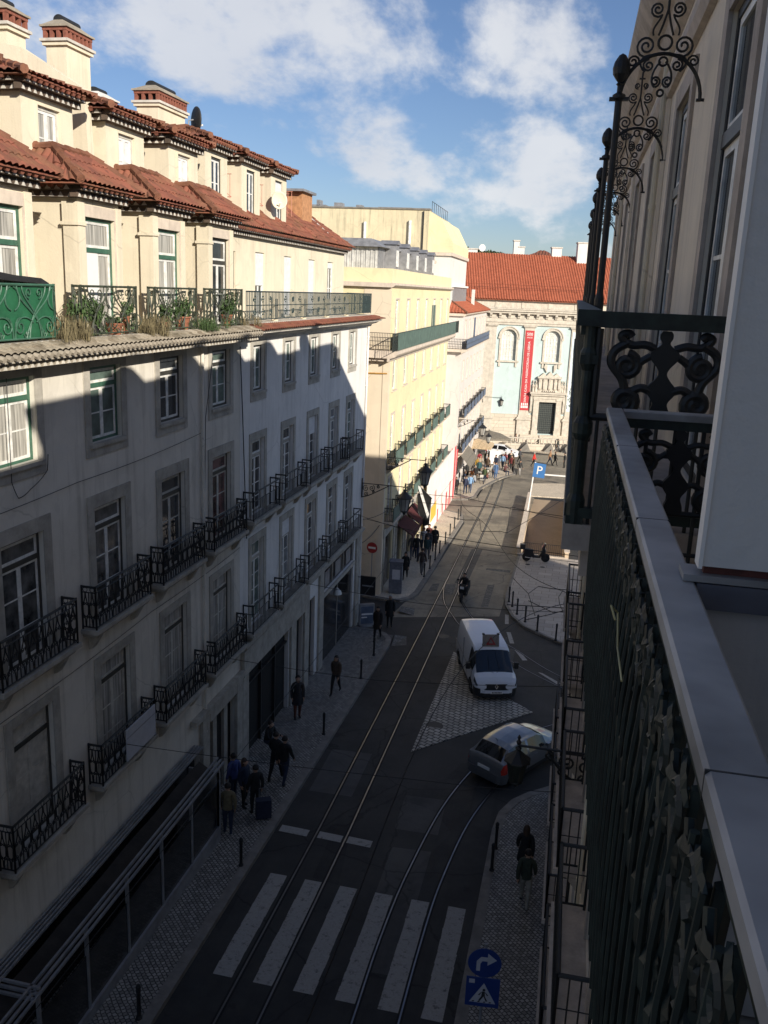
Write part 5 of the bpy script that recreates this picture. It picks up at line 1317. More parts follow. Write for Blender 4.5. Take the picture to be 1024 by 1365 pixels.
mb.build('carved_pediment', 'church_stone', ch)
mb = MB(); mb.box(-.3, -.24, -.15, 2.05, -1.1, 3.1)
for k in range(1, 9): mb.box(-.238, -.20, -.15 + k * .245 - .012, -.15 + k * .245 + .012, -1.1, 3.1, 1)
for k in range(1, 15): mb.box(-.236, -.202, -.15, 2.05, -1.1 + k * .28 - .012, -1.1 + k * .28 + .012, 1)
mb.build('door', [flat('dark_green_door', (.018, .025, .024), .6), flat('door_grille', (.12, .13, .12), .5)], ch)
# banners with their writing
def text(parent, body, size, loc, rot, mat, name='lettering', ext=.006, align='CENTER'):
    cu = bpy.data.curves.new(name, 'FONT'); cu.body = body; cu.size = size; cu.extrude = ext; cu.align_x = align; cu.align_y = 'CENTER'
    o = bpy.data.objects.new(name, cu); COL.objects.link(o)
    me = bpy.data.meshes.new_from_object(o.evaluated_get(bpy.context.evaluated_depsgraph_get())); bpy.data.objects.remove(o)
    me.materials.clear(); me.materials.append(M[mat]); o = bpy.data.objects.new(name, me); COL.objects.link(o)
    o.parent = parent; o.location = loc; o.rotation_euler = rot
    return o
bnr = thing('church_banner', 'long narrow crimson banner with white lettering on a church pilaster', 'banner', (-5.430, 117.706, 0), CRZ)
mb = MB(); mb.box(.17, .20, -2.62, -1.49, 1.95, 12.2); mb.build('cloth', 'red_cloth', bnr)
text(bnr, '500', .52, (.21, -2.05, 11.72), (pi / 2, 0, pi / 2), 'letter'); text(bnr, 'ANOS', .26, (.21, -2.05, 11.3), (pi / 2, 0, pi / 2), 'letter')
t_ = text(bnr, 'SANTA CASA DA MISERICORDIA DE LISBOA', .40, (.21, -2.05, 6.9), (0, 0, 0), 'letter')
t_.rotation_euler = Matrix(((0, 0, 1), (0, -0.0, 0), (0, 0, 0))).to_euler()
t_.matrix_local = Matrix(((0, 0, 1, .21), (0, -1, 0, -2.05), (1, 0, 0, 6.9), (0, 0, 0, 1))) if False else Matrix(((0, 0, 1, .21), (0, 1, 0, -2.05), (1, 0, 0, 6.9), (0, 0, 0, 1))) 
t_.matrix_local = Matrix(((0, 0, 1, .21), (0, -1, 0, -2.05), (1, 0, 0, 6.9), (0, 0, 0, 1))); t_.scale = (.93, 1, 1)
_m = Matrix(((0, 0, 1), (0, 1, 0), (1, 0, 0)))
# text x axis -> up (+z), text y axis -> -y (left), normal -> +x
t_.matrix_local = Matrix(((0, 0, 1, .21), (0, -1, 0, -2.05), (1, 0, 0, 6.9), (0, 0, 0, 1)))
mb = MB()
for i in range(4): mb.box(.201, .206, -2.52 + i * .24, -2.34 + i * .24, 2.25, 2.55); mb.box(.201, .206, -2.50 + i * .24, -2.36 + i * .24, 2.6, 2.9)
mb.build('printed_crest', 'letter', bnr)
bn2 = thing('church_banner', 'pale narrow banner with grey lettering and a dark drawing beside the railing', 'banner', (-5.430, 117.706, 0), CRZ)
mb = MB(); mb.box(.17, .20, 3.42, 4.5, 2.0, 12.2); mb.build('cloth', flat('pale_banner', (.62, .70, .70), .8, var=.05), bn2)
mb = MB(); r = random.Random(5)
for i in range(60):
    z = 2.2 + 4.6 * i / 60; wq = .5 * (1 - i / 75); a = 3.96 + r.uniform(-wq, wq); mb.tube([(.205, a, z), (.205, a + r.uniform(-.2, .2), z + r.uniform(.1, .5))], .03, 4)
mb.build('printed_drawing', 'plastic', bn2)
t_ = text(bn2, 'MUSEU', .75, (.21, 3.96, 9.4), (0, 0, 0), 'zinc'); t_.matrix_local = Matrix(((0, 0, 1, .21), (0, -1, 0, 3.96), (1, 0, 0, 9.4), (0, 0, 0, 1)))
# steps and balustrade
mb = MB(); mb.box(.5, 3.4, -4.6, 6.0, -4.4, -2.2); mb.box(.1, .5, -2.4, 4.2, -4.4, -1.2); mb.box(3.1, 3.4, -4.6, 6.0, -2.198, -1.95)
mb.build('terrace', 'church_ashlar', ch)
mb = MB()
for i in range(20): mb.lathe([(.07, -1.948), (.10, -1.9), (.05, -1.75), (.10, -1.5), (.05, -1.35), (.08, -1.3)], 3.25, -4.4 + i * .52, 8)
mb.box(3.08, 3.42, -4.6, 6.0, -1.298, -1.15); mb.build('balustrade', 'church_stone', ch)
for i, (y, w_, lab) in enumerate(((-2.2, 1.6, 'grey rock-like concrete block by the church wall, nearest the white car'), (.9, 1.6, 'grey wedge-shaped block at the foot of the church terrace'), (3.0, 1.3, 'small grey wedge-shaped block farthest along the church terrace'))):
    q = MB(); q.add([(0, -w_ / 2, 0), (.8, -w_ / 2, 0), (.8, w_ / 2, 0), (0, w_ / 2, 0), (.1, -.1, 1.2), (.5, .3, 1.15)], [(0, 3, 2, 1), (0, 1, 5, 4), (1, 2, 5), (2, 3, 4, 5), (3, 0, 4)])
    o = tag(q.build('stone_block', 'dark_stone'), lab, 'block'); c = Vector((-5.43, 117.706, 0)) + Matrix.Rotation(CRZ, 3, 'Z') @ Vector((3.5, y, 0)); o.location = (c.x, c.y, gz(c.y)); o.rotation_euler = (0, 0, CRZ)
# things behind the church roof
def roof_block(label, loc, w, d, h, dishy=False):
    t = thing('chimney', label, 'chimney', loc, CRZ)
    mb = MB(); mb.box(-d / 2, d / 2, -w / 2, w / 2, -4, h); mb.build('stack', 'white_wall', t)
    mb = MB(); mb.box(-d / 2 - .1, d / 2 + .1, -w / 2 - .1, w / 2 + .1, h + .002, h + .16); mb.build('cap', 'mortar', t)
    return t
roof_block('low white chimney block on the church ridge beside a small dish', (-16.9, 128.0, 21.7), 1.3, 1.1, .75)
roof_block('tall slim white chimney on the church ridge', (-10.9, 128.0, 21.7), .75, .8, 2.0)
roof_block('second white block standing against the tall slim chimney', (-10.2, 128.2, 21.7), .8, .8, 1.2)
roof_block('square white chimney block on the church ridge, left of the railing posts', (-5.4, 127.6, 21.7), 1.3, 1.1, 1.2)
roof_block('large white chimney block partly behind the railing posts', (-1.9, 127.2, 21.7), 1.5, 1.2, 1.9)
dish('small white satellite dish on the church ridge', (-15.6, 128.0, 22.7), .45, radians(-70), 'letter')
for i, (x, y, w_, hh, lab) in enumerate(((-15.5, 150, 3.2, .7, 'distant brown tiled hip roof behind the church ridge'), (-8.7, 150, 4.6, 1.3, 'distant red tiled hip roof between two white chimneys'))):
    t = thing('distant_house', lab, 'house', (x, y, 21.9)); q = MB(); q.box(-w_ / 2, w_ / 2, 0, 8, -26, .6); q.build('wall', 'white_wall', t)
    q = MB(); tile_slope(q, (-w_ / 2 - .3, -.3, .602), (w_ / 2 + .3, -.3, .602), (-.4, 4, .6 + hh), (.4, 4, .6 + hh), .5, 6, .06); q.quad((-w_ / 2 - .3, -.3, .6), (-.4, 4, .6 + hh), (-.4, 4, .6 + hh), (-w_ / 2 - .3, 8.3, .6)); q.quad((w_ / 2 + .3, -.3, .6), (w_ / 2 + .3, 8.3, .6), (.4, 4, .6 + hh), (.4, 4, .6 + hh)); q.build('roof', 'tile', t)
structure(MB().add([(-400, 320, -10), (400, 320, -10), (400, 480, 22), (-400, 480, 24)], [(0, 1, 2, 3)]).build('hill', 'leaf_far'))
def far_tree(label, loc, rx, rz, n, seed):
    r = random.Random(seed); t = thing('tree', label, 'tree', loc); mb = MB()
    for k in range(7):
        c = (r.uniform(-rx, rx) * .6, r.uniform(-1, 1), r.uniform(-.2, .35) * rz); leaf_cloud(mb, c, (rx * .5, rx * .45, rz * .55), n // 7, .85, 0, r)
    mb.build('crown', 'leaf_far', t)
    mb = MB(); mb.tube([(0, 0, -16), (.2, 0, -rz * .6), (.4, 0, rz * .2)], [.5, .35, .15], 7); mb.build('trunk', 'bark', t)
far_tree('dark round tree showing behind the left end of the church roof', (-37.5, 240, 26.9), 4.2, 1.9, 600, 1)
far_tree('small dark treetop left of the low white chimney block', (-31.5, 240, 26.6), 3.6, 1.7, 500, 2)
far_tree('dark treetop to the right of the small white satellite dish', (-27.0, 245, 26.7), 3.8, 1.6, 500, 3)
# ---------------------------------------------------------------- houses on the viewer's own side
RZR = pi + radians(.95)
XR = .90
def rp_(xp, y, z):      # distance from the viewer's line towards the wall, along the street -> wall coordinates
    return (XR - xp, -y, z)
E20 = 19.98
nb = thing('apartment_building', 'beige stone apartment building with arched iron scrollwork, tall posts and balconies beyond the near railing', 'apartment building', (XR, 0, 0), RZR)
NY0, NY1 = 5.76, 28.0
WC_ = [6.62 + 3.45 * k for k in range(6)]
h = []
for y in WC_:
    for za, zb in ((15.25, 18.5), (11.5, 14.0), (8.05, 10.7), (4.45, 7.0)): h.append((-y - .62, -y + .62, za, zb))
mb = MB(); wall(mb, -NY1, -NY0, -1.5, E20 - .15, h, .12)
D = 34.0
mb.quad((0, -NY1, -1.5), (0, -NY1, E20 - .15), (-D, -NY1, E20 - .15), (-D, -NY1, -1.5)); mb.quad((0, -NY0, -1.5), (-D, -NY0, -1.5), (-D, -NY0, E20 - .15), (0, -NY0, E20 - .15)); mb.quad((0, -NY1, E20 - .15), (0, -NY0, E20 - .15), (-D, -NY0, E20 - .15), (-D, -NY1, E20 - .15))
mb.quad((-D, -NY1, -1.5), (-D, -NY0, -1.5), (-D, -NY0, E20 - .15), (-D, -NY1, E20 - .15)); mb.quad((-.122, -NY1 + .05, -1.5), (-.122, -NY0 - .05, -1.5), (-.122, -NY0 - .05, E20 - .3), (-.122, -NY1 + .05, E20 - .3), 1)
mb.build('wall', ['rightwall', 'dark'], nb)
for y in WC_:
    window(nb, -y, 15.25, 1.24, 3.25, .27, 'iron', 'white', 'glass', (.22, .20, 0), 'rightstone', .10, 2)
    window(nb, -y, 8.05, 1.24, 2.65, .22, 'iron', 'white', 'glass', (.2, .2, 0), 'rightstone', .10, 2)
    window(nb, -y, 4.45, 1.24, 2.55, .22, 'iron', 'white', 'glass', (.2, .2, 0), 'rightstone', .10, 2)
    window(nb, -y, 11.5, 1.24, 2.5, .22, 'iron', 'white', 'glass', (.2, .2, 0), 'rightstone', .10, 2)
    for z in (8.02, 4.42):
        balcony(nb, -y, z, 2.6, .42, 1.0, 'plain', 'iron', 'rightstone', .2)
for k, y in enumerate(WC_[:-1]):
    if k % 2 == 0: continue
pz = [(.004, 18.86), (.06, 18.88), (.10, 18.98), (.10, 19.08), (.004, 19.10)]
band(nb, -NY1, -NY0, pz, 'rightstone', 'string_course')
band(nb, -NY1 - .3, -NY0, [(.004, 19.45), (.08, 19.5), (.14, 19.66), (.30, 19.76), (.42, 19.94), (.46, 20.02), (.46, 20.1), (.004, 20.1)], 'rightstone', 'cornice')
for y in (12.15, 19.0, 26.4):
    mb = MB(); mb.box(.004, .05, -y - .26, -y + .26, 15.2, 18.85); mb.build('pilaster_strip', 'rightwall', nb)
for y in (12.0, 22.0): pipe(nb, -y, .2, 19.4, .035, .09, 'cream')
mb = MB()
for y in (9.0, 15.8, 22.5): mb.box(.004, .14, -y - .9, -y + .9, -1.2, 3.6)
mb.box(.004, .24, -NY1, -NY0, -1.5, .75); mb.box(.004, .20, -NY1, -NY0, 3.62, 3.9); mb.build('stone_base', 'rightstone', nb)
# roof humps that throw the scalloped shadow line over the street
for y, w_, zt in ((8.9, 1.7, 21.0), (12.4, 1.7, 21.05), (15.6, 1.7, 21.05), (18.8, 1.7, 21.05)):
    P = [(-y - w_ / 2, E20 - .148), (-y + w_ / 2, E20 - .148), (-y + w_ / 2, zt - .55)] + [(-y + w_ / 2 * cos(pi * i / 12), zt - .55 + .55 * sin(pi * i / 12)) for i in range(1, 12)] + [(-y - w_ / 2, zt - .55)]
    mb = MB(); mb.prism(P, lambda u, v, t: (t, u, v), -2.6, -.30); mb.build('roof_dormer', 'tile', nb)
mb = MB(); mb.lathe([(.16, E20 - .15), (.16, E20 + .35), (.46, E20 + .55), (.52, E20 + .85), (.36, E20 + 1.12), (.05, E20 + 1.24)], -.5, -22.9, 14); mb.build('chimney_cowl', 'zinc', nb)

# long balcony with handrail, grille panels, posts and scroll arches
mb = MB(); mb.box(.004, .86, -27.4, -5.22, 15.04, 15.20); mb.box(.004, .74, -27.3, -5.3, 14.86, 15.038)
for y in (5.5, 8.47, 11.92, 15.37, 18.82, 22.27, 25.7): mb.prism([(.005, 14.855), (.62, 14.855), (.55, 14.7), (.2, 14.5), (.12, 14.2), (.005, 14.1)], lambda u, v, t: (u, t, v), -y - .16, -y + .16)
bal = mb.build('balcony', 'rightstone', nb)
mb = MB(); mb.box(.755, .885, -27.4, -5.2, 16.35, 16.44); mb.box(.0, .755, -5.30, -5.2, 16.345, 16.435); mb.box(.78, .86, -27.4, -5.25, 16.30, 16.349); mb.box(.78, .86, -27.4, -5.25, 15.24, 15.32); mb.box(.02, .80, -5.28, -5.22, 15.24, 15.30)
mb.build('handrail', 'iron_green', bal)
mb = MB()
yy = 5.32
while yy < 27.3:
    mb.tube([(.82, -yy, 15.32), (.82, -yy, 16.30)], .020, 6); mb.lathe([(.02, 15.70), (.036, 15.76), (.036, 15.86), (.02, 15.92)], .82, -yy, 7)
    if yy < 16:
        for z in (15.52, 16.08):
            mb.tube([(.82, -yy - .095 + a, z + b) for a, b in spiral(0, 0, .085, .02, 0, 1.5, 12)], .016, 5)
    yy += .19
mb.build('grille', 'iron_green', bal)
mb = MB(); mb.lathe([(.055, 15.2), (.055, 15.34), (.04, 15.38), (.04, 15.7), (.058, 15.74), (.058, 15.80), (.036, 15.84), (.036, 16.1), (.055, 16.14), (.055, 16.2), (.04, 16.23), (.04, 16.35)], .80, -5.27, 12)
for z in (15.2, 16.14): mb.box(.75, .85, -5.32, -5.22, z, z + .05)
mb.build('corner_post', 'iron_green', bal)
def thick(mb, pts, r, X): mb.tube([(X(a), -5.25, b) for a, b in pts], r, 7)
def cast_panel(parent, X, Y, z0, z1, w, name, k=1.0):
    """cast-iron end panel: urn-shaped baluster between facing C-scrolls, in a frame"""
    mb = MB(); c = w / 2; H = z1 - z0
    P = lambda a, b: (X(c + a), Y, z0 + b * H)
    def tb(pts, r): mb.tube([P(a * w, b) for a, b in pts], r * k, 8)
    def sm(pts): return smooth_line(pts, 5)
    prof = sm([(.03, .0), (.075, .02), (.075, .10), (.055, .20), (.10, .30), (.105, .37), (.055, .46), (.03, .53), (.05, .60), (.095, .68), (.105, .76), (.05, .83), (.03, .87), (.045, .92), (.045, .97), (.03, 1.0)])
    mb.prism([(r * w, b) for r, b in prof] + [(-r * w, b) for r, b in prof[::-1]], lambda u, v, t: (X(c + u), Y + t, z0 + v * H), -.02, .02)
    q = w / H
    for s in (-1, 1):
        tb([(s * (.27 + a), .60 + b * q) for a, b in spiral(0, 0, .095, .03, pi * .5, 1.4, 22)], .019)
        tb(sm([(s * .07, .80), (s * .15, .84), (s * .24, .83), (s * .30, .87), (s * .33, .93), (s * .28, .96), (s * .25, .92)]), .018)
        tb(sm([(s * .27, .86), (s * .37, .76), (s * .385, .62), (s * .30, .46), (s * .27, .34)]), .020)
        tb([(s * (.265 + a), .20 + b * q) for a, b in spiral(0, 0, .095, .03, -pi * .5, -1.4, 22)], .024)
        tb(sm([(s * .08, .33), (s * .15, .36), (s * .22, .31)]), .019)
        tb(sm([(s * .10, .72), (s * .16, .66), (s * .20, .60)]), .017)
        mb.prism([(s * .27 * w + .045 * w * cos(j * pi / 6), .60 + .045 * q * sin(j * pi / 6)) for j in range(12)], lambda u, v, t: (X(c + u), Y + t, z0 + v * H), -.012, .012)
        mb.prism([(s * .265 * w + .05 * w * cos(j * pi / 6), .20 + .05 * q * sin(j * pi / 6)) for j in range(12)], lambda u, v, t: (X(c + u), Y + t, z0 + v * H), -.014, .014)
    for a in (-.49, .49): tb([(a, 0), (a, 1)], .016)
    tb([(-.5, .0), (.5, .0)], .018)
    return mb.build(name, 'iron', parent)
cast_panel(bal, lambda a: .76 - a, -5.25, 15.84, 16.34, .74, 'end_panel', 1.25)
mb = MB()
for i in range(7): mb.tube([(.06 + i * .11, -5.25, 15.2), (.06 + i * .11, -5.25, 15.83)], .012, 6)
mb.build('end_bar', 'iron', bal)
for k in range(6):
    y = 8.47 + 3.43 * k
    mb = MB(); mb.lathe([(.042, 15.2), (.042, 16.5), (.030, 16.55), (.028, 17.6), (.030, 18.16)], .70, -y, 10)
    mb.lathe([(.02, 18.14), (.055, 18.17), (.055, 18.20), (.022, 18.22), (.022, 18.27), (.034, 18.285), (.022, 18.30), (.04, 18.32), (.068, 18.36), (.074, 18.41), (.062, 18.46), (.03, 18.51), (.004, 18.525)], .70, -y, 12)
    mb.box(.62, .78, -y - .03, -y + .03, 18.155, 18.18)
    mb.build('post', 'iron', bal)
    mb = MB(); cx_, zc = .365, 18.16
    A = lambda a, b: (cx_ + a, -y, zc + b)
    def t2(p, r): mb.tube([A(a, b) for a, b in p], r * 1.2, 5)
    t2(arc(0, 0, .33, 0, pi, 22, .36), .013); mb.tube([A(-.33, 0), A(-.345, 0)], .013, 5); t2([(-.34, .0), (-.30, .0)], .012); t2([(.33, 0), (.36, 0)], .013)
    mb.tube([A(-.345, 0.0), (.0, -y, zc)], .014, 5)
    for s in (-1, 1):
        t2([(s * a, b) for a, b in spiral(.15, .42, .085, .012, -pi * .6, 1.9, 26)], .0085)
        t2([(s * a, b) for a, b in spiral(.245, .30, .05, .01, pi, -1.5, 16)], .0075)
        t2([(s * a, b) for a, b in bez((.08, .35), (.19, .36), (.22, .28), (.14, .22), 8)] , .008)
        t2([(s * a, b) for a, b in spiral(.115, .27, .05, .01, pi * .5, -1.6, 16)], .008)
        t2([(s * a, b) for a, b in bez((.02, .30), (.10, .22), (.09, .12), (.05, .10), 8)], .008)
        t2([(s * a, b) for a, b in spiral(.05, .145, .045, .01, -pi * .5, -1.6, 16)], .008)
        t2([(s * a, b) for a, b in bez((.06, .50), (.03, .58), (.02, .62), (.0, .70), 8)], .008)
        t2([(s * a, b) for a, b in spiral(.085, .70, .06, .01, -pi * .7, 1.8, 20)], .008)
        t2([(s * a, b) for a, b in bez((.10, .50), (.13, .56), (.06, .60), (.045, .66), 8)], .007)
        t2([(s * a, b) for a, b in spiral(.045, .83, .035, .008, -pi * .6, 1.5, 14)], .007)
    t2(arc(0, .445, .055, 0, 2 * pi, 16), .009); t2(arc(0, .30, .034, 0, 2 * pi, 14), .008); t2(arc(0, .055, .026, 0, 2 * pi, 12), .008)
    t2([(0, .70), (0, .98)], .009); t2([(-.035, .91), (.035, .91)], .009)
    mb.build('scroll_arch', 'iron', bal)

# the viewer's own house and balcony
own = thing('apartment_building', 'house the picture was taken from, with a grey-capped iron balcony and a white partition panel', 'apartment building', (XR, 0, 0), RZR)
mb = MB(); E19 = 19.25
wall(mb, -NY0 + .004, 14, -1.5, E19, [(-y - .62, -y + .62, 14.95, 18.3) for y in (3.2, -.25, -3.7)], .12)
mb.quad((0, -NY0 + .004, -1.5), (0, -NY0 + .004, E19), (-D, -NY0 + .004, E19), (-D, -NY0 + .004, -1.5)); mb.quad((0, 14, -1.5), (-D, 14, -1.5), (-D, 14, E19), (0, 14, E19)); mb.quad((0, -NY0, E19), (0, 14, E19), (-D, 14, E19), (-D, -NY0, E19))
mb.quad((-.122, -NY0 + .1, -1.5), (-.122, 13.9, -1.5), (-.122, 13.9, E19 - .1), (-.122, -NY0 + .1, E19 - .1), 1); mb.build('wall', ['rightwall', 'dark'], own)
for y in (3.2, -.25, -3.7): window(own, -y, 14.95, 1.24, 3.35, .27, 'iron', 'white', 'glass', (.22, .20, 0), 'rightstone', .10, 2)
mb = MB(); P = [(-1.0, E19), (1.2, E19), (1.2, E19 + .5), (.6, E19 + .95), (-.4, E19 + .95), (-1.0, E19 + .5)]; mb.prism(P, lambda u, v, t: (t, u, v), -2.6, -.3); mb.build('roof_dormer', 'tile', own)
mb = MB(); mb.box(.004, XR - .262, -4.95, 4.5, 14.72, 14.92)
for y in (4.6, 2.9, 1.2, -.5): mb.prism([(.005, 14.715), (.52, 14.715), (.45, 14.5), (.2, 14.3), (.005, 14.0)], lambda u, v, t: (u, t, v), -y - .13, -y + .13)
ob = mb.build('balcony', 'dark_stone', own)
c0, c1, zt = XR - .204, XR - .288, 15.95
mb = MB()
def bev_box(mb, x0, x1, y0, y1, z0, z1, b=.006):
    mb.prism([(x0 + b, z0), (x1 - b, z0), (x1, z0 + b), (x1, z1 - b), (x1 - b, z1), (x0 + b, z1), (x0, z1 - b), (x0, z0 + b)], lambda u, v, t: (u, t, v), y0, y1)
bev_box(mb, c1, c0, -4.80, 4.5, zt - .04, zt)
mb.prism([(-4.80 + .005, zt - .04), (-4.72, zt - .04), (-4.715, zt - .006), (-4.72, zt - .0005), (-4.80 + .005, zt - .0005), (-4.80, zt - .006)], lambda u, v, t: (t, u, v), .0, c1 - .001)
mb.build('rail_cap', 'metal_cap', ob)
mb = MB(); bev_box(mb, c1 + .015, c0 - .015, -4.78, 4.5, zt - .09, zt - .042); mb.box(0, c1, -4.785, -4.735, zt - .09, zt - .042)
xo = (c0 + c1) / 2 + .012
mb.box(xo - .02, xo + .02, -4.78, 4.5, 14.93, 14.965); mb.build('rail_frame', 'iron_green', ob)
mb = MB(); yy = -4.3
r = random.Random(3)
X0 = xo + .02
while yy < 4.74:
    for dx, rr in ((0, .013), (.02, .007)): mb.tube([(X0 + dx - .01, -yy, 14.70), (X0 + dx + .004, -yy, 15.07), (X0 + dx + .006, -yy, 15.3), (X0 + dx + .006, -yy, 15.6), (X0 + dx - .01, -yy, zt - .09)], rr, 6)
    mb.lathe([(.012, 15.42), (.024, 15.45), (.026, 15.50), (.012, 15.53)], X0 + .004, -yy, 7)
    yy += .105
mb.build('baluster', 'iron_green', ob)
mb = MB(); yy = -4.25; k = 0
def leafy(y, z, s, ang, lift):
    n = 7; rows = []
    for i in range(n):
        t = i / (n - 1); wd = .017 * s * sin(pi * min(1, t * .95 + .05)) * (1 + .30 * sin(t * 16)); h = .45 * lift * sin(pi * t * .9); ca, sa = cos(ang), sin(ang)
        for v in (-wd, 0, wd):
            u = t * .085 * s; rows.append((X0 + .012 + h + (.006 if v == 0 else 0), -(y + u * ca - v * sa), z + u * sa + v * ca))
    mb.add(rows, [(i * 3 + j, i * 3 + j + 1, i * 3 + j + 4, i * 3 + j + 3) for i in range(n - 1) for j in range(2)])
while yy < 4.7:
    for z, s in ((15.815, 1), (15.70, -1)):
        mb.tube([(X0 + .014, -(yy + a), z + b) for a, b in spiral(0, 0, .048, .010, k * 1.1 + z, 1.5 * s, 18)], [.0075 - .003 * i / 18 for i in range(19)], 4)
    mb.tube([(X0 + .012, -(yy + a), b) for a, b in bez((-.09, 15.62), (-.03, 15.73), (.03, 15.75), (.085, 15.86), 10)], .0075, 6)
    mb.tube([(X0 + .012, -(yy + a), b) for a, b in bez((.08, 15.62), (.06, 15.50), (-.04, 15.48), (-.05, 15.34), 10)], .006, 4)
    for dy, z, s_, an, lf in ((.03, 15.84, 1.0, -.5, .014), (-.05, 15.74, .9, 2.2, .012), (.06, 15.63, .9, -1.9, .010), (-.03, 15.55, .8, 1.1, .012), (.0, 15.46, .8, -1.5, .01), (-.07, 15.86, .8, .6, .012), (.08, 15.73, .7, 1.6, .012)):
        leafy(yy + dy + r.uniform(-.01, .01), z, s_, an + r.uniform(-.4, .4), lf)
    yy += .175; k += 1
o = mb.build('cast_scroll', 'iron_rust', ob); sm_ = o.modifiers.new('thick', 'SOLIDIFY'); sm_.thickness = .002
cast_panel(ob, lambda a: c1 - a, -4.76, 15.42, zt - .09, .60, 'end_panel', .9)
mb = MB()
for i in range(5): mb.tube([(.06 + i * .14, -4.76, 15.0), (.06 + i * .14, -4.76, zt - .09)], .012, 6)
for z in (15.2, 15.72): mb.tube([(0, -4.76, z), (c1, -4.76, z)], .012, 6)
mb.build('end_bar', 'iron', ob)
for y_ in (-3.55, -2.35, -1.05): mb = MB(); mb.box(c1 - .0005, c0 + .0005, y_, y_ + .0035, zt - .041, zt + .0006); mb.build('cap_joint', 'plastic', ob)
# white partition panel across the balcony
mb = MB(); yp = 1.87; xw = XR - .292
mb.box(.0, xw, -yp, -yp + .045, zt + .035, 18.9)
mb.build('partition_panel', plaster('partition_paint', (.66, .65, .63), (.36, .34, .31), .55, .22, .5), ob)
mb = MB(); mb.box(xw - .004, xw + .004, -yp - .003, -yp + .049, zt + .03, 18.9); mb.build('panel_edge', 'letter', ob)
mb = MB(); mb.box(.0, xw + .03, -yp - .03, -yp + .05, zt + .002, zt + .016, 0); mb.box(.0, xw - .01, -yp - .012, -yp + .03, zt + .0165, zt + .0345, 1); mb.box(.0, c1 - .002, -yp - .03, -yp + .05, zt - .055, zt - .001, 2)
mb.build('panel_sill', ['metal_cap', flat('red_primer', (.10, .028, .022), .7, var=.6, scale=12), flat('blue_grey_paint', (.11, .115, .14), .5)], ob)
mb = MB(); mb.box(.0, c1 - .01, -yp + .0, -yp + .03, 14.93, zt - .057); mb.build('lower_panel', plaster('lower_panel_paint', (.42, .41, .40), (.2, .19, .18), .6, .4, .6), ob)
mb = MB(); P = [Vector((X0 + .06, -2.02, 15.78)), Vector((X0 + .07, -2.06, 15.80)), Vector((X0 + .05, -2.10, 15.77)), Vector((X0 + .05, -2.0, 15.72)), Vector((X0 + .045, -1.86, 15.70))]
mb.tube([tuple(p) for p in P], .0026, 5); mb.build('cable_tie', flat('yellow_plastic', (.42, .36, .16), .5), ob)
# ---------------------------------------------------------------- street lanterns on brackets
def lantern(label, loc, rz, arm, drop, s=1.0, scrolls=True, glassm='lantern_glass'):
    """bracket from the wall (at loc) reaching arm along local x, lantern hung below its end"""
    t = thing('street_lantern', label, 'street lamp', loc, rz)
    mb = MB(); mb.tube([(0, 0, 0), (arm, 0, -.02)], .024, 6); mb.tube([(0, 0, -.75), (0, 0, .25)], .03, 6)
    if scrolls:
        P = lambda a, b: (a, 0, b)
        mb.tube([P(a, b) for a, b in bez((0, -.72), (.30, -.70), (.72, -.42), (arm * .62, -.04), 12)], .026, 5)
        for c, d, r0, sg in ((.20, -.26, .17, 1), (.20, -.55, .12, -1), (.52, -.22, .16, -1), (.62, -.42, .08, 1), (.86, -.13, .09, 1)):
            mb.tube([P(a, b) for a, b in spiral(c, d, r0, .02, 1.2, 1.6 * sg, 20)], .021, 5)
    mb.tube([(arm, 0, -.02), (arm, 0, -drop + .0)], .02, 6); mb.lathe([(.03, .0), (.05, .05), (.02, .1), (.035, .14), (.004, .2)], arm, 0, 8)
    mb.build('bracket', 'iron', t)
    z = -drop
    mb = MB(); mb.lathe([(.05 * s, z), (.09 * s, z - .05 * s), (.05 * s, z - .10 * s), (.16 * s, z - .20 * s), (.36 * s, z - .36 * s), (.37 * s, z - .40 * s), (.30 * s, z - .405 * s)], arm, 0, 8, rot=pi / 8); mb.build('hood', 'iron', t)
    mb = MB(); mb.lathe([(.28 * s, z - .406 * s), (.17 * s, z - .98 * s), (.15 * s, z - 1.0 * s)], arm, 0, 8, rot=pi / 8); mb.build('lamp_glass', glassm, t)
    mb = MB()
    for k in range(8):
        a = 2 * pi * k / 8 + pi / 8; mb.tube([(arm + .29 * s * cos(a), .29 * s * sin(a), z - .40 * s), (arm + .175 * s * cos(a), .175 * s * sin(a), z - .99 * s)], .013 * s, 5)
    mb.lathe([(.18 * s, z - .985 * s), (.19 * s, z - 1.02 * s), (.08 * s, z - 1.08 * s), (.05 * s, z - 1.16 * s), (.005, z - 1.2 * s)], arm, 0, 8, rot=pi / 8); mb.build('frame', 'iron', t)
    return t
lantern('black street lantern on a scrolled bracket at the corner of the off-white building', (-10.60, 43.0, 6.88), 0, 2.25, .14, 1.12)
lantern('black street lantern on a scrolled bracket at the corner of the yellow building', (-10.40, 47.85, 7.40), 0, 2.2, .16, 1.2)
lantern('black street lantern on a bracket in front of the grey house', (-11.05, 81.0, 5.2), 0, 2.3, .2, 1.1)
lantern('small black street lantern on the church wall left of the crimson banner', (-12.75, 115.9, 3.5), atan2(.21, .97), 2.45, .05, .95, False)
lantern('far black street lantern above the cafe awnings', (-11.3, 92.5, 2.6), 0, 2.0, .2, 1.0)
lantern('dark street lantern hanging over the silver car from the building on the right', (.86, 15.0, 8.50), pi, 1.42, .04, .70, True, 'iron_rust')

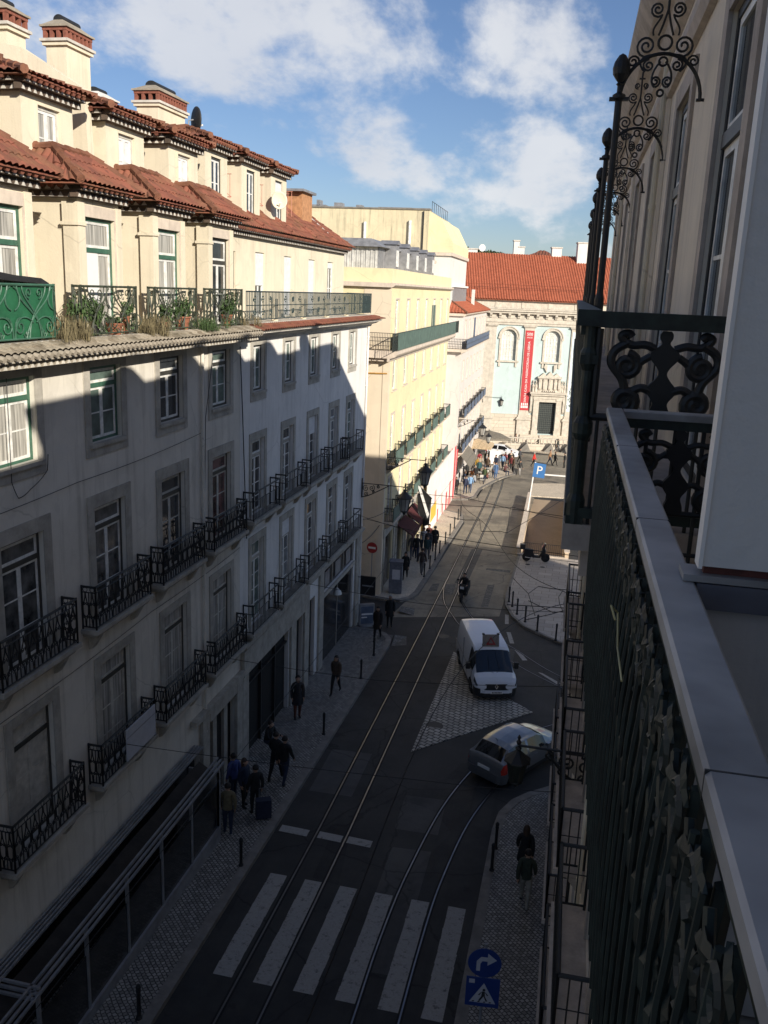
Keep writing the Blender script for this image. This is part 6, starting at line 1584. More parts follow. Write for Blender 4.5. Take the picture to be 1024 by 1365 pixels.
# ---------------------------------------------------------------- bollards
bo = None
def bollard(x, y, label, group='bollards along the kerbs', hgt=.95):
    global bo
    z = gz(y) + .12
    if bo is None:
        t = thing('bollard', label, 'bollard', (x, y, z), 0, group)
        mb = MB(); mb.lathe([(.075, 0), (.075, .06), (.048, .09), (.046, .72), (.058, .74), (.058, .78), (.046, .80)], 0, 0, 10); mb.build('shaft', 'iron', t)
        mb = MB(); mb.lathe([(.046, .801), (.06, .84), (.06, .88), (.035, .93), (.004, .95)], 0, 0, 10); mb.build('cap', 'iron', t)
        bo = t; return t
    c = dup(bo, None, (x, y, z)); c['label'] = label; c['group'] = group; return c
for x, y, l in ((-8.52, 15.2, 'bollard nearest the viewer on the pavement below the dark cafe enclosure'), (-8.46, 21.2, 'bollard on the kerb beside the far end of the crosswalk, below the group of people'), (-8.55, 29.9, 'bollard on the kerb in front of the wide dark shopfront, behind the couple'),
                (-8.52, 35.6, 'bollard on the kerb level with the woman in the brown coat'), (-8.62, 38.5, 'bollard on the kerb just before the alley corner'),
                (-1.34, 23.1, 'nearer of two bollards at the bend of the narrow pavement on the right'), (-1.34, 24.25, 'farther of two bollards at the bend of the narrow pavement on the right')):
    bollard(x, y, l)
for k, (x, y) in enumerate(((-3.21, 49.31), (-2.95, 48.46), (-2.58, 47.18), (-2.05, 46.04), (-1.33, 44.76), (-.32, 43.67))):
    bollard(x + .1, y, ('bollard at the far end of the curved plaza edge', 'second bollard from the far end of the curved plaza edge', 'third bollard from the far end of the curved plaza edge', 'fourth bollard from the far end of the curved plaza edge', 'second bollard from the near tip of the plaza', 'bollard at the near tip of the plaza')[k], 'bollards along the plaza edge')
for k, (x, y) in enumerate(((-8.70, 52.4), (-8.68, 54.35), (-8.71, 56.61), (-8.72, 58.5), (-8.75, 61.23), (-8.83, 64.0), (-8.85, 66.4), (-9.01, 69.6), (-9.0, 71.0))):
    bollard(x, y, ('shaded bollard beside the walkers, first of the row by the yellow building', 'shaded bollard, second of the row by the yellow building', 'third bollard of the row by the yellow building, in the shade', 'fourth bollard of the row by the yellow building, at the shadow edge', 'fifth bollard of the row, first one in the sun', 'sixth bollard of the row, standing in the sun', 'seventh bollard of the row, standing in the sun', 'last but one sunlit bollard of the row before the side street', 'last sunlit bollard of the row before the side street')[k], 'bollards by the yellow building')

# ---------------------------------------------------------------- signs
def disc(mb, c, r, n, x0, x1, m=0): mb.prism([(c[0] + r * cos(2 * pi * k / n), c[1] + r * sin(2 * pi * k / n)) for k in range(n)], lambda u, v, t: (u, t, v), x0, x1, m)
sg = thing('road_sign', 'blue round right-turn sign above a square pedestrian crossing sign on a pole', 'road sign', (-.92, 16.1, gz(16.1) + .12), radians(6))
zq = 2.55
mb = MB(); mb.tube([(0, .05, 0), (0, .05, 3.0)], .032, 8); mb.build('pole', 'zinc', sg)
mb = MB(); disc(mb, (0, zq), .355, 32, .0, .02); mb.build('round_plate', 'blue', sg)
mb = MB(); P = [(-.17, zq - .20), (-.09, zq - .20), (-.09, zq - .02), (-.05, zq + .05), (.06, zq + .05), (.06, zq - .05), (.25, zq + .10), (.06, zq + .25), (.06, zq + .15), (-.08, zq + .15), (-.17, zq + .04)]
mb.prism(P, lambda u, v, t: (u, t, v), -.004, .0); mb.build('arrow', 'board', sg)
mb = MB(); mb.box(-.36, .36, 0, .02, zq - 1.10, zq - .37); mb.build('square_plate', 'blue', sg)
mb = MB(); z0 = zq - 1.0
mb.prism([(-.27, z0), (.29, z0), (.02, z0 + .50)], lambda u, v, t: (u, t, v), -.004, .0)
mb.box(-.30, -.18, -.004, .0, zq - .52, zq - .42); mb.build('triangle', 'board', sg)
mb = MB(); q = lambda P: mb.prism(P, lambda u, v, t: (u, t, v), -.008, -.0045)
disc(mb, (.03, z0 + .33), .032, 10, -.008, -.0045); q([(-.01, z0 + .29), (.05, z0 + .29), (.06, z0 + .17), (-.02, z0 + .17)]); q([(-.02, z0 + .168), (.03, z0 + .168), (-.04, z0 + .05), (-.08, z0 + .05)]); q([(.03, z0 + .168), (.06, z0 + .168), (.12, z0 + .05), (.08, z0 + .05)]); q([(.05, z0 + .28), (.07, z0 + .27), (.13, z0 + .2), (.10, z0 + .19)]); q([(-.01, z0 + .28), (-.03, z0 + .27), (-.09, z0 + .2), (-.06, z0 + .19)])
for i in range(4): q([(-.22 + i * .12, z0 + .015), (-.17 + i * .12, z0 + .015), (-.16 + i * .12, z0 + .04), (-.20 + i * .12, z0 + .04)])
mb.build('walking_figure', 'plastic', sg)
ps = thing('parking_sign', 'blue square parking sign with a white P on a tall leaning pole by the ramp', 'road sign', (-3.7, 73.5, gz(73.5) + .5), 0); ps.rotation_euler = (0, radians(4.5), 0)
mb = MB(); mb.tube([(0, .08, -.6), (0, .08, 4.3)], .06, 8); mb.build('pole', 'letter', ps)
mb = MB(); mb.box(-.06, .92, 0, .05, 3.05, 4.25); mb.build('plate', flat('parking_blue', (.05, .17, .42), .5, var=.06), ps)
text(ps, 'P', 1.0, (.43, -.01, 3.64), (pi / 2, 0, 0), 'letter')
ne = thing('no_entry_sign', 'red round no-entry sign on a post in the alley', 'road sign', (-10.95, 47.3, gz(47.3) + .12), radians(-8))
mb = MB(); mb.tube([(0, .05, 0), (0, .05, 3.25)], .03, 8); mb.build('post', 'zinc', ne)
mb = MB(); disc(mb, (0, 2.95), .32, 24, 0, .02); mb.build('plate', 'red', ne); mb = MB(); mb.box(-.22, .22, -.004, 0, 2.89, 3.01); mb.build('bar', 'letter', ne)
wp = thing('wall_plaque', 'small dark street-name plaque on the shaded side wall of the yellow building', 'plaque', (-11.4, 47.87, 3.95)); q = MB(); q.box(-.26, .26, 0, .03, -.16, .16); q.build('plate', 'iron', wp); q = MB(); q.box(-.2, .2, -.004, 0, .02, .05); q.box(-.2, .1, -.004, 0, -.07, -.04); q.build('lettering', 'zinc', wp)
hs = thing('hanging_sign', 'black projecting shop sign with one pale line at the alley corner', 'shop sign', (-10.55, 42.6, 1.55)); q = MB(); q.box(.15, .95, -.05, .05, -.5, .5); q.build('board', 'black', hs); q = MB(); q.box(.25, .85, -.056, -.051, -.04, .03); q.build('line', 'zinc', hs); q = MB(); q.tube([(0, 0, .42), (.9, 0, .42)], .02, 6); q.build('arm', 'iron', hs)
def aboard(label, loc, rz, w, hgt, c):
    t = thing('advert_stand', label, 'advertising stand', loc, rz); q = MB(); q.box(-w / 2, w / 2, -.12, .12, .1, hgt); q.box(-w / 2 + .1, w / 2 - .1, -.16, .16, 0, .1); q.build('case', 'zinc', t)
    q = MB(); q.box(-w / 2 + .07, w / 2 - .07, -.128, -.121, .2, hgt - .1); q.build('poster', c, t); q = MB(); q.box(-w / 2 + .1, w / 2 - .1, -.134, -.129, hgt * .55, hgt * .62); q.box(-w / 2 + .1, 0, -.134, -.129, hgt * .42, hgt * .47); q.build('print', 'letter', t); return t
aboard('blue-grey advertising stand leaning at the alley corner of the off-white building', (-9.95, 42.3, gz(42.3) + .13), .5, .8, 1.25, 'blue_mesh')
tp = thing('utility_cabinet', 'blue-grey utility cabinet with posters at the corner of the yellow building', 'street cabinet', (-9.75, 48.6, gz(48.6) + .13), .15)
q = MB(); q.box(-.38, .38, -.3, .3, .06, 1.9); q.box(-.42, .42, -.34, .34, 1.9, 1.98); q.box(-.34, .34, -.26, .26, 0, .06); q.build('cabinet', flat('cabinet_blue', (.13, .14, .17), .5), tp); q = MB(); q.box(.381, .386, -.22, .2, .7, 1.6); q.box(-.2, .25, -.306, -.301, .9, 1.5); q.build('poster', 'board', tp)

# ---------------------------------------------------------------- overhead wires
WZ = 5.0
def wires(label, P, r=.015, sag=.0, group='overhead tram wires'): return cable(label, P, r, sag, 8, 'black', 'overhead_wire', 'wire', group)
wires('contact wire above the straight tram track along the whole street', [(-7.35, 5, 5.6), (-7.35, 24, 5.3), (-7.6, 44, 5.0), (-8.05, 74, 4.3), (-8.4, 97, 3.6)], .008)
wires('contact wire curving from the crosswalk track into the side street', [(-3.3, 5, 5.4)] + [(x, y, 5.3) for x, y in smooth_line([(-3.3, 14), (-3.3, 20), (-2.9, 25), (-1.9, 29), (-.3, 32), (3, 35)], 5)])
wires('contact wire branching from the main track across the van to the side street', [(-7.5, 60, 4.9)] + [(x, y, 5.0) for x, y in smooth_line([(-7.0, 54), (-6.0, 48), (-4.2, 44), (-2.16, 37.5), (.2, 34.5), (4, 32)], 5)])
PW = [('span wire looping over the plaza, lower strand', [(-2.16, 35.75), (-1.4, 33.97), (-1.2, 32.8), (-.99, 31.54)]), ('span wire looping over the plaza, middle strand', [(-1.4, 33.97), (-1.07, 35.02), (-.49, 34.93), (.3, 35.0)]),
      ('span wire looping over the plaza, right-hand strand', [(-.05, 35.0), (-.21, 33.98), (-.15, 33.2), (-.02, 32.49)]), ('span wire crossing the plaza paving from the middle knot', [(-1.34, 33.12), (-.37, 32.11), (.2, 32.4)]),
      ('span wire crossing the plaza near its tip', [(-1.31, 30.95), (-.4, 31.9), (.3, 32.8)]), ('long span wire straight across the plaza to the right-hand house', [(-2.11, 32.39), (.9, 32.9)])]
for l, P in PW: wires(l, [(x, y, WZ) for x, y in P], .017)
UP = [('span wire over the sunlit road, lower strand', [(-6.4, 45.1), (-5.42, 44.74), (-4.69, 45.03), (-4.34, 42.79), (-3.41, 43.16)]), ('span wire over the sunlit road to the ramp wall', [(-3.5, 43.2), (-3.07, 42.97), (-2.44, 45.22), (-1.2, 49.5), (-.06, 53.92)]),
      ('span wire over the sunlit road, upper strand', [(-9.8, 49.8), (-6.23, 49.95), (-3.37, 48.2), (-.2, 47.5)]), ('slanting span wire between the road and the parking sign', [(-3.07, 42.97), (-3.37, 48.2), (-3.26, 49.06)]),
      ('span wire at the shadow edge on the road', [(-10.3, 43.0), (-6.8, 41.2), (-3.15, 40.51), (.9, 40)])]
for l, P in UP: wires(l, [(x, y, WZ) for x, y in P], .016)
wires('span wire across the street from the scrolled balconies over the crosswalk', [(-10.5, 17.6, 5.6), (-2.93, 18.57, 5.3), (.8, 18.6, 5.6)], .009, .05)
wires('span wire across the street above the silver car', [(-10.5, 23.0, 5.7), (-5.09, 23.3, 5.45), (.8, 24.2, 5.7)], .009, .05)
wires('span wire across the street above the white van', [(-10.5, 30.5, 5.7), (-5.0, 30.3, 5.4), (.8, 30.5, 5.7)], .009, .05)
wires('span wire from the off-white building to the plaza side', [(-10.5, 40.9, 5.8), (-5.0, 38.5, 5.4), (.9, 37.0, 5.6)], .009, .05)
cable('sagging black cable across the alley between the two buildings', [(-10.6, 43.2, 3.6), (-10.7, 47.85, 3.4)], .03, .12)
cable('second thin cable across the alley higher up', [(-10.6, 43.2, 4.9), (-10.3, 47.85, 4.3)], .018, .1)
cable('thin wire across the street in front of the yellow building', [(-10.4, 47.85, 5.0), (-3.2, 49.0, 4.9), (.9, 46, 5.2)], .014, .1)

# ---------------------------------------------------------------- cafe awnings and furniture in the square
def parasol(label, loc, w, hgt, c, rz=0):
    t = thing('cafe_parasol', label, 'parasol', loc, rz); q = MB(); q.tube([(0, 0, 0), (0, 0, hgt + .1)], .035, 7); q.box(-.25, .25, -.25, .25, 0, .08); q.build('pole', 'iron', t)
    q = MB(); k = w / 2; q.add([(-k, -k, hgt - .6), (k, -k, hgt - .6), (k, k, hgt - .6), (-k, k, hgt - .6), (0, 0, hgt + .05)], [(0, 1, 4), (1, 2, 4), (2, 3, 4), (3, 0, 4)]); q.add([(-k, -k, hgt - .85), (k, -k, hgt - .85), (k, k, hgt - .85), (-k, k, hgt - .85), (-k, -k, hgt - .6), (k, -k, hgt - .6), (k, k, hgt - .6), (-k, k, hgt - .6)], [(0, 1, 5, 4), (1, 2, 6, 5), (2, 3, 7, 6), (3, 0, 4, 7)]); q.build('canopy', c, t); return t
parasol('wide beige parasol over the crowded cafe tables', (-11.0, 97.5, gz(97) + .13), 3.4, 3.1, 'canvas')
parasol('brown-grey parasol behind the wide beige one, beside the white car', (-10.4, 104.5, gz(104.5) + .0), 4.0, 3.4, 'canvas_dark', .4)
parasol('second beige parasol close to the grey house', (-12.6, 95.2, gz(95.2) + .13), 2.6, 2.9, 'canvas', .2)
def cafe_table(label, loc, rz):
    t = thing('cafe_table', label, 'table', loc, rz); q = MB(); q.lathe([(.36, .72), (.36, .75)], 0, 0, 14); q.build('tabletop', 'shutter', t); q = MB(); q.lathe([(.22, 0), (.22, .03), (.03, .06), (.03, .719)], 0, 0, 8); q.build('pedestal', 'iron', t)
for k, (x, y) in enumerate(((-10.2, 86.5), (-9.6, 89.5), (-10.9, 90.3), (-9.0, 92.4))):
    cafe_table(('round cafe table nearest the road corner in the square', 'round cafe table in the middle of the sunlit crowd', 'round cafe table against the grey house', 'round cafe table under the edge of the beige parasol')[k], (x, y, gz(y) + .13), 0)
def cafe_chair(label, loc, rz):
    t = thing('cafe_chair', label, 'chair', loc, rz, 'cafe chairs in the square'); q = MB(); q.box(-.2, .2, -.2, .2, .43, .46); q.build('seat', 'shutter', t); q = MB(); q.box(-.2, .2, .18, .21, .62, .88); q.build('backrest', 'shutter', t)
    for sx in (-1, 1):
        for sy in (-1, 1): q = MB(); q.tube([(sx * .18, sy * .18, 0), (sx * .18, sy * .18, .43 if sy < 0 else .88)], .014, 5); q.build('leg', 'iron', t)
    return t
c0_ = cafe_chair('pale cafe chair nearest the kerb in the square', (-9.1, 86.8, gz(86.8) + .13), .3)
for k, (x, y, a) in enumerate(((-10.4, 85.2, 2.8), (-8.9, 90.2, .5), (-10.3, 91.2, 2.0), (-8.6, 93.2, 1.0))):
    q = dup(c0_, None, (x, y, gz(y) + .13), a); q['label'] = ('pale cafe chair beside the table nearest the road corner', 'pale cafe chair on the road side of the sunlit crowd', 'pale cafe chair close to the grey house', 'pale cafe chair at the far side of the sunlit crowd')[k]
mb_ = thing('menu_board', 'white menu board standing in front of the white car', 'board', (-8.9, 97.2, gz(97.2) + .13), .2); q = MB(); q.box(-.6, .6, -.04, .04, .5, 2.0); q.build('board', 'letter', mb_)
for sx in (-.55, .55): q = MB(); q.box(sx - .03, sx + .03, -.03, .03, 0, .5); q.build('leg', 'zinc', mb_)
# ---------------------------------------------------------------- cars
def lerpk(K, x):
    if x <= K[0][0]: return K[0][1:]
    for a, b in zip(K[:-1], K[1:]):
        if x <= b[0]:
            t = (x - a[0]) / (b[0] - a[0]); return tuple(p + (q - p) * t for p, q in zip(a[1:], b[1:]))
    return K[-1][1:]
def car(name, label, cat, loc, rz, K, paint, wheels, wr, sill, classify, dx=.06, mid=.62, track=.72):
    t = thing(name, label, cat, loc, rz)
    x0, x1 = K[0][0], K[-1][0]; xs = sorted({round(x0 + (x1 - x0) * i / int((x1 - x0) / dx), 3) for i in range(int((x1 - x0) / dx) + 1)} | {k[0] for k in K})
    rows = []
    for x in xs:
        W_, zb, zr, yr = lerpk(K, x)
        # round the plan and roof lines a little
        low = sill + .12 * max(0, (abs(x - (x0 + x1) / 2) - (x1 - x0) * .42))
        for xw in wheels:
            d = abs(x - xw)
            if d < wr * 1.22: low = max(low, wr + sqrt((wr * 1.22) ** 2 - d * d))
        low = min(low, zb - .05)
        m = min(max(mid, low + .03), zb - .02); q = low + (m - low) * .45
        R = [(W_ * .955, low), (W_ * .985, q), (W_, m), (W_ * .985, (m + zb) / 2), (W_ * .95, zb), (yr + (W_ * .95 - yr) * .06, zr - (zr - zb) * .10), (yr * .93, zr - .005), (yr * .55, zr + .025), (0, zr + .035)]
        rows.append(R)
    nr = 9; parts = {}
    vs = []
    for x, R in zip(xs, rows):
        for y, z in R: vs.append((x, y, z))
        for y, z in R: vs.append((x, -y, z))
    for i in range(len(xs) - 1):
        xm = (xs[i] + xs[i + 1]) / 2
        for s in (0, 1):
            for j in range(nr - 1):
                a, b = i * 18 + s * 9 + j, i * 18 + s * 9 + j + 1; c, d = a + 18, b + 18
                p = classify(xm, j, s); f = (a, c, d, b) if s == 0 else (a, b, d, c)
                parts.setdefault(p, []).append(f)
    for i in (0, len(xs) - 1):
        A = [i * 18 + j for j in range(nr)] + [i * 18 + 9 + j for j in range(nr - 2, -1, -1)]
        parts['body'].append(A if i else A[::-1])
    for p, fs in parts.items():
        used = sorted({v for f in fs for v in f}); mp_ = {v: k for k, v in enumerate(used)}
        m = MB(); m.add([vs[v] for v in used], [tuple(mp_[v] for v in f) for f in fs])
        o = m.build(p.split('.')[0], {'body': paint, 'window': 'car_glass', 'windscreen': 'car_glass', 'rear_window': 'car_glass', 'tail_light': 'lamp_red', 'headlight': 'lamp_clear', 'black_trim': 'plastic'}[p.split('.')[0]], t, True)
        if p == 'body':
            es = o.modifiers.new('edges', 'EDGE_SPLIT'); es.split_angle = radians(38)
    m = MB(); hw = max(k[1] for k in K); m.box(x0 + .25, x1 - .25, -hw * .80, hw * .80, sill - .02, wr * 2 + .12); m.build('underbody', 'plastic', t)
    for xw in wheels:
        for s in (-1, 1):
            m = MB(); w_ = .10
            m.T = Matrix.Translation((xw, s * track, wr)) @ Matrix.Rotation(pi / 2, 4, 'X')
            m.lathe([(wr * .62, -w_), (wr * .93, -w_), (wr, -w_ * .7), (wr, w_ * .7), (wr * .93, w_), (wr * .62, w_)], 0, 0, 24)
            wheel = m.build('wheel', 'rubber', t, True)
            m = MB(); m.T = Matrix.Translation((xw, s * track, wr)) @ Matrix.Rotation(pi / 2, 4, 'X')
            m.lathe([(wr * .62, -w_ * .8), (wr * .6, -w_ * .9), (wr * .6, w_ * .9), (wr * .62, w_ * .8)], 0, 0, 20, 1)
            for k in range(5):
                a = 2 * pi * k / 5; m.prism([(.02, -.03), (wr * .58, -.022), (wr * .58, .022), (.02, .03)], lambda u, v, tt: (u * cos(a) - v * sin(a), u * sin(a) + v * cos(a), tt), -w_ * 1.0, w_ * 1.0, 0)
            m.lathe([(.05, -w_ * 1.02), (.05, w_ * 1.02)], 0, 0, 8, 0)
            m.build('rim', ['silver', 'plastic'], wheel)
    return t
HATCH = [(-2.02, .60, .60, .61, .45), (-1.985, .74, .76, .77, .58), (-1.90, .80, .97, .985, .64), (-1.84, .815, .985, 1.03, .63), (-1.47, .838, .985, 1.35, .575), (-1.2, .845, .975, 1.415, .585), (-.7, .85, .96, 1.445, .60), (-.2, .85, .945, 1.445, .60), (.28, .85, .93, 1.40, .585), (.7, .848, .925, 1.19, .61), (1.08, .845, .925, .975, .65), (1.45, .83, .87, .905, .66), (1.75, .79, .76, .80, .62), (1.93, .70, .64, .66, .55), (2.02, .56, .54, .55, .45)]
def cls_hatch(x, j, s):
    if -1.84 < x < -1.50 and j in (6, 7): return 'rear_window'
    if .32 < x < 1.05 and j in (6, 7): return 'windscreen'
    if j == 4 and (-1.42 < x < -.52 or -.42 < x < .62): return 'window'
    if j in (2, 3) and -1.99 < x < -1.74: return 'tail_light.%d' % s
    if j == 3 and 1.55 < x < 1.92: return 'headlight.%d' % s
    if j == 0 and -1.6 < x < 1.6: return 'black_trim'
    return 'body'
def detail_hatch(t, paint):
    m = MB(); m.box(-2.045, -2.02, -.26, .26, .62, .73); m.build('number_plate', 'letter', t)
    for s in (-1, 1):
        m = MB(); m.hexa([(.50, s * .86, .93), (.72, s * .86, .93), (.72, s * 1.0, .93), (.50, s * 1.0, .93)][::s], [(.50, s * .86, 1.05), (.66, s * .86, 1.05), (.66, s * .99, 1.05), (.50, s * .99, 1.05)][::s]); m.build('door_mirror', paint, t)
    m = MB(); m.tube([(-1.30, 0, 1.44), (-1.42, 0, 1.56)], .012, 5); m.build('aerial', 'plastic', t)
    m = MB(); m.box(-2.0, -1.86, -.70, .70, .40, .56) if False else m.hexa([(-2.055, -.62, .36), (-1.95, -.75, .36), (-1.95, .75, .36), (-2.055, .62, .36)], [(-2.06, -.62, .58), (-1.95, -.77, .58), (-1.95, .77, .58), (-2.06, .62, .58)]); m.build('rear_bumper', paint, t)
    for s in (-1, 1):
        for xx in (-.46, .70):
            m = MB(); m.tube([(xx, s * .836, .32), (xx, s * .852, .62), (xx - (.02 if xx > 0 else 0), s * .83, .93)], .006, 4); m.build('door_seam', 'black', t)
    for s in (-1, 1):
        for xx in (-.1, .42): m = MB(); m.box(xx - .55, xx - .40, s * .845, s * .862, .80, .83); m.build('door_handle', paint, t)
c1_ = car('parked_car', 'silver hatchback with a lit red tail lamp turning into the side street', 'car', (-1.16, 30.1, gz(30.1) + .005), atan2(.854, .52), HATCH, 'silver', (-1.25, 1.25), .305, .20, cls_hatch)
c1_.name = 'silver_car'; detail_hatch(c1_, 'silver')
c2_ = car('white_car', 'white hatchback parked across the square in front of the church', 'car', (-9.0, 107.6, gz(107.6) + .005), radians(-6), HATCH, 'van_white', (-1.25, 1.25), .305, .20, cls_hatch, .12); detail_hatch(c2_, 'van_white')

VAN = [(-2.48, .86, 1.05, 1.88, .74), (-2.44, .93, 1.08, 1.92, .78), (-2.2, .955, 1.10, 1.945, .80), (-1.0, .975, 1.10, 1.96, .81), (.6, .978, 1.10, 1.955, .80), (.95, .978, 1.10, 1.92, .785), (1.15, .976, 1.10, 1.82, .775), (1.95, .965, 1.06, 1.16, .80), (2.02, .96, 1.05, 1.125, .80), (2.25, .945, .98, 1.04, .76), (2.40, .90, .86, .90, .70), (2.48, .80, .74, .76, .62), (2.50, .70, .66, .67, .55)]
def cls_van(x, j, s):
    if 1.10 < x < 1.97 and j in (5, 6, 7): return 'windscreen'
    if j == 4 and .62 < x < 1.62: return 'window'
    if j == 3 and 2.05 < x < 2.44: return 'headlight.%d' % s
    if j in (2, 3) and -2.47 < x < -2.40: return 'tail_light.%d' % s
    if j == 0 or (j == 1 and x > 2.1): return 'black_trim'
    return 'body'
vn = car('white_van', 'white panel van with a folded warning-triangle board on its roof, parked on the paved island', 'van', (-3.24, 37.83, gz(37.83) + .005), atan2(-.951, .308), VAN, 'van_white', (-1.55, 1.55), .33, .24, cls_van, .06, .66, .84)
m = MB(); m.hexa([(2.47, -.74, .58), (2.525, -.40, .58), (2.525, .40, .58), (2.47, .74, .58)], [(2.38, -.78, .82), (2.49, -.30, .84), (2.49, .30, .84), (2.38, .78, .82)]); m.build('grille', 'plastic', vn)
m = MB(); m.hexa([(2.44, -.80, .26), (2.56, -.55, .26), (2.56, .55, .26), (2.44, .80, .26)], [(2.42, -.84, .45), (2.57, -.55, .45), (2.57, .55, .45), (2.42, .84, .45)]); m.build('lower_bumper', 'plastic', vn)
m = MB(); m.hexa([(2.43, -.84, .455), (2.575, -.50, .455), (2.575, .50, .455), (2.43, .84, .455)], [(2.42, -.84, .59), (2.55, -.50, .56), (2.55, .50, .56), (2.42, .84, .59)]); m.build('front_bumper', 'van_white', vn)
m = MB(); m.box(2.576, 2.588, -.27, .27, .44, .55); m.build('number_plate', 'letter', vn)
m = MB()
for k in range(7): m.box(2.589, 2.591, -.20 + k * .062, -.165 + k * .062, .465, .53)
m.build('plate_print', 'black', vn)
m = MB(); R_ = [(0, .12), (.085, 0), (0, -.12), (-.085, 0)]; I_ = [(0, .06), (.04, 0), (0, -.06), (-.04, 0)]
for k in range(4):
    a, b = R_[k], R_[(k + 1) % 4]; c, d = I_[k], I_[(k + 1) % 4]
    m.prism([a, b, d, c], lambda u, v, tt: (2.50 + tt - v * .25, u, .745 + v), 0, .02)
m.build('emblem', 'chrome', vn)
for s in (-1, 1):
    m = MB(); m.box(1.30, 1.46, s * 1.0, s * 1.17, 1.10, 1.38); m.box(1.36, 1.40, s * .95, s * 1.01, 1.12, 1.18); m.build('door_mirror', 'plastic', vn)
    m = MB(); m.tube([(-2.3, s * .968, 1.02), (-.2, s * .985, 1.02), (.5, s * .986, 1.02)], .012, 5); m.box(-.35, -.335, s * .962, s * .992, .45, 1.85); m.build('sliding_door_rail', 'zinc', vn)
    for xx in (.58, 1.62): m = MB(); m.tube([(xx, s * .965, .38), (xx, s * .982, .7), (xx, s * .955, 1.08)], .007, 4); m.build('door_seam', 'black', vn)
    m = MB(); m.tube([(2.02, s * .05, 1.15), (1.78, s * .45, 1.30)], .010, 5); m.build('wiper', 'plastic', vn)
m = MB(); m.hexa([(1.06, -.42, 2.0), (1.10, -.42, 2.0), (1.10, .32, 2.0), (1.06, .32, 2.0)], [(.90, -.42, 2.50), (.94, -.42, 2.50), (.94, .32, 2.50), (.90, .32, 2.50)]); rb = m.build('roof_board', flat('sun_bleached_board', (.24, .20, .17), .7, var=.25), vn)
m = MB()
Pq = [(-.22, .08), (.22, .08), (0, .42)]; Pi_ = [(-.11, .14), (.11, .14), (0, .32)]
for k in range(3): m.prism([Pq[k], Pq[(k + 1) % 3], Pi_[(k + 1) % 3], Pi_[k]], lambda u, v, tt: (1.108 - .32 * v + tt, u - .05, 2.0 + v), 0, .008)
m.build('warning_triangle', 'red', rb)
m = MB()
for yq in (-.38, .28): m.box(.90, 1.0, yq - .03, yq + .03, 1.985, 2.06); m.box(.84, .96, yq - .05, yq + .05, 2.49, 2.54)
m.build('board_stand', 'plastic', vn)

# ---------------------------------------------------------------- two-wheelers (x forward)
def motorbike(name, label, loc, rz, body, scooter=True):
    t = thing(name, label, 'scooter' if scooter else 'motorbike', loc, rz); r = .24 if scooter else .30
    for xw in (-.62, .66):
        m = MB(); m.T = Matrix.Translation((xw, 0, r)) @ Matrix.Rotation(pi / 2, 4, 'X'); m.lathe([(r * .6, -.055), (r * .92, -.06), (r, -.03), (r, .03), (r * .92, .06), (r * .6, .055)], 0, 0, 20)
        w_ = m.build('wheel', 'rubber', t, True); m = MB(); m.T = Matrix.Translation((xw, 0, r)) @ Matrix.Rotation(pi / 2, 4, 'X'); m.lathe([(r * .6, -.05), (r * .15, -.03), (r * .15, .03), (r * .6, .05)], 0, 0, 14); m.build('rim', 'silver', w_)
    m = MB(); m.prism([(-.85, .55), (-.70, .42), (-.30, .34), (-.18, .30), (.30, .30), (.40, .55), (.52, .95), (.44, .98), (.30, .62), (.18, .42), (-.10, .42), (-.22, .72), (-.80, .78)], lambda u, v, tt: (u, tt, v), -.16, .16); m.build('body', body, t)
    m = MB(); m.prism([(.36, .45), (.62, .62), (.62, .92), (.48, 1.02), (.40, .98)], lambda u, v, tt: (u, tt, v), -.20, .20); m.prism([(.42, .50), (.80, .46), (.92, .38), (.70, .56)], lambda u, v, tt: (u, tt, v), -.09, .09); m.build('front_fairing', body, t)
    m = MB(); m.prism([(-.82, .785), (-.22, .725), (-.18, .80), (-.45, .86), (-.85, .90)], lambda u, v, tt: (u, tt, v), -.15, .15); m.build('saddle', 'black', t)
    m = MB(); m.tube([(.42, -.34, 1.04), (.46, -.12, 1.02), (.46, .12, 1.02), (.42, .34, 1.04)], .018, 6); m.tube([(.66, .08, r), (.50, .08, .95)], .022, 6); m.tube([(.66, -.08, r), (.50, -.08, .95)], .022, 6); m.build('handlebar', 'plastic', t)
    m = MB(); m.box(.60, .645, -.11, .11, .78, .92); m.build('headlight', 'letter', t)
    m = MB(); m.box(-.90, -.86, -.08, .08, .66, .74); m.build('tail_light', 'lamp_red', t)
    m = MB(); m.tube([(-.1, -.2, .26), (-.75, -.22, .34)], [.03, .05], 8); m.build('exhaust', 'chrome', t)
    for s in (-1, 1): m = MB(); m.tube([(.45, s * .22, 1.03), (.42, s * .30, 1.22)], .008, 5); m.box(.40, .42, s * .24, s * .38, 1.20, 1.30); m.build('mirror', 'plastic', t)
    if not scooter: m = MB(); m.prism([(.35, .98), (.55, .95), (.62, 1.30), (.52, 1.32)], lambda u, v, tt: (u, tt, v), -.15, .15); m.build('windshield', 'glass', t); m = MB(); m.box(-1.1, -.78, -.2, .2, .86, 1.18); m.build('top_case', 'plastic', t)
    return t
motorbike('scooter', 'dark scooter with a white headlight ridden up the tram track towards the viewer', (-5.75, 49.3, gz(49.3) + .005), radians(-96), 'black')
motorbike('motorbike', 'silver and black motorbike parked across the end of the ramp on the plaza', (-2.15, 59.0, gz(59) + .125), radians(8), 'black', False)
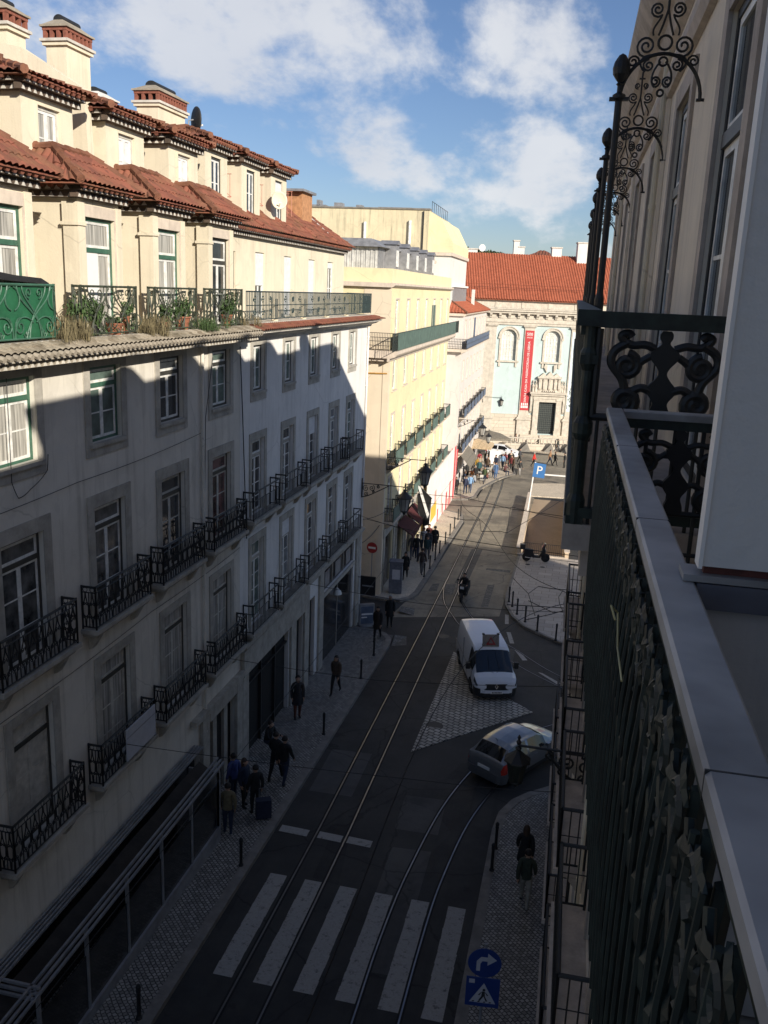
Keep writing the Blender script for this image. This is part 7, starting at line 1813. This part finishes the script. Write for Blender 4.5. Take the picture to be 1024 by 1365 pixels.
# ---------------------------------------------------------------- people (x right, y forward)
def body_mesh(name, pose):
    V, EG, RAD, LAB = [], [], [], []
    def v(p, r, lab, par=None):
        V.append(p); RAD.append(r); LAB.append(lab)
        if par is not None: EG.append((par, len(V) - 1))
        return len(V) - 1
    sit = pose.get('sit', 0); lean = pose.get('lean', 0.0); st = pose.get('step', 0.0); arm = pose.get('arm', st); hz = pose.get('hip', .94)
    L = lambda y, z: (y + lean * max(0, z - hz), z - .25 * abs(lean) * max(0, z - hz))
    def T(x, y, z): yy, zz_ = L(y, z); return (x, yy, zz_)
    pel = v((0, 0, hz), .150, 'top'); wa = v(T(0, 0, hz + .16), .150, 'top', pel); chs = v(T(0, .005, hz + .36), .160, 'top', wa); nb_ = v(T(0, -.005, hz + .50), .085, 'top', chs)
    nk = v(T(0, .01, hz + .56), .052, 'skin', nb_); h0 = v(T(0, .03, hz + .63), .078, 'skin', nk); h1 = v(T(0, .022, hz + .71), .094, 'head', h0); v(T(0, .01, hz + .785), .062, 'head', h1); v(T(0, .122, hz + .665), .014, 'skin', h0)
    for s in (-1, 1): v(T(s * .092, .005, hz + .675), .018, 'skin', h1)
    for s in (-1, 1):
        a = arm * s
        sh = v(T(s * .175, -.005, hz + .455), .086, 'top', nb_)
        if pose.get('reach'):
            el = v(T(s * .25, .16, hz + .22), .050, 'top', sh); wr_ = v(T(s * .24, .40, hz + .18), .034, 'top', el); hd = v(T(s * .23, .46, hz + .18), .034, 'skin', wr_); f = (0, 1, -.15)
        else:
            el = v(T(s * .225, -.03 - a * .16, hz + .19), .066, 'top', sh); wr_ = v(T(s * .222, .05 - a * .34, hz - .04), .048, 'top', el); hd = v(T(s * .220, .07 - a * .40, hz - .10), .034, 'skin', wr_); f = (0, .35, -.94)
        px, py, pz = V[hd]
        for k in range(4):
            o = (k - 1.5) * .019; ln = (.070, .082, .078, .060)[k]
            q = v((px - s * .004, py + f[1] * .035 + o * .9, pz + f[2] * .035 + o * .35), .0095, 'skin', hd); v((px - s * .018, py + f[1] * (.035 + ln) + o, pz + f[2] * (.035 + ln)), .008, 'skin', q)
        q = v((px - s * .03, py + .035, pz - .005), .010, 'skin', hd); v((px - s * .042, py + .055, pz - .035), .008, 'skin', q)
    for s in (-1, 1):
        a = st * s
        hip = v((s * .088, 0, hz - .06), .105, 'legs', pel)
        if sit:
            kn = v((s * .17, .42, hz - .02), .068, 'legs', hip); an = v((s * .16, .40, hz - .40), .045, 'legs', kn); v((s * .16, .40, hz - .46), .045, 'shoe', an); v((s * .17, .54, hz - .48), .038, 'shoe', len(V) - 1)
        else:
            kn = v((s * .095, .03 + a * .22, hz - .44), .076, 'legs', hip); an = v((s * .095, a * .42 - (.05 if a < 0 else 0), hz - .845 + (.05 if a < -.1 else 0)), .044, 'legs', kn); q = v((s * .095, V[an][1], V[an][2] - .05), .045, 'shoe', an); v((s * .11, V[an][1] + .15, V[an][2] - .06 + (-.01 if a > .1 else 0)), .036, 'shoe', q)
    me = bpy.data.meshes.new(name + '_skeleton'); me.from_pydata(V, EG, []); o = bpy.data.objects.new(name, me); COL.objects.link(o)
    o.modifiers.new('skin', 'SKIN'); o.modifiers['skin'].use_smooth_shade = True
    ss = o.modifiers.new('sub', 'SUBSURF'); ss.levels = 1; ss.render_levels = 1
    for i, r in enumerate(RAD): me.skin_vertices[0].data[i].radius = (r, r)
    me.skin_vertices[0].data[0].use_root = True
    dg = bpy.context.evaluated_depsgraph_get(); out = bpy.data.meshes.new_from_object(o.evaluated_get(dg)); out.name = name
    bpy.data.objects.remove(o); bpy.data.meshes.remove(me)
    out.materials.clear()
    for m in ('skin', 'black', 'black', 'black'): out.materials.append(M[m])
    idx = {'skin': 0, 'head': 0, 'top': 1, 'legs': 2, 'shoe': 3}; PV = [Vector(p) for p in V]
    seg = [(a, b) for a, b in EG]
    for p in out.polygons:
        c = p.center; best = None
        for a, b in seg:
            d = PV[b] - PV[a]; t = max(0, min(1, (c - PV[a]).dot(d) / max(d.length_squared, 1e-9))); q = (c - PV[a] - d * t).length - (RAD[a] + (RAD[b] - RAD[a]) * t)
            if best is None or q < best[0]: best = (q, LAB[b] if t > .35 or LAB[a] == 'top' and LAB[b] == 'top' else LAB[a])
        p.material_index = idx[best[1]]; p.use_smooth = True
    return out, T(0, .012, hz + .70)
def hair_mesh(c, long):
    mb = MB(); n, k = 14, 8; vs = []
    for i in range(k + 1):
        el_ = pi / 2 - i / k * (1.75 if not long else 1.9)
        for j in range(n):
            a = 2 * pi * j / n; front = max(0, sin(a)); e = el_ + front * .75 * (i / k)
            r = .112 - .006 * front
            vs.append((c[0] + r * .92 * cos(e) * cos(a), c[1] - .012 + r * 1.05 * cos(e) * sin(a), c[2] + .012 + r * 1.08 * sin(e) - (long * .16 * (i / k) ** 3 * (1 - front))))
    mb.add(vs, [(i * n + j, (i + 1) * n + j, (i + 1) * n + (j + 1) % n, i * n + (j + 1) % n) for i in range(k) for j in range(n)]); me = mb.build('hair', 'hair_dark', None, True); d = me.data; bpy.data.objects.remove(me); return d
POSES = {'walk': dict(step=.62), 'walk2': dict(step=-.55), 'stand': dict(step=.08), 'talk': dict(step=-.10, arm=.25), 'ride': dict(sit=1, hip=.93, lean=.15, reach=1), 'sit': dict(sit=1, hip=.56, lean=.2, reach=1)}
BM = {}
for k, p in POSES.items():
    b, hc = body_mesh('body', p); BM[k] = (b, hair_mesh(hc, 0), hair_mesh(hc, 1))
coat_m = None
def coat_mesh():
    mb = MB(); n = 16
    prof = [(.150, 1.08), (.165, .98), (.180, .86), (.195, .72), (.200, .62)]
    vs = [(r * 1.12 * cos(2 * pi * k / n), r * .98 * sin(2 * pi * k / n) * (1 + .1 * sin(k * 2.1)), z) for r, z in prof for k in range(n)]
    mb.add(vs, [(i * n + k, (i + 1) * n + k, (i + 1) * n + (k + 1) % n, i * n + (k + 1) % n) for i in range(len(prof) - 1) for k in range(n)]); o = mb.build('coat_skirt', 'black', None, True); d = o.data; bpy.data.objects.remove(o); return d
COAT = coat_mesh()
def setm(o, i, m): o.material_slots[i].link = 'OBJECT'; o.material_slots[i].material = m
def person(label, x, y, head, pose='walk', top=(.015, .016, .018), legs=(.02, .022, .03), hair='hair_dark', s=1.0, long=False, coat=False, shoe=(.012, .012, .012), z=None, group=None, bag=None):
    b, hs_, hl = BM[pose]
    o = bpy.data.objects.new('person', b); COL.objects.link(o); tag(o, label, 'person', group or ('people in the sunny square' if y > 76 else 'people on the shaded pavements'))
    zz_ = gz(y) + .13 if z is None else z
    o.location = (x, y, zz_); o.rotation_euler = (0, 0, atan2(-head[0], head[1])); o.scale = (s, s, s)
    setm(o, 1, cloth(top)); setm(o, 2, cloth(legs)); setm(o, 3, cloth(shoe))
    h = bpy.data.objects.new('hair', hl if long else hs_); COL.objects.link(h); h.parent = o
    h.material_slots[0].link = 'OBJECT'; h.material_slots[0].material = M[hair]
    if coat:
        c = bpy.data.objects.new('coat', COAT); COL.objects.link(c); c.parent = o; c.material_slots[0].link = 'OBJECT'; c.material_slots[0].material = cloth(top)
    return o
AW, TO = (.12, 1), (-.1, -1)
BLK, NAVY, GREY, BRN, KHK, RED, BLU, JEAN, PALE, ORG, OLV = (.013, .013, .014), (.02, .03, .06), (.12, .12, .125), (.085, .055, .035), (.15, .125, .07), (.45, .03, .03), (.06, .14, .34), (.05, .07, .12), (.30, .27, .22), (.52, .20, .06), (.035, .045, .03)
person('person with reddish-brown hair in a black coat walking away, ahead of the pale trousers', -.42, 23.0, (0, 1), 'walk', BLK, BLK, 'hair_brown', 1.0, True, True)
person('person in a dark olive jacket and pale trousers walking away on the narrow pavement', -.30, 21.75, (.02, 1), 'walk2', OLV, PALE, 'hair_dark', 1.02, False)
person('woman with long dark hair in a short brown coat walking towards the viewer', -9.16, 33.7, TO, 'walk', BRN, BLK, 'hair_dark', 1.0, True)
person('man in a long dark coat and rust-brown trousers beside the wide dark shopfront', -9.95, 30.9, (.5, -.9), 'stand', (.03, .028, .03), (.11, .04, .028), 'hair_dark', 1.06, False, True)
person('tall person in black on the left of the couple walking away on the near pavement', -9.15, 26.1, AW, 'walk', BLK, BLK, 'hair_dark', 1.05)
person('person in black on the right of the couple walking away on the near pavement', -8.78, 25.95, AW, 'walk2', BLK, NAVY, 'hair_dark', 1.03)
person('person in black standing over the suitcase by the kerb', -9.05, 23.9, (-.6, .6), 'talk', BLK, BLK, 'hair_dark', 1.0)
person('person in dark clothes facing the one with the suitcase', -9.55, 24.2, (.8, -.2), 'stand', NAVY, BLK, 'hair_brown', 1.0, True)
person('person in a khaki jacket with white shoes at the end of the dark cafe enclosure', -9.45, 22.6, (-.3, .9), 'talk', KHK, NAVY, 'hair_dark', 1.0, False, False, (.5, .5, .5))
person('person with a blue and white jacket at the entrance by the cafe enclosure', -10.0, 24.4, (-.8, .4), 'stand', (.05, .07, .22), NAVY, 'hair_dark', 1.0)
person('person seated in dark clothes beside the doorway column', -10.1, 27.9, (.9, -.3), 'sit', BLK, NAVY, 'hair_dark', 1.0, False, z=gz(27.9) + .10)
person('white-haired person in a black coat crossing at the alley corner', -8.85, 43.0, (.2, -1), 'stand', BLK, BLK, 'hair_grey', 1.02, False, True, z=gz(43.0))
person('person in a dark brown coat in front of the white-haired one at the alley corner', -8.95, 40.6, (0, -1), 'walk', (.03, .022, .018), BLK, 'hair_dark', 1.02, True, True)
person('woman in black walking towards the viewer, nearest at the yellow building', -9.75, 51.5, (.1, -1), 'walk', BLK, BLK, 'hair_dark', 1.0, True, True)
person('person in a dark brown coat walking beside the shaded bollards', -8.95, 52.8, (.1, 1), 'walk2', (.05, .035, .03), GREY, 'hair_dark', 1.0)
person('person in a grey jacket in the shaded group by the shop awnings', -10.25, 56.3, (.3, -1), 'walk', GREY, JEAN, 'hair_brown', 1.0)
person('person in black in the middle of the shaded group by the shop awnings', -9.9, 56.1, (0, -1), 'walk2', BLK, NAVY, 'hair_dark', 1.03)
person('person in a dark teal jacket at the kerb side of the shaded group', -9.2, 56.2, (.1, -1), 'walk', (.02, .05, .06), GREY, 'hair_dark', 1.0)
person('tall person in black at the edge of the shadow by the hoarding', -9.15, 58.8, (-.1, 1), 'stand', BLK, BLK, 'hair_dark', 1.06, False, True)
person('person with a white bag strap in the shadow by the hoarding', -9.45, 58.0, (-.1, 1), 'walk', (.06, .06, .07), BLK, 'hair_brown', 1.0)
person('person in a red cap and dark jacket by the hoarding', -9.7, 59.6, (0, -1), 'stand', (.14, .03, .03), BLK, 'hair_dark', 1.0)
person('person in a white jacket half hidden in the group by the hoarding', -9.9, 58.6, (.2, -1), 'talk', (.5, .48, .46), NAVY, 'hair_dark', .98)
person('rider in black sitting on the scooter', -5.73, 49.12, (-.10, -1), 'ride', BLK, BLK, 'hair_dark', 1.0, z=gz(49.1) - .06)
far = [
 ('dark-clothed person standing alone under the corner of the grey awning', -10.75, 80.2, (0, -1), 'stand', BLK, BLK, None), ('person in dark blue beside the one in pale blue on the far corner', -9.95, 80.7, (0, 1), 'walk', (.03, .04, .08), NAVY, None),
 ('person in a pale blue jacket on the far corner', -9.6, 81.4, (0, 1), 'walk2', (.22, .36, .55), JEAN, None), ('person in black crossing between the cafe chairs and the corner', -9.9, 87.6, (.3, -1), 'walk', BLK, BLK, None),
 ('person in a long blue coat at the kerb of the square', -8.1, 90.4, (.4, -1), 'stand', (.07, .13, .25), (.06, .11, .22), 'coat'), ('person in dark red sitting low at the kerb of the square', -7.4, 93.3, (.6, -.6), 'sit', (.10, .04, .04), NAVY, None),
 ('person in black and white stepping off the kerb by the square', -5.9, 94.4, (.5, -.8), 'walk', (.03, .03, .03), (.32, .30, .28), None), ('person in a bright red jacket crossing the road in front of the church', -4.8, 101.0, (1, .1), 'walk', (.62, .03, .02), BLK, None),
 ('person in tan walking with a dark-clothed companion in the square', -3.1, 103.6, (1, 0), 'walk', (.30, .17, .09), NAVY, None), ('dark-clothed companion striding beside the person in tan', -2.5, 103.4, (1, 0), 'walk2', BLK, BLK, None),
 ('person in black on the paved edge of the square at the right', -1.4, 102.3, (-1, 0), 'stand', BLK, BLK, None), ('person in dark clothes walking along the church terrace, left one', -5.1, 115.4, (-1, .2), 'walk', BLK, BLK, None),
 ('person in dark clothes striding along the church terrace, right one', -2.6, 114.6, (1, .1), 'walk', (.03, .035, .03), GREY, None), ('person in a brown jacket by the first stone block', -8.1, 116.2, (1, 0), 'stand', (.14, .06, .04), NAVY, None),
 ('person in dark clothes at the right end of the church terrace', -.4, 113.0, (1, 0), 'walk2', BLK, NAVY, None),
 ('person in an orange jacket at a cafe table in the crowd', -10.4, 88.6, (1, 0), 'sit', ORG, BLK, None), ('person in crimson standing behind the cafe tables', -10.6, 97.0, (.3, -1), 'stand', (.32, .03, .05), BLK, None),
 ('person in dark green standing behind the cafe tables', -9.9, 97.6, (-.3, -1), 'stand', (.03, .06, .03), BLK, None), ('person in pink among the crowd near the white car', -7.9, 98.8, (-.2, -1), 'stand', (.58, .20, .22), (.45, .4, .36), None),
 ('person in black beside the one in pink', -7.3, 98.2, (-.2, -1), 'stand', BLK, BLK, None), ('person in black and red near the kerb behind the blue coat', -7.0, 96.6, (.3, -1), 'talk', (.12, .02, .02), BLK, None),
 ('seated person in dark clothes at the table nearest the road corner', -10.9, 86.6, (1, 0), 'sit', NAVY, BLK, None), ('seated person in grey at the middle cafe table', -9.0, 89.3, (-1, 0), 'sit', GREY, NAVY, None),
 ('seated person in a white shirt at the table by the grey house', -11.4, 90.6, (1, 0), 'sit', (.5, .48, .45), BLK, None), ('seated person in rust red facing the grey house', -10.3, 90.1, (-1, 0), 'sit', (.22, .05, .03), BLK, None),
 ('person in brown standing among the seated crowd', -9.3, 93.8, (0, -1), 'stand', BRN, BLK, None), ('person in a navy coat standing in the thick of the crowd', -8.6, 95.2, (-.5, -.8), 'talk', NAVY, BLK, None),
 ('person in black carrying on past the parasol', -9.6, 95.0, (.2, 1), 'walk', BLK, JEAN, None), ('person in beige standing under the parasol edge', -10.2, 94.2, (.8, -.4), 'stand', (.34, .26, .17), BLK, None), ('person in dark grey standing close to the grey house wall', -11.7, 88.4, (.9, 0), 'stand', (.05, .05, .055), BLK, None),
]
for k, (l, x, y, hd, ps_, tp_, lg, ex) in enumerate(far):
    on = x < -7.2 and 77 < y < 106 or y > 111
    person(l, x, y, hd, ps_, tp_, lg, ('hair_dark', 'hair_brown', 'hair_dark', 'hair_grey')[k % 4], 1.0 + .04 * ((k * 7) % 3 - 1), k % 3 == 0, ex == 'coat', z=gz(y) + (.13 if on else .01) - (.10 if ps_ == 'sit' else 0))
for k, (l, x, y, hd, ps_, tp_, lg) in enumerate([
 ('person in a pale grey hoodie at the table nearest the road corner', -9.7, 86.0, (-1, .3), 'sit', (.3, .3, .31), JEAN), ('person in black with a white shirt front behind the orange jacket', -10.9, 89.0, (.6, -.6), 'stand', (.03, .03, .03), BLK),
 ('person in a teal coat standing by the round table in the crowd', -9.9, 90.9, (.2, -1), 'talk', (.03, .09, .10), BLK), ('person in bright white at the kerb side of the seated crowd', -8.4, 91.2, (-.6, -.5), 'stand', (.55, .53, .50), JEAN),
 ('person in dark red seated close to the kerb of the square', -8.7, 88.2, (-1, 0), 'sit', (.16, .03, .03), BLK), ('person in mustard yellow deep in the crowd', -10.3, 92.8, (.5, -.8), 'stand', (.36, .22, .04), BLK),
 ('person in black passing left of the menu board', -9.7, 96.2, (.4, -.9), 'walk', BLK, BLK), ('person in a sky blue shirt right of the menu board', -8.0, 96.9, (-.3, -.9), 'walk2', (.2, .33, .5), NAVY),
 ('person in brown and black looking into the square from the road', -6.7, 95.6, (-1, -.3), 'stand', BRN, BLK), ('person in dark grey striding past the front of the white car', -6.6, 103.5, (1, -.2), 'walk', (.05, .05, .055), BLK),
 ('person in black walking in front of the grey house door', -11.2, 84.2, (.3, -1), 'walk2', BLK, JEAN), ('person in a pale pink top seated under the parasol', -11.6, 95.4, (1, -.2), 'sit', (.55, .34, .33), BLK),
 ('person in a green parka between the tables and the kerb', -8.9, 87.2, (.2, -1), 'walk', (.05, .075, .03), NAVY), ('person in a charcoal coat behind the seated crowd', -11.0, 93.4, (.9, -.3), 'stand', (.03, .03, .035), GREY),
 ('person in a wine-red coat walking away past the parasols', -8.9, 99.6, (.1, 1), 'walk', (.13, .02, .03), BLK), ('person in a cream coat walking along the far kerb', -7.4, 100.6, (.9, -.1), 'walk2', (.46, .40, .31), BLK)]):
    person(l, x, y, hd, ps_, tp_, lg, ('hair_brown', 'hair_dark', 'hair_grey', 'hair_dark')[k % 4], 1.0 + .03 * (k % 3 - 1), k % 2 == 0, False, z=gz(y) + (.13 if x < -7.3 and y < 103 else .01) - (.10 if ps_ == 'sit' else 0))
su = thing('suitcase', 'dark blue suitcase standing at the kerb beside the person in black', 'suitcase', (-8.72, 23.75, gz(23.7) + .13), .5)
q = MB(); q.hexa([(-.24, -.14, .06), (.24, -.14, .06), (.24, .14, .06), (-.24, .14, .06)], [(-.24, -.13, .68), (.24, -.13, .68), (.24, .13, .68), (-.24, .13, .68)]); q.build('case', cloth((.02, .025, .05)), su)
q = MB(); q.tube([(-.12, .13, .68), (-.12, .13, 1.0), (.12, .13, 1.0), (.12, .13, .68)], .012, 5); q.build('handle', 'zinc', su)
for sx in (-.2, .2): q = MB(); q.lathe([(.03, 0), (.035, .03), (.03, .06)], sx, 0, 8); q.build('wheel', 'rubber', su)
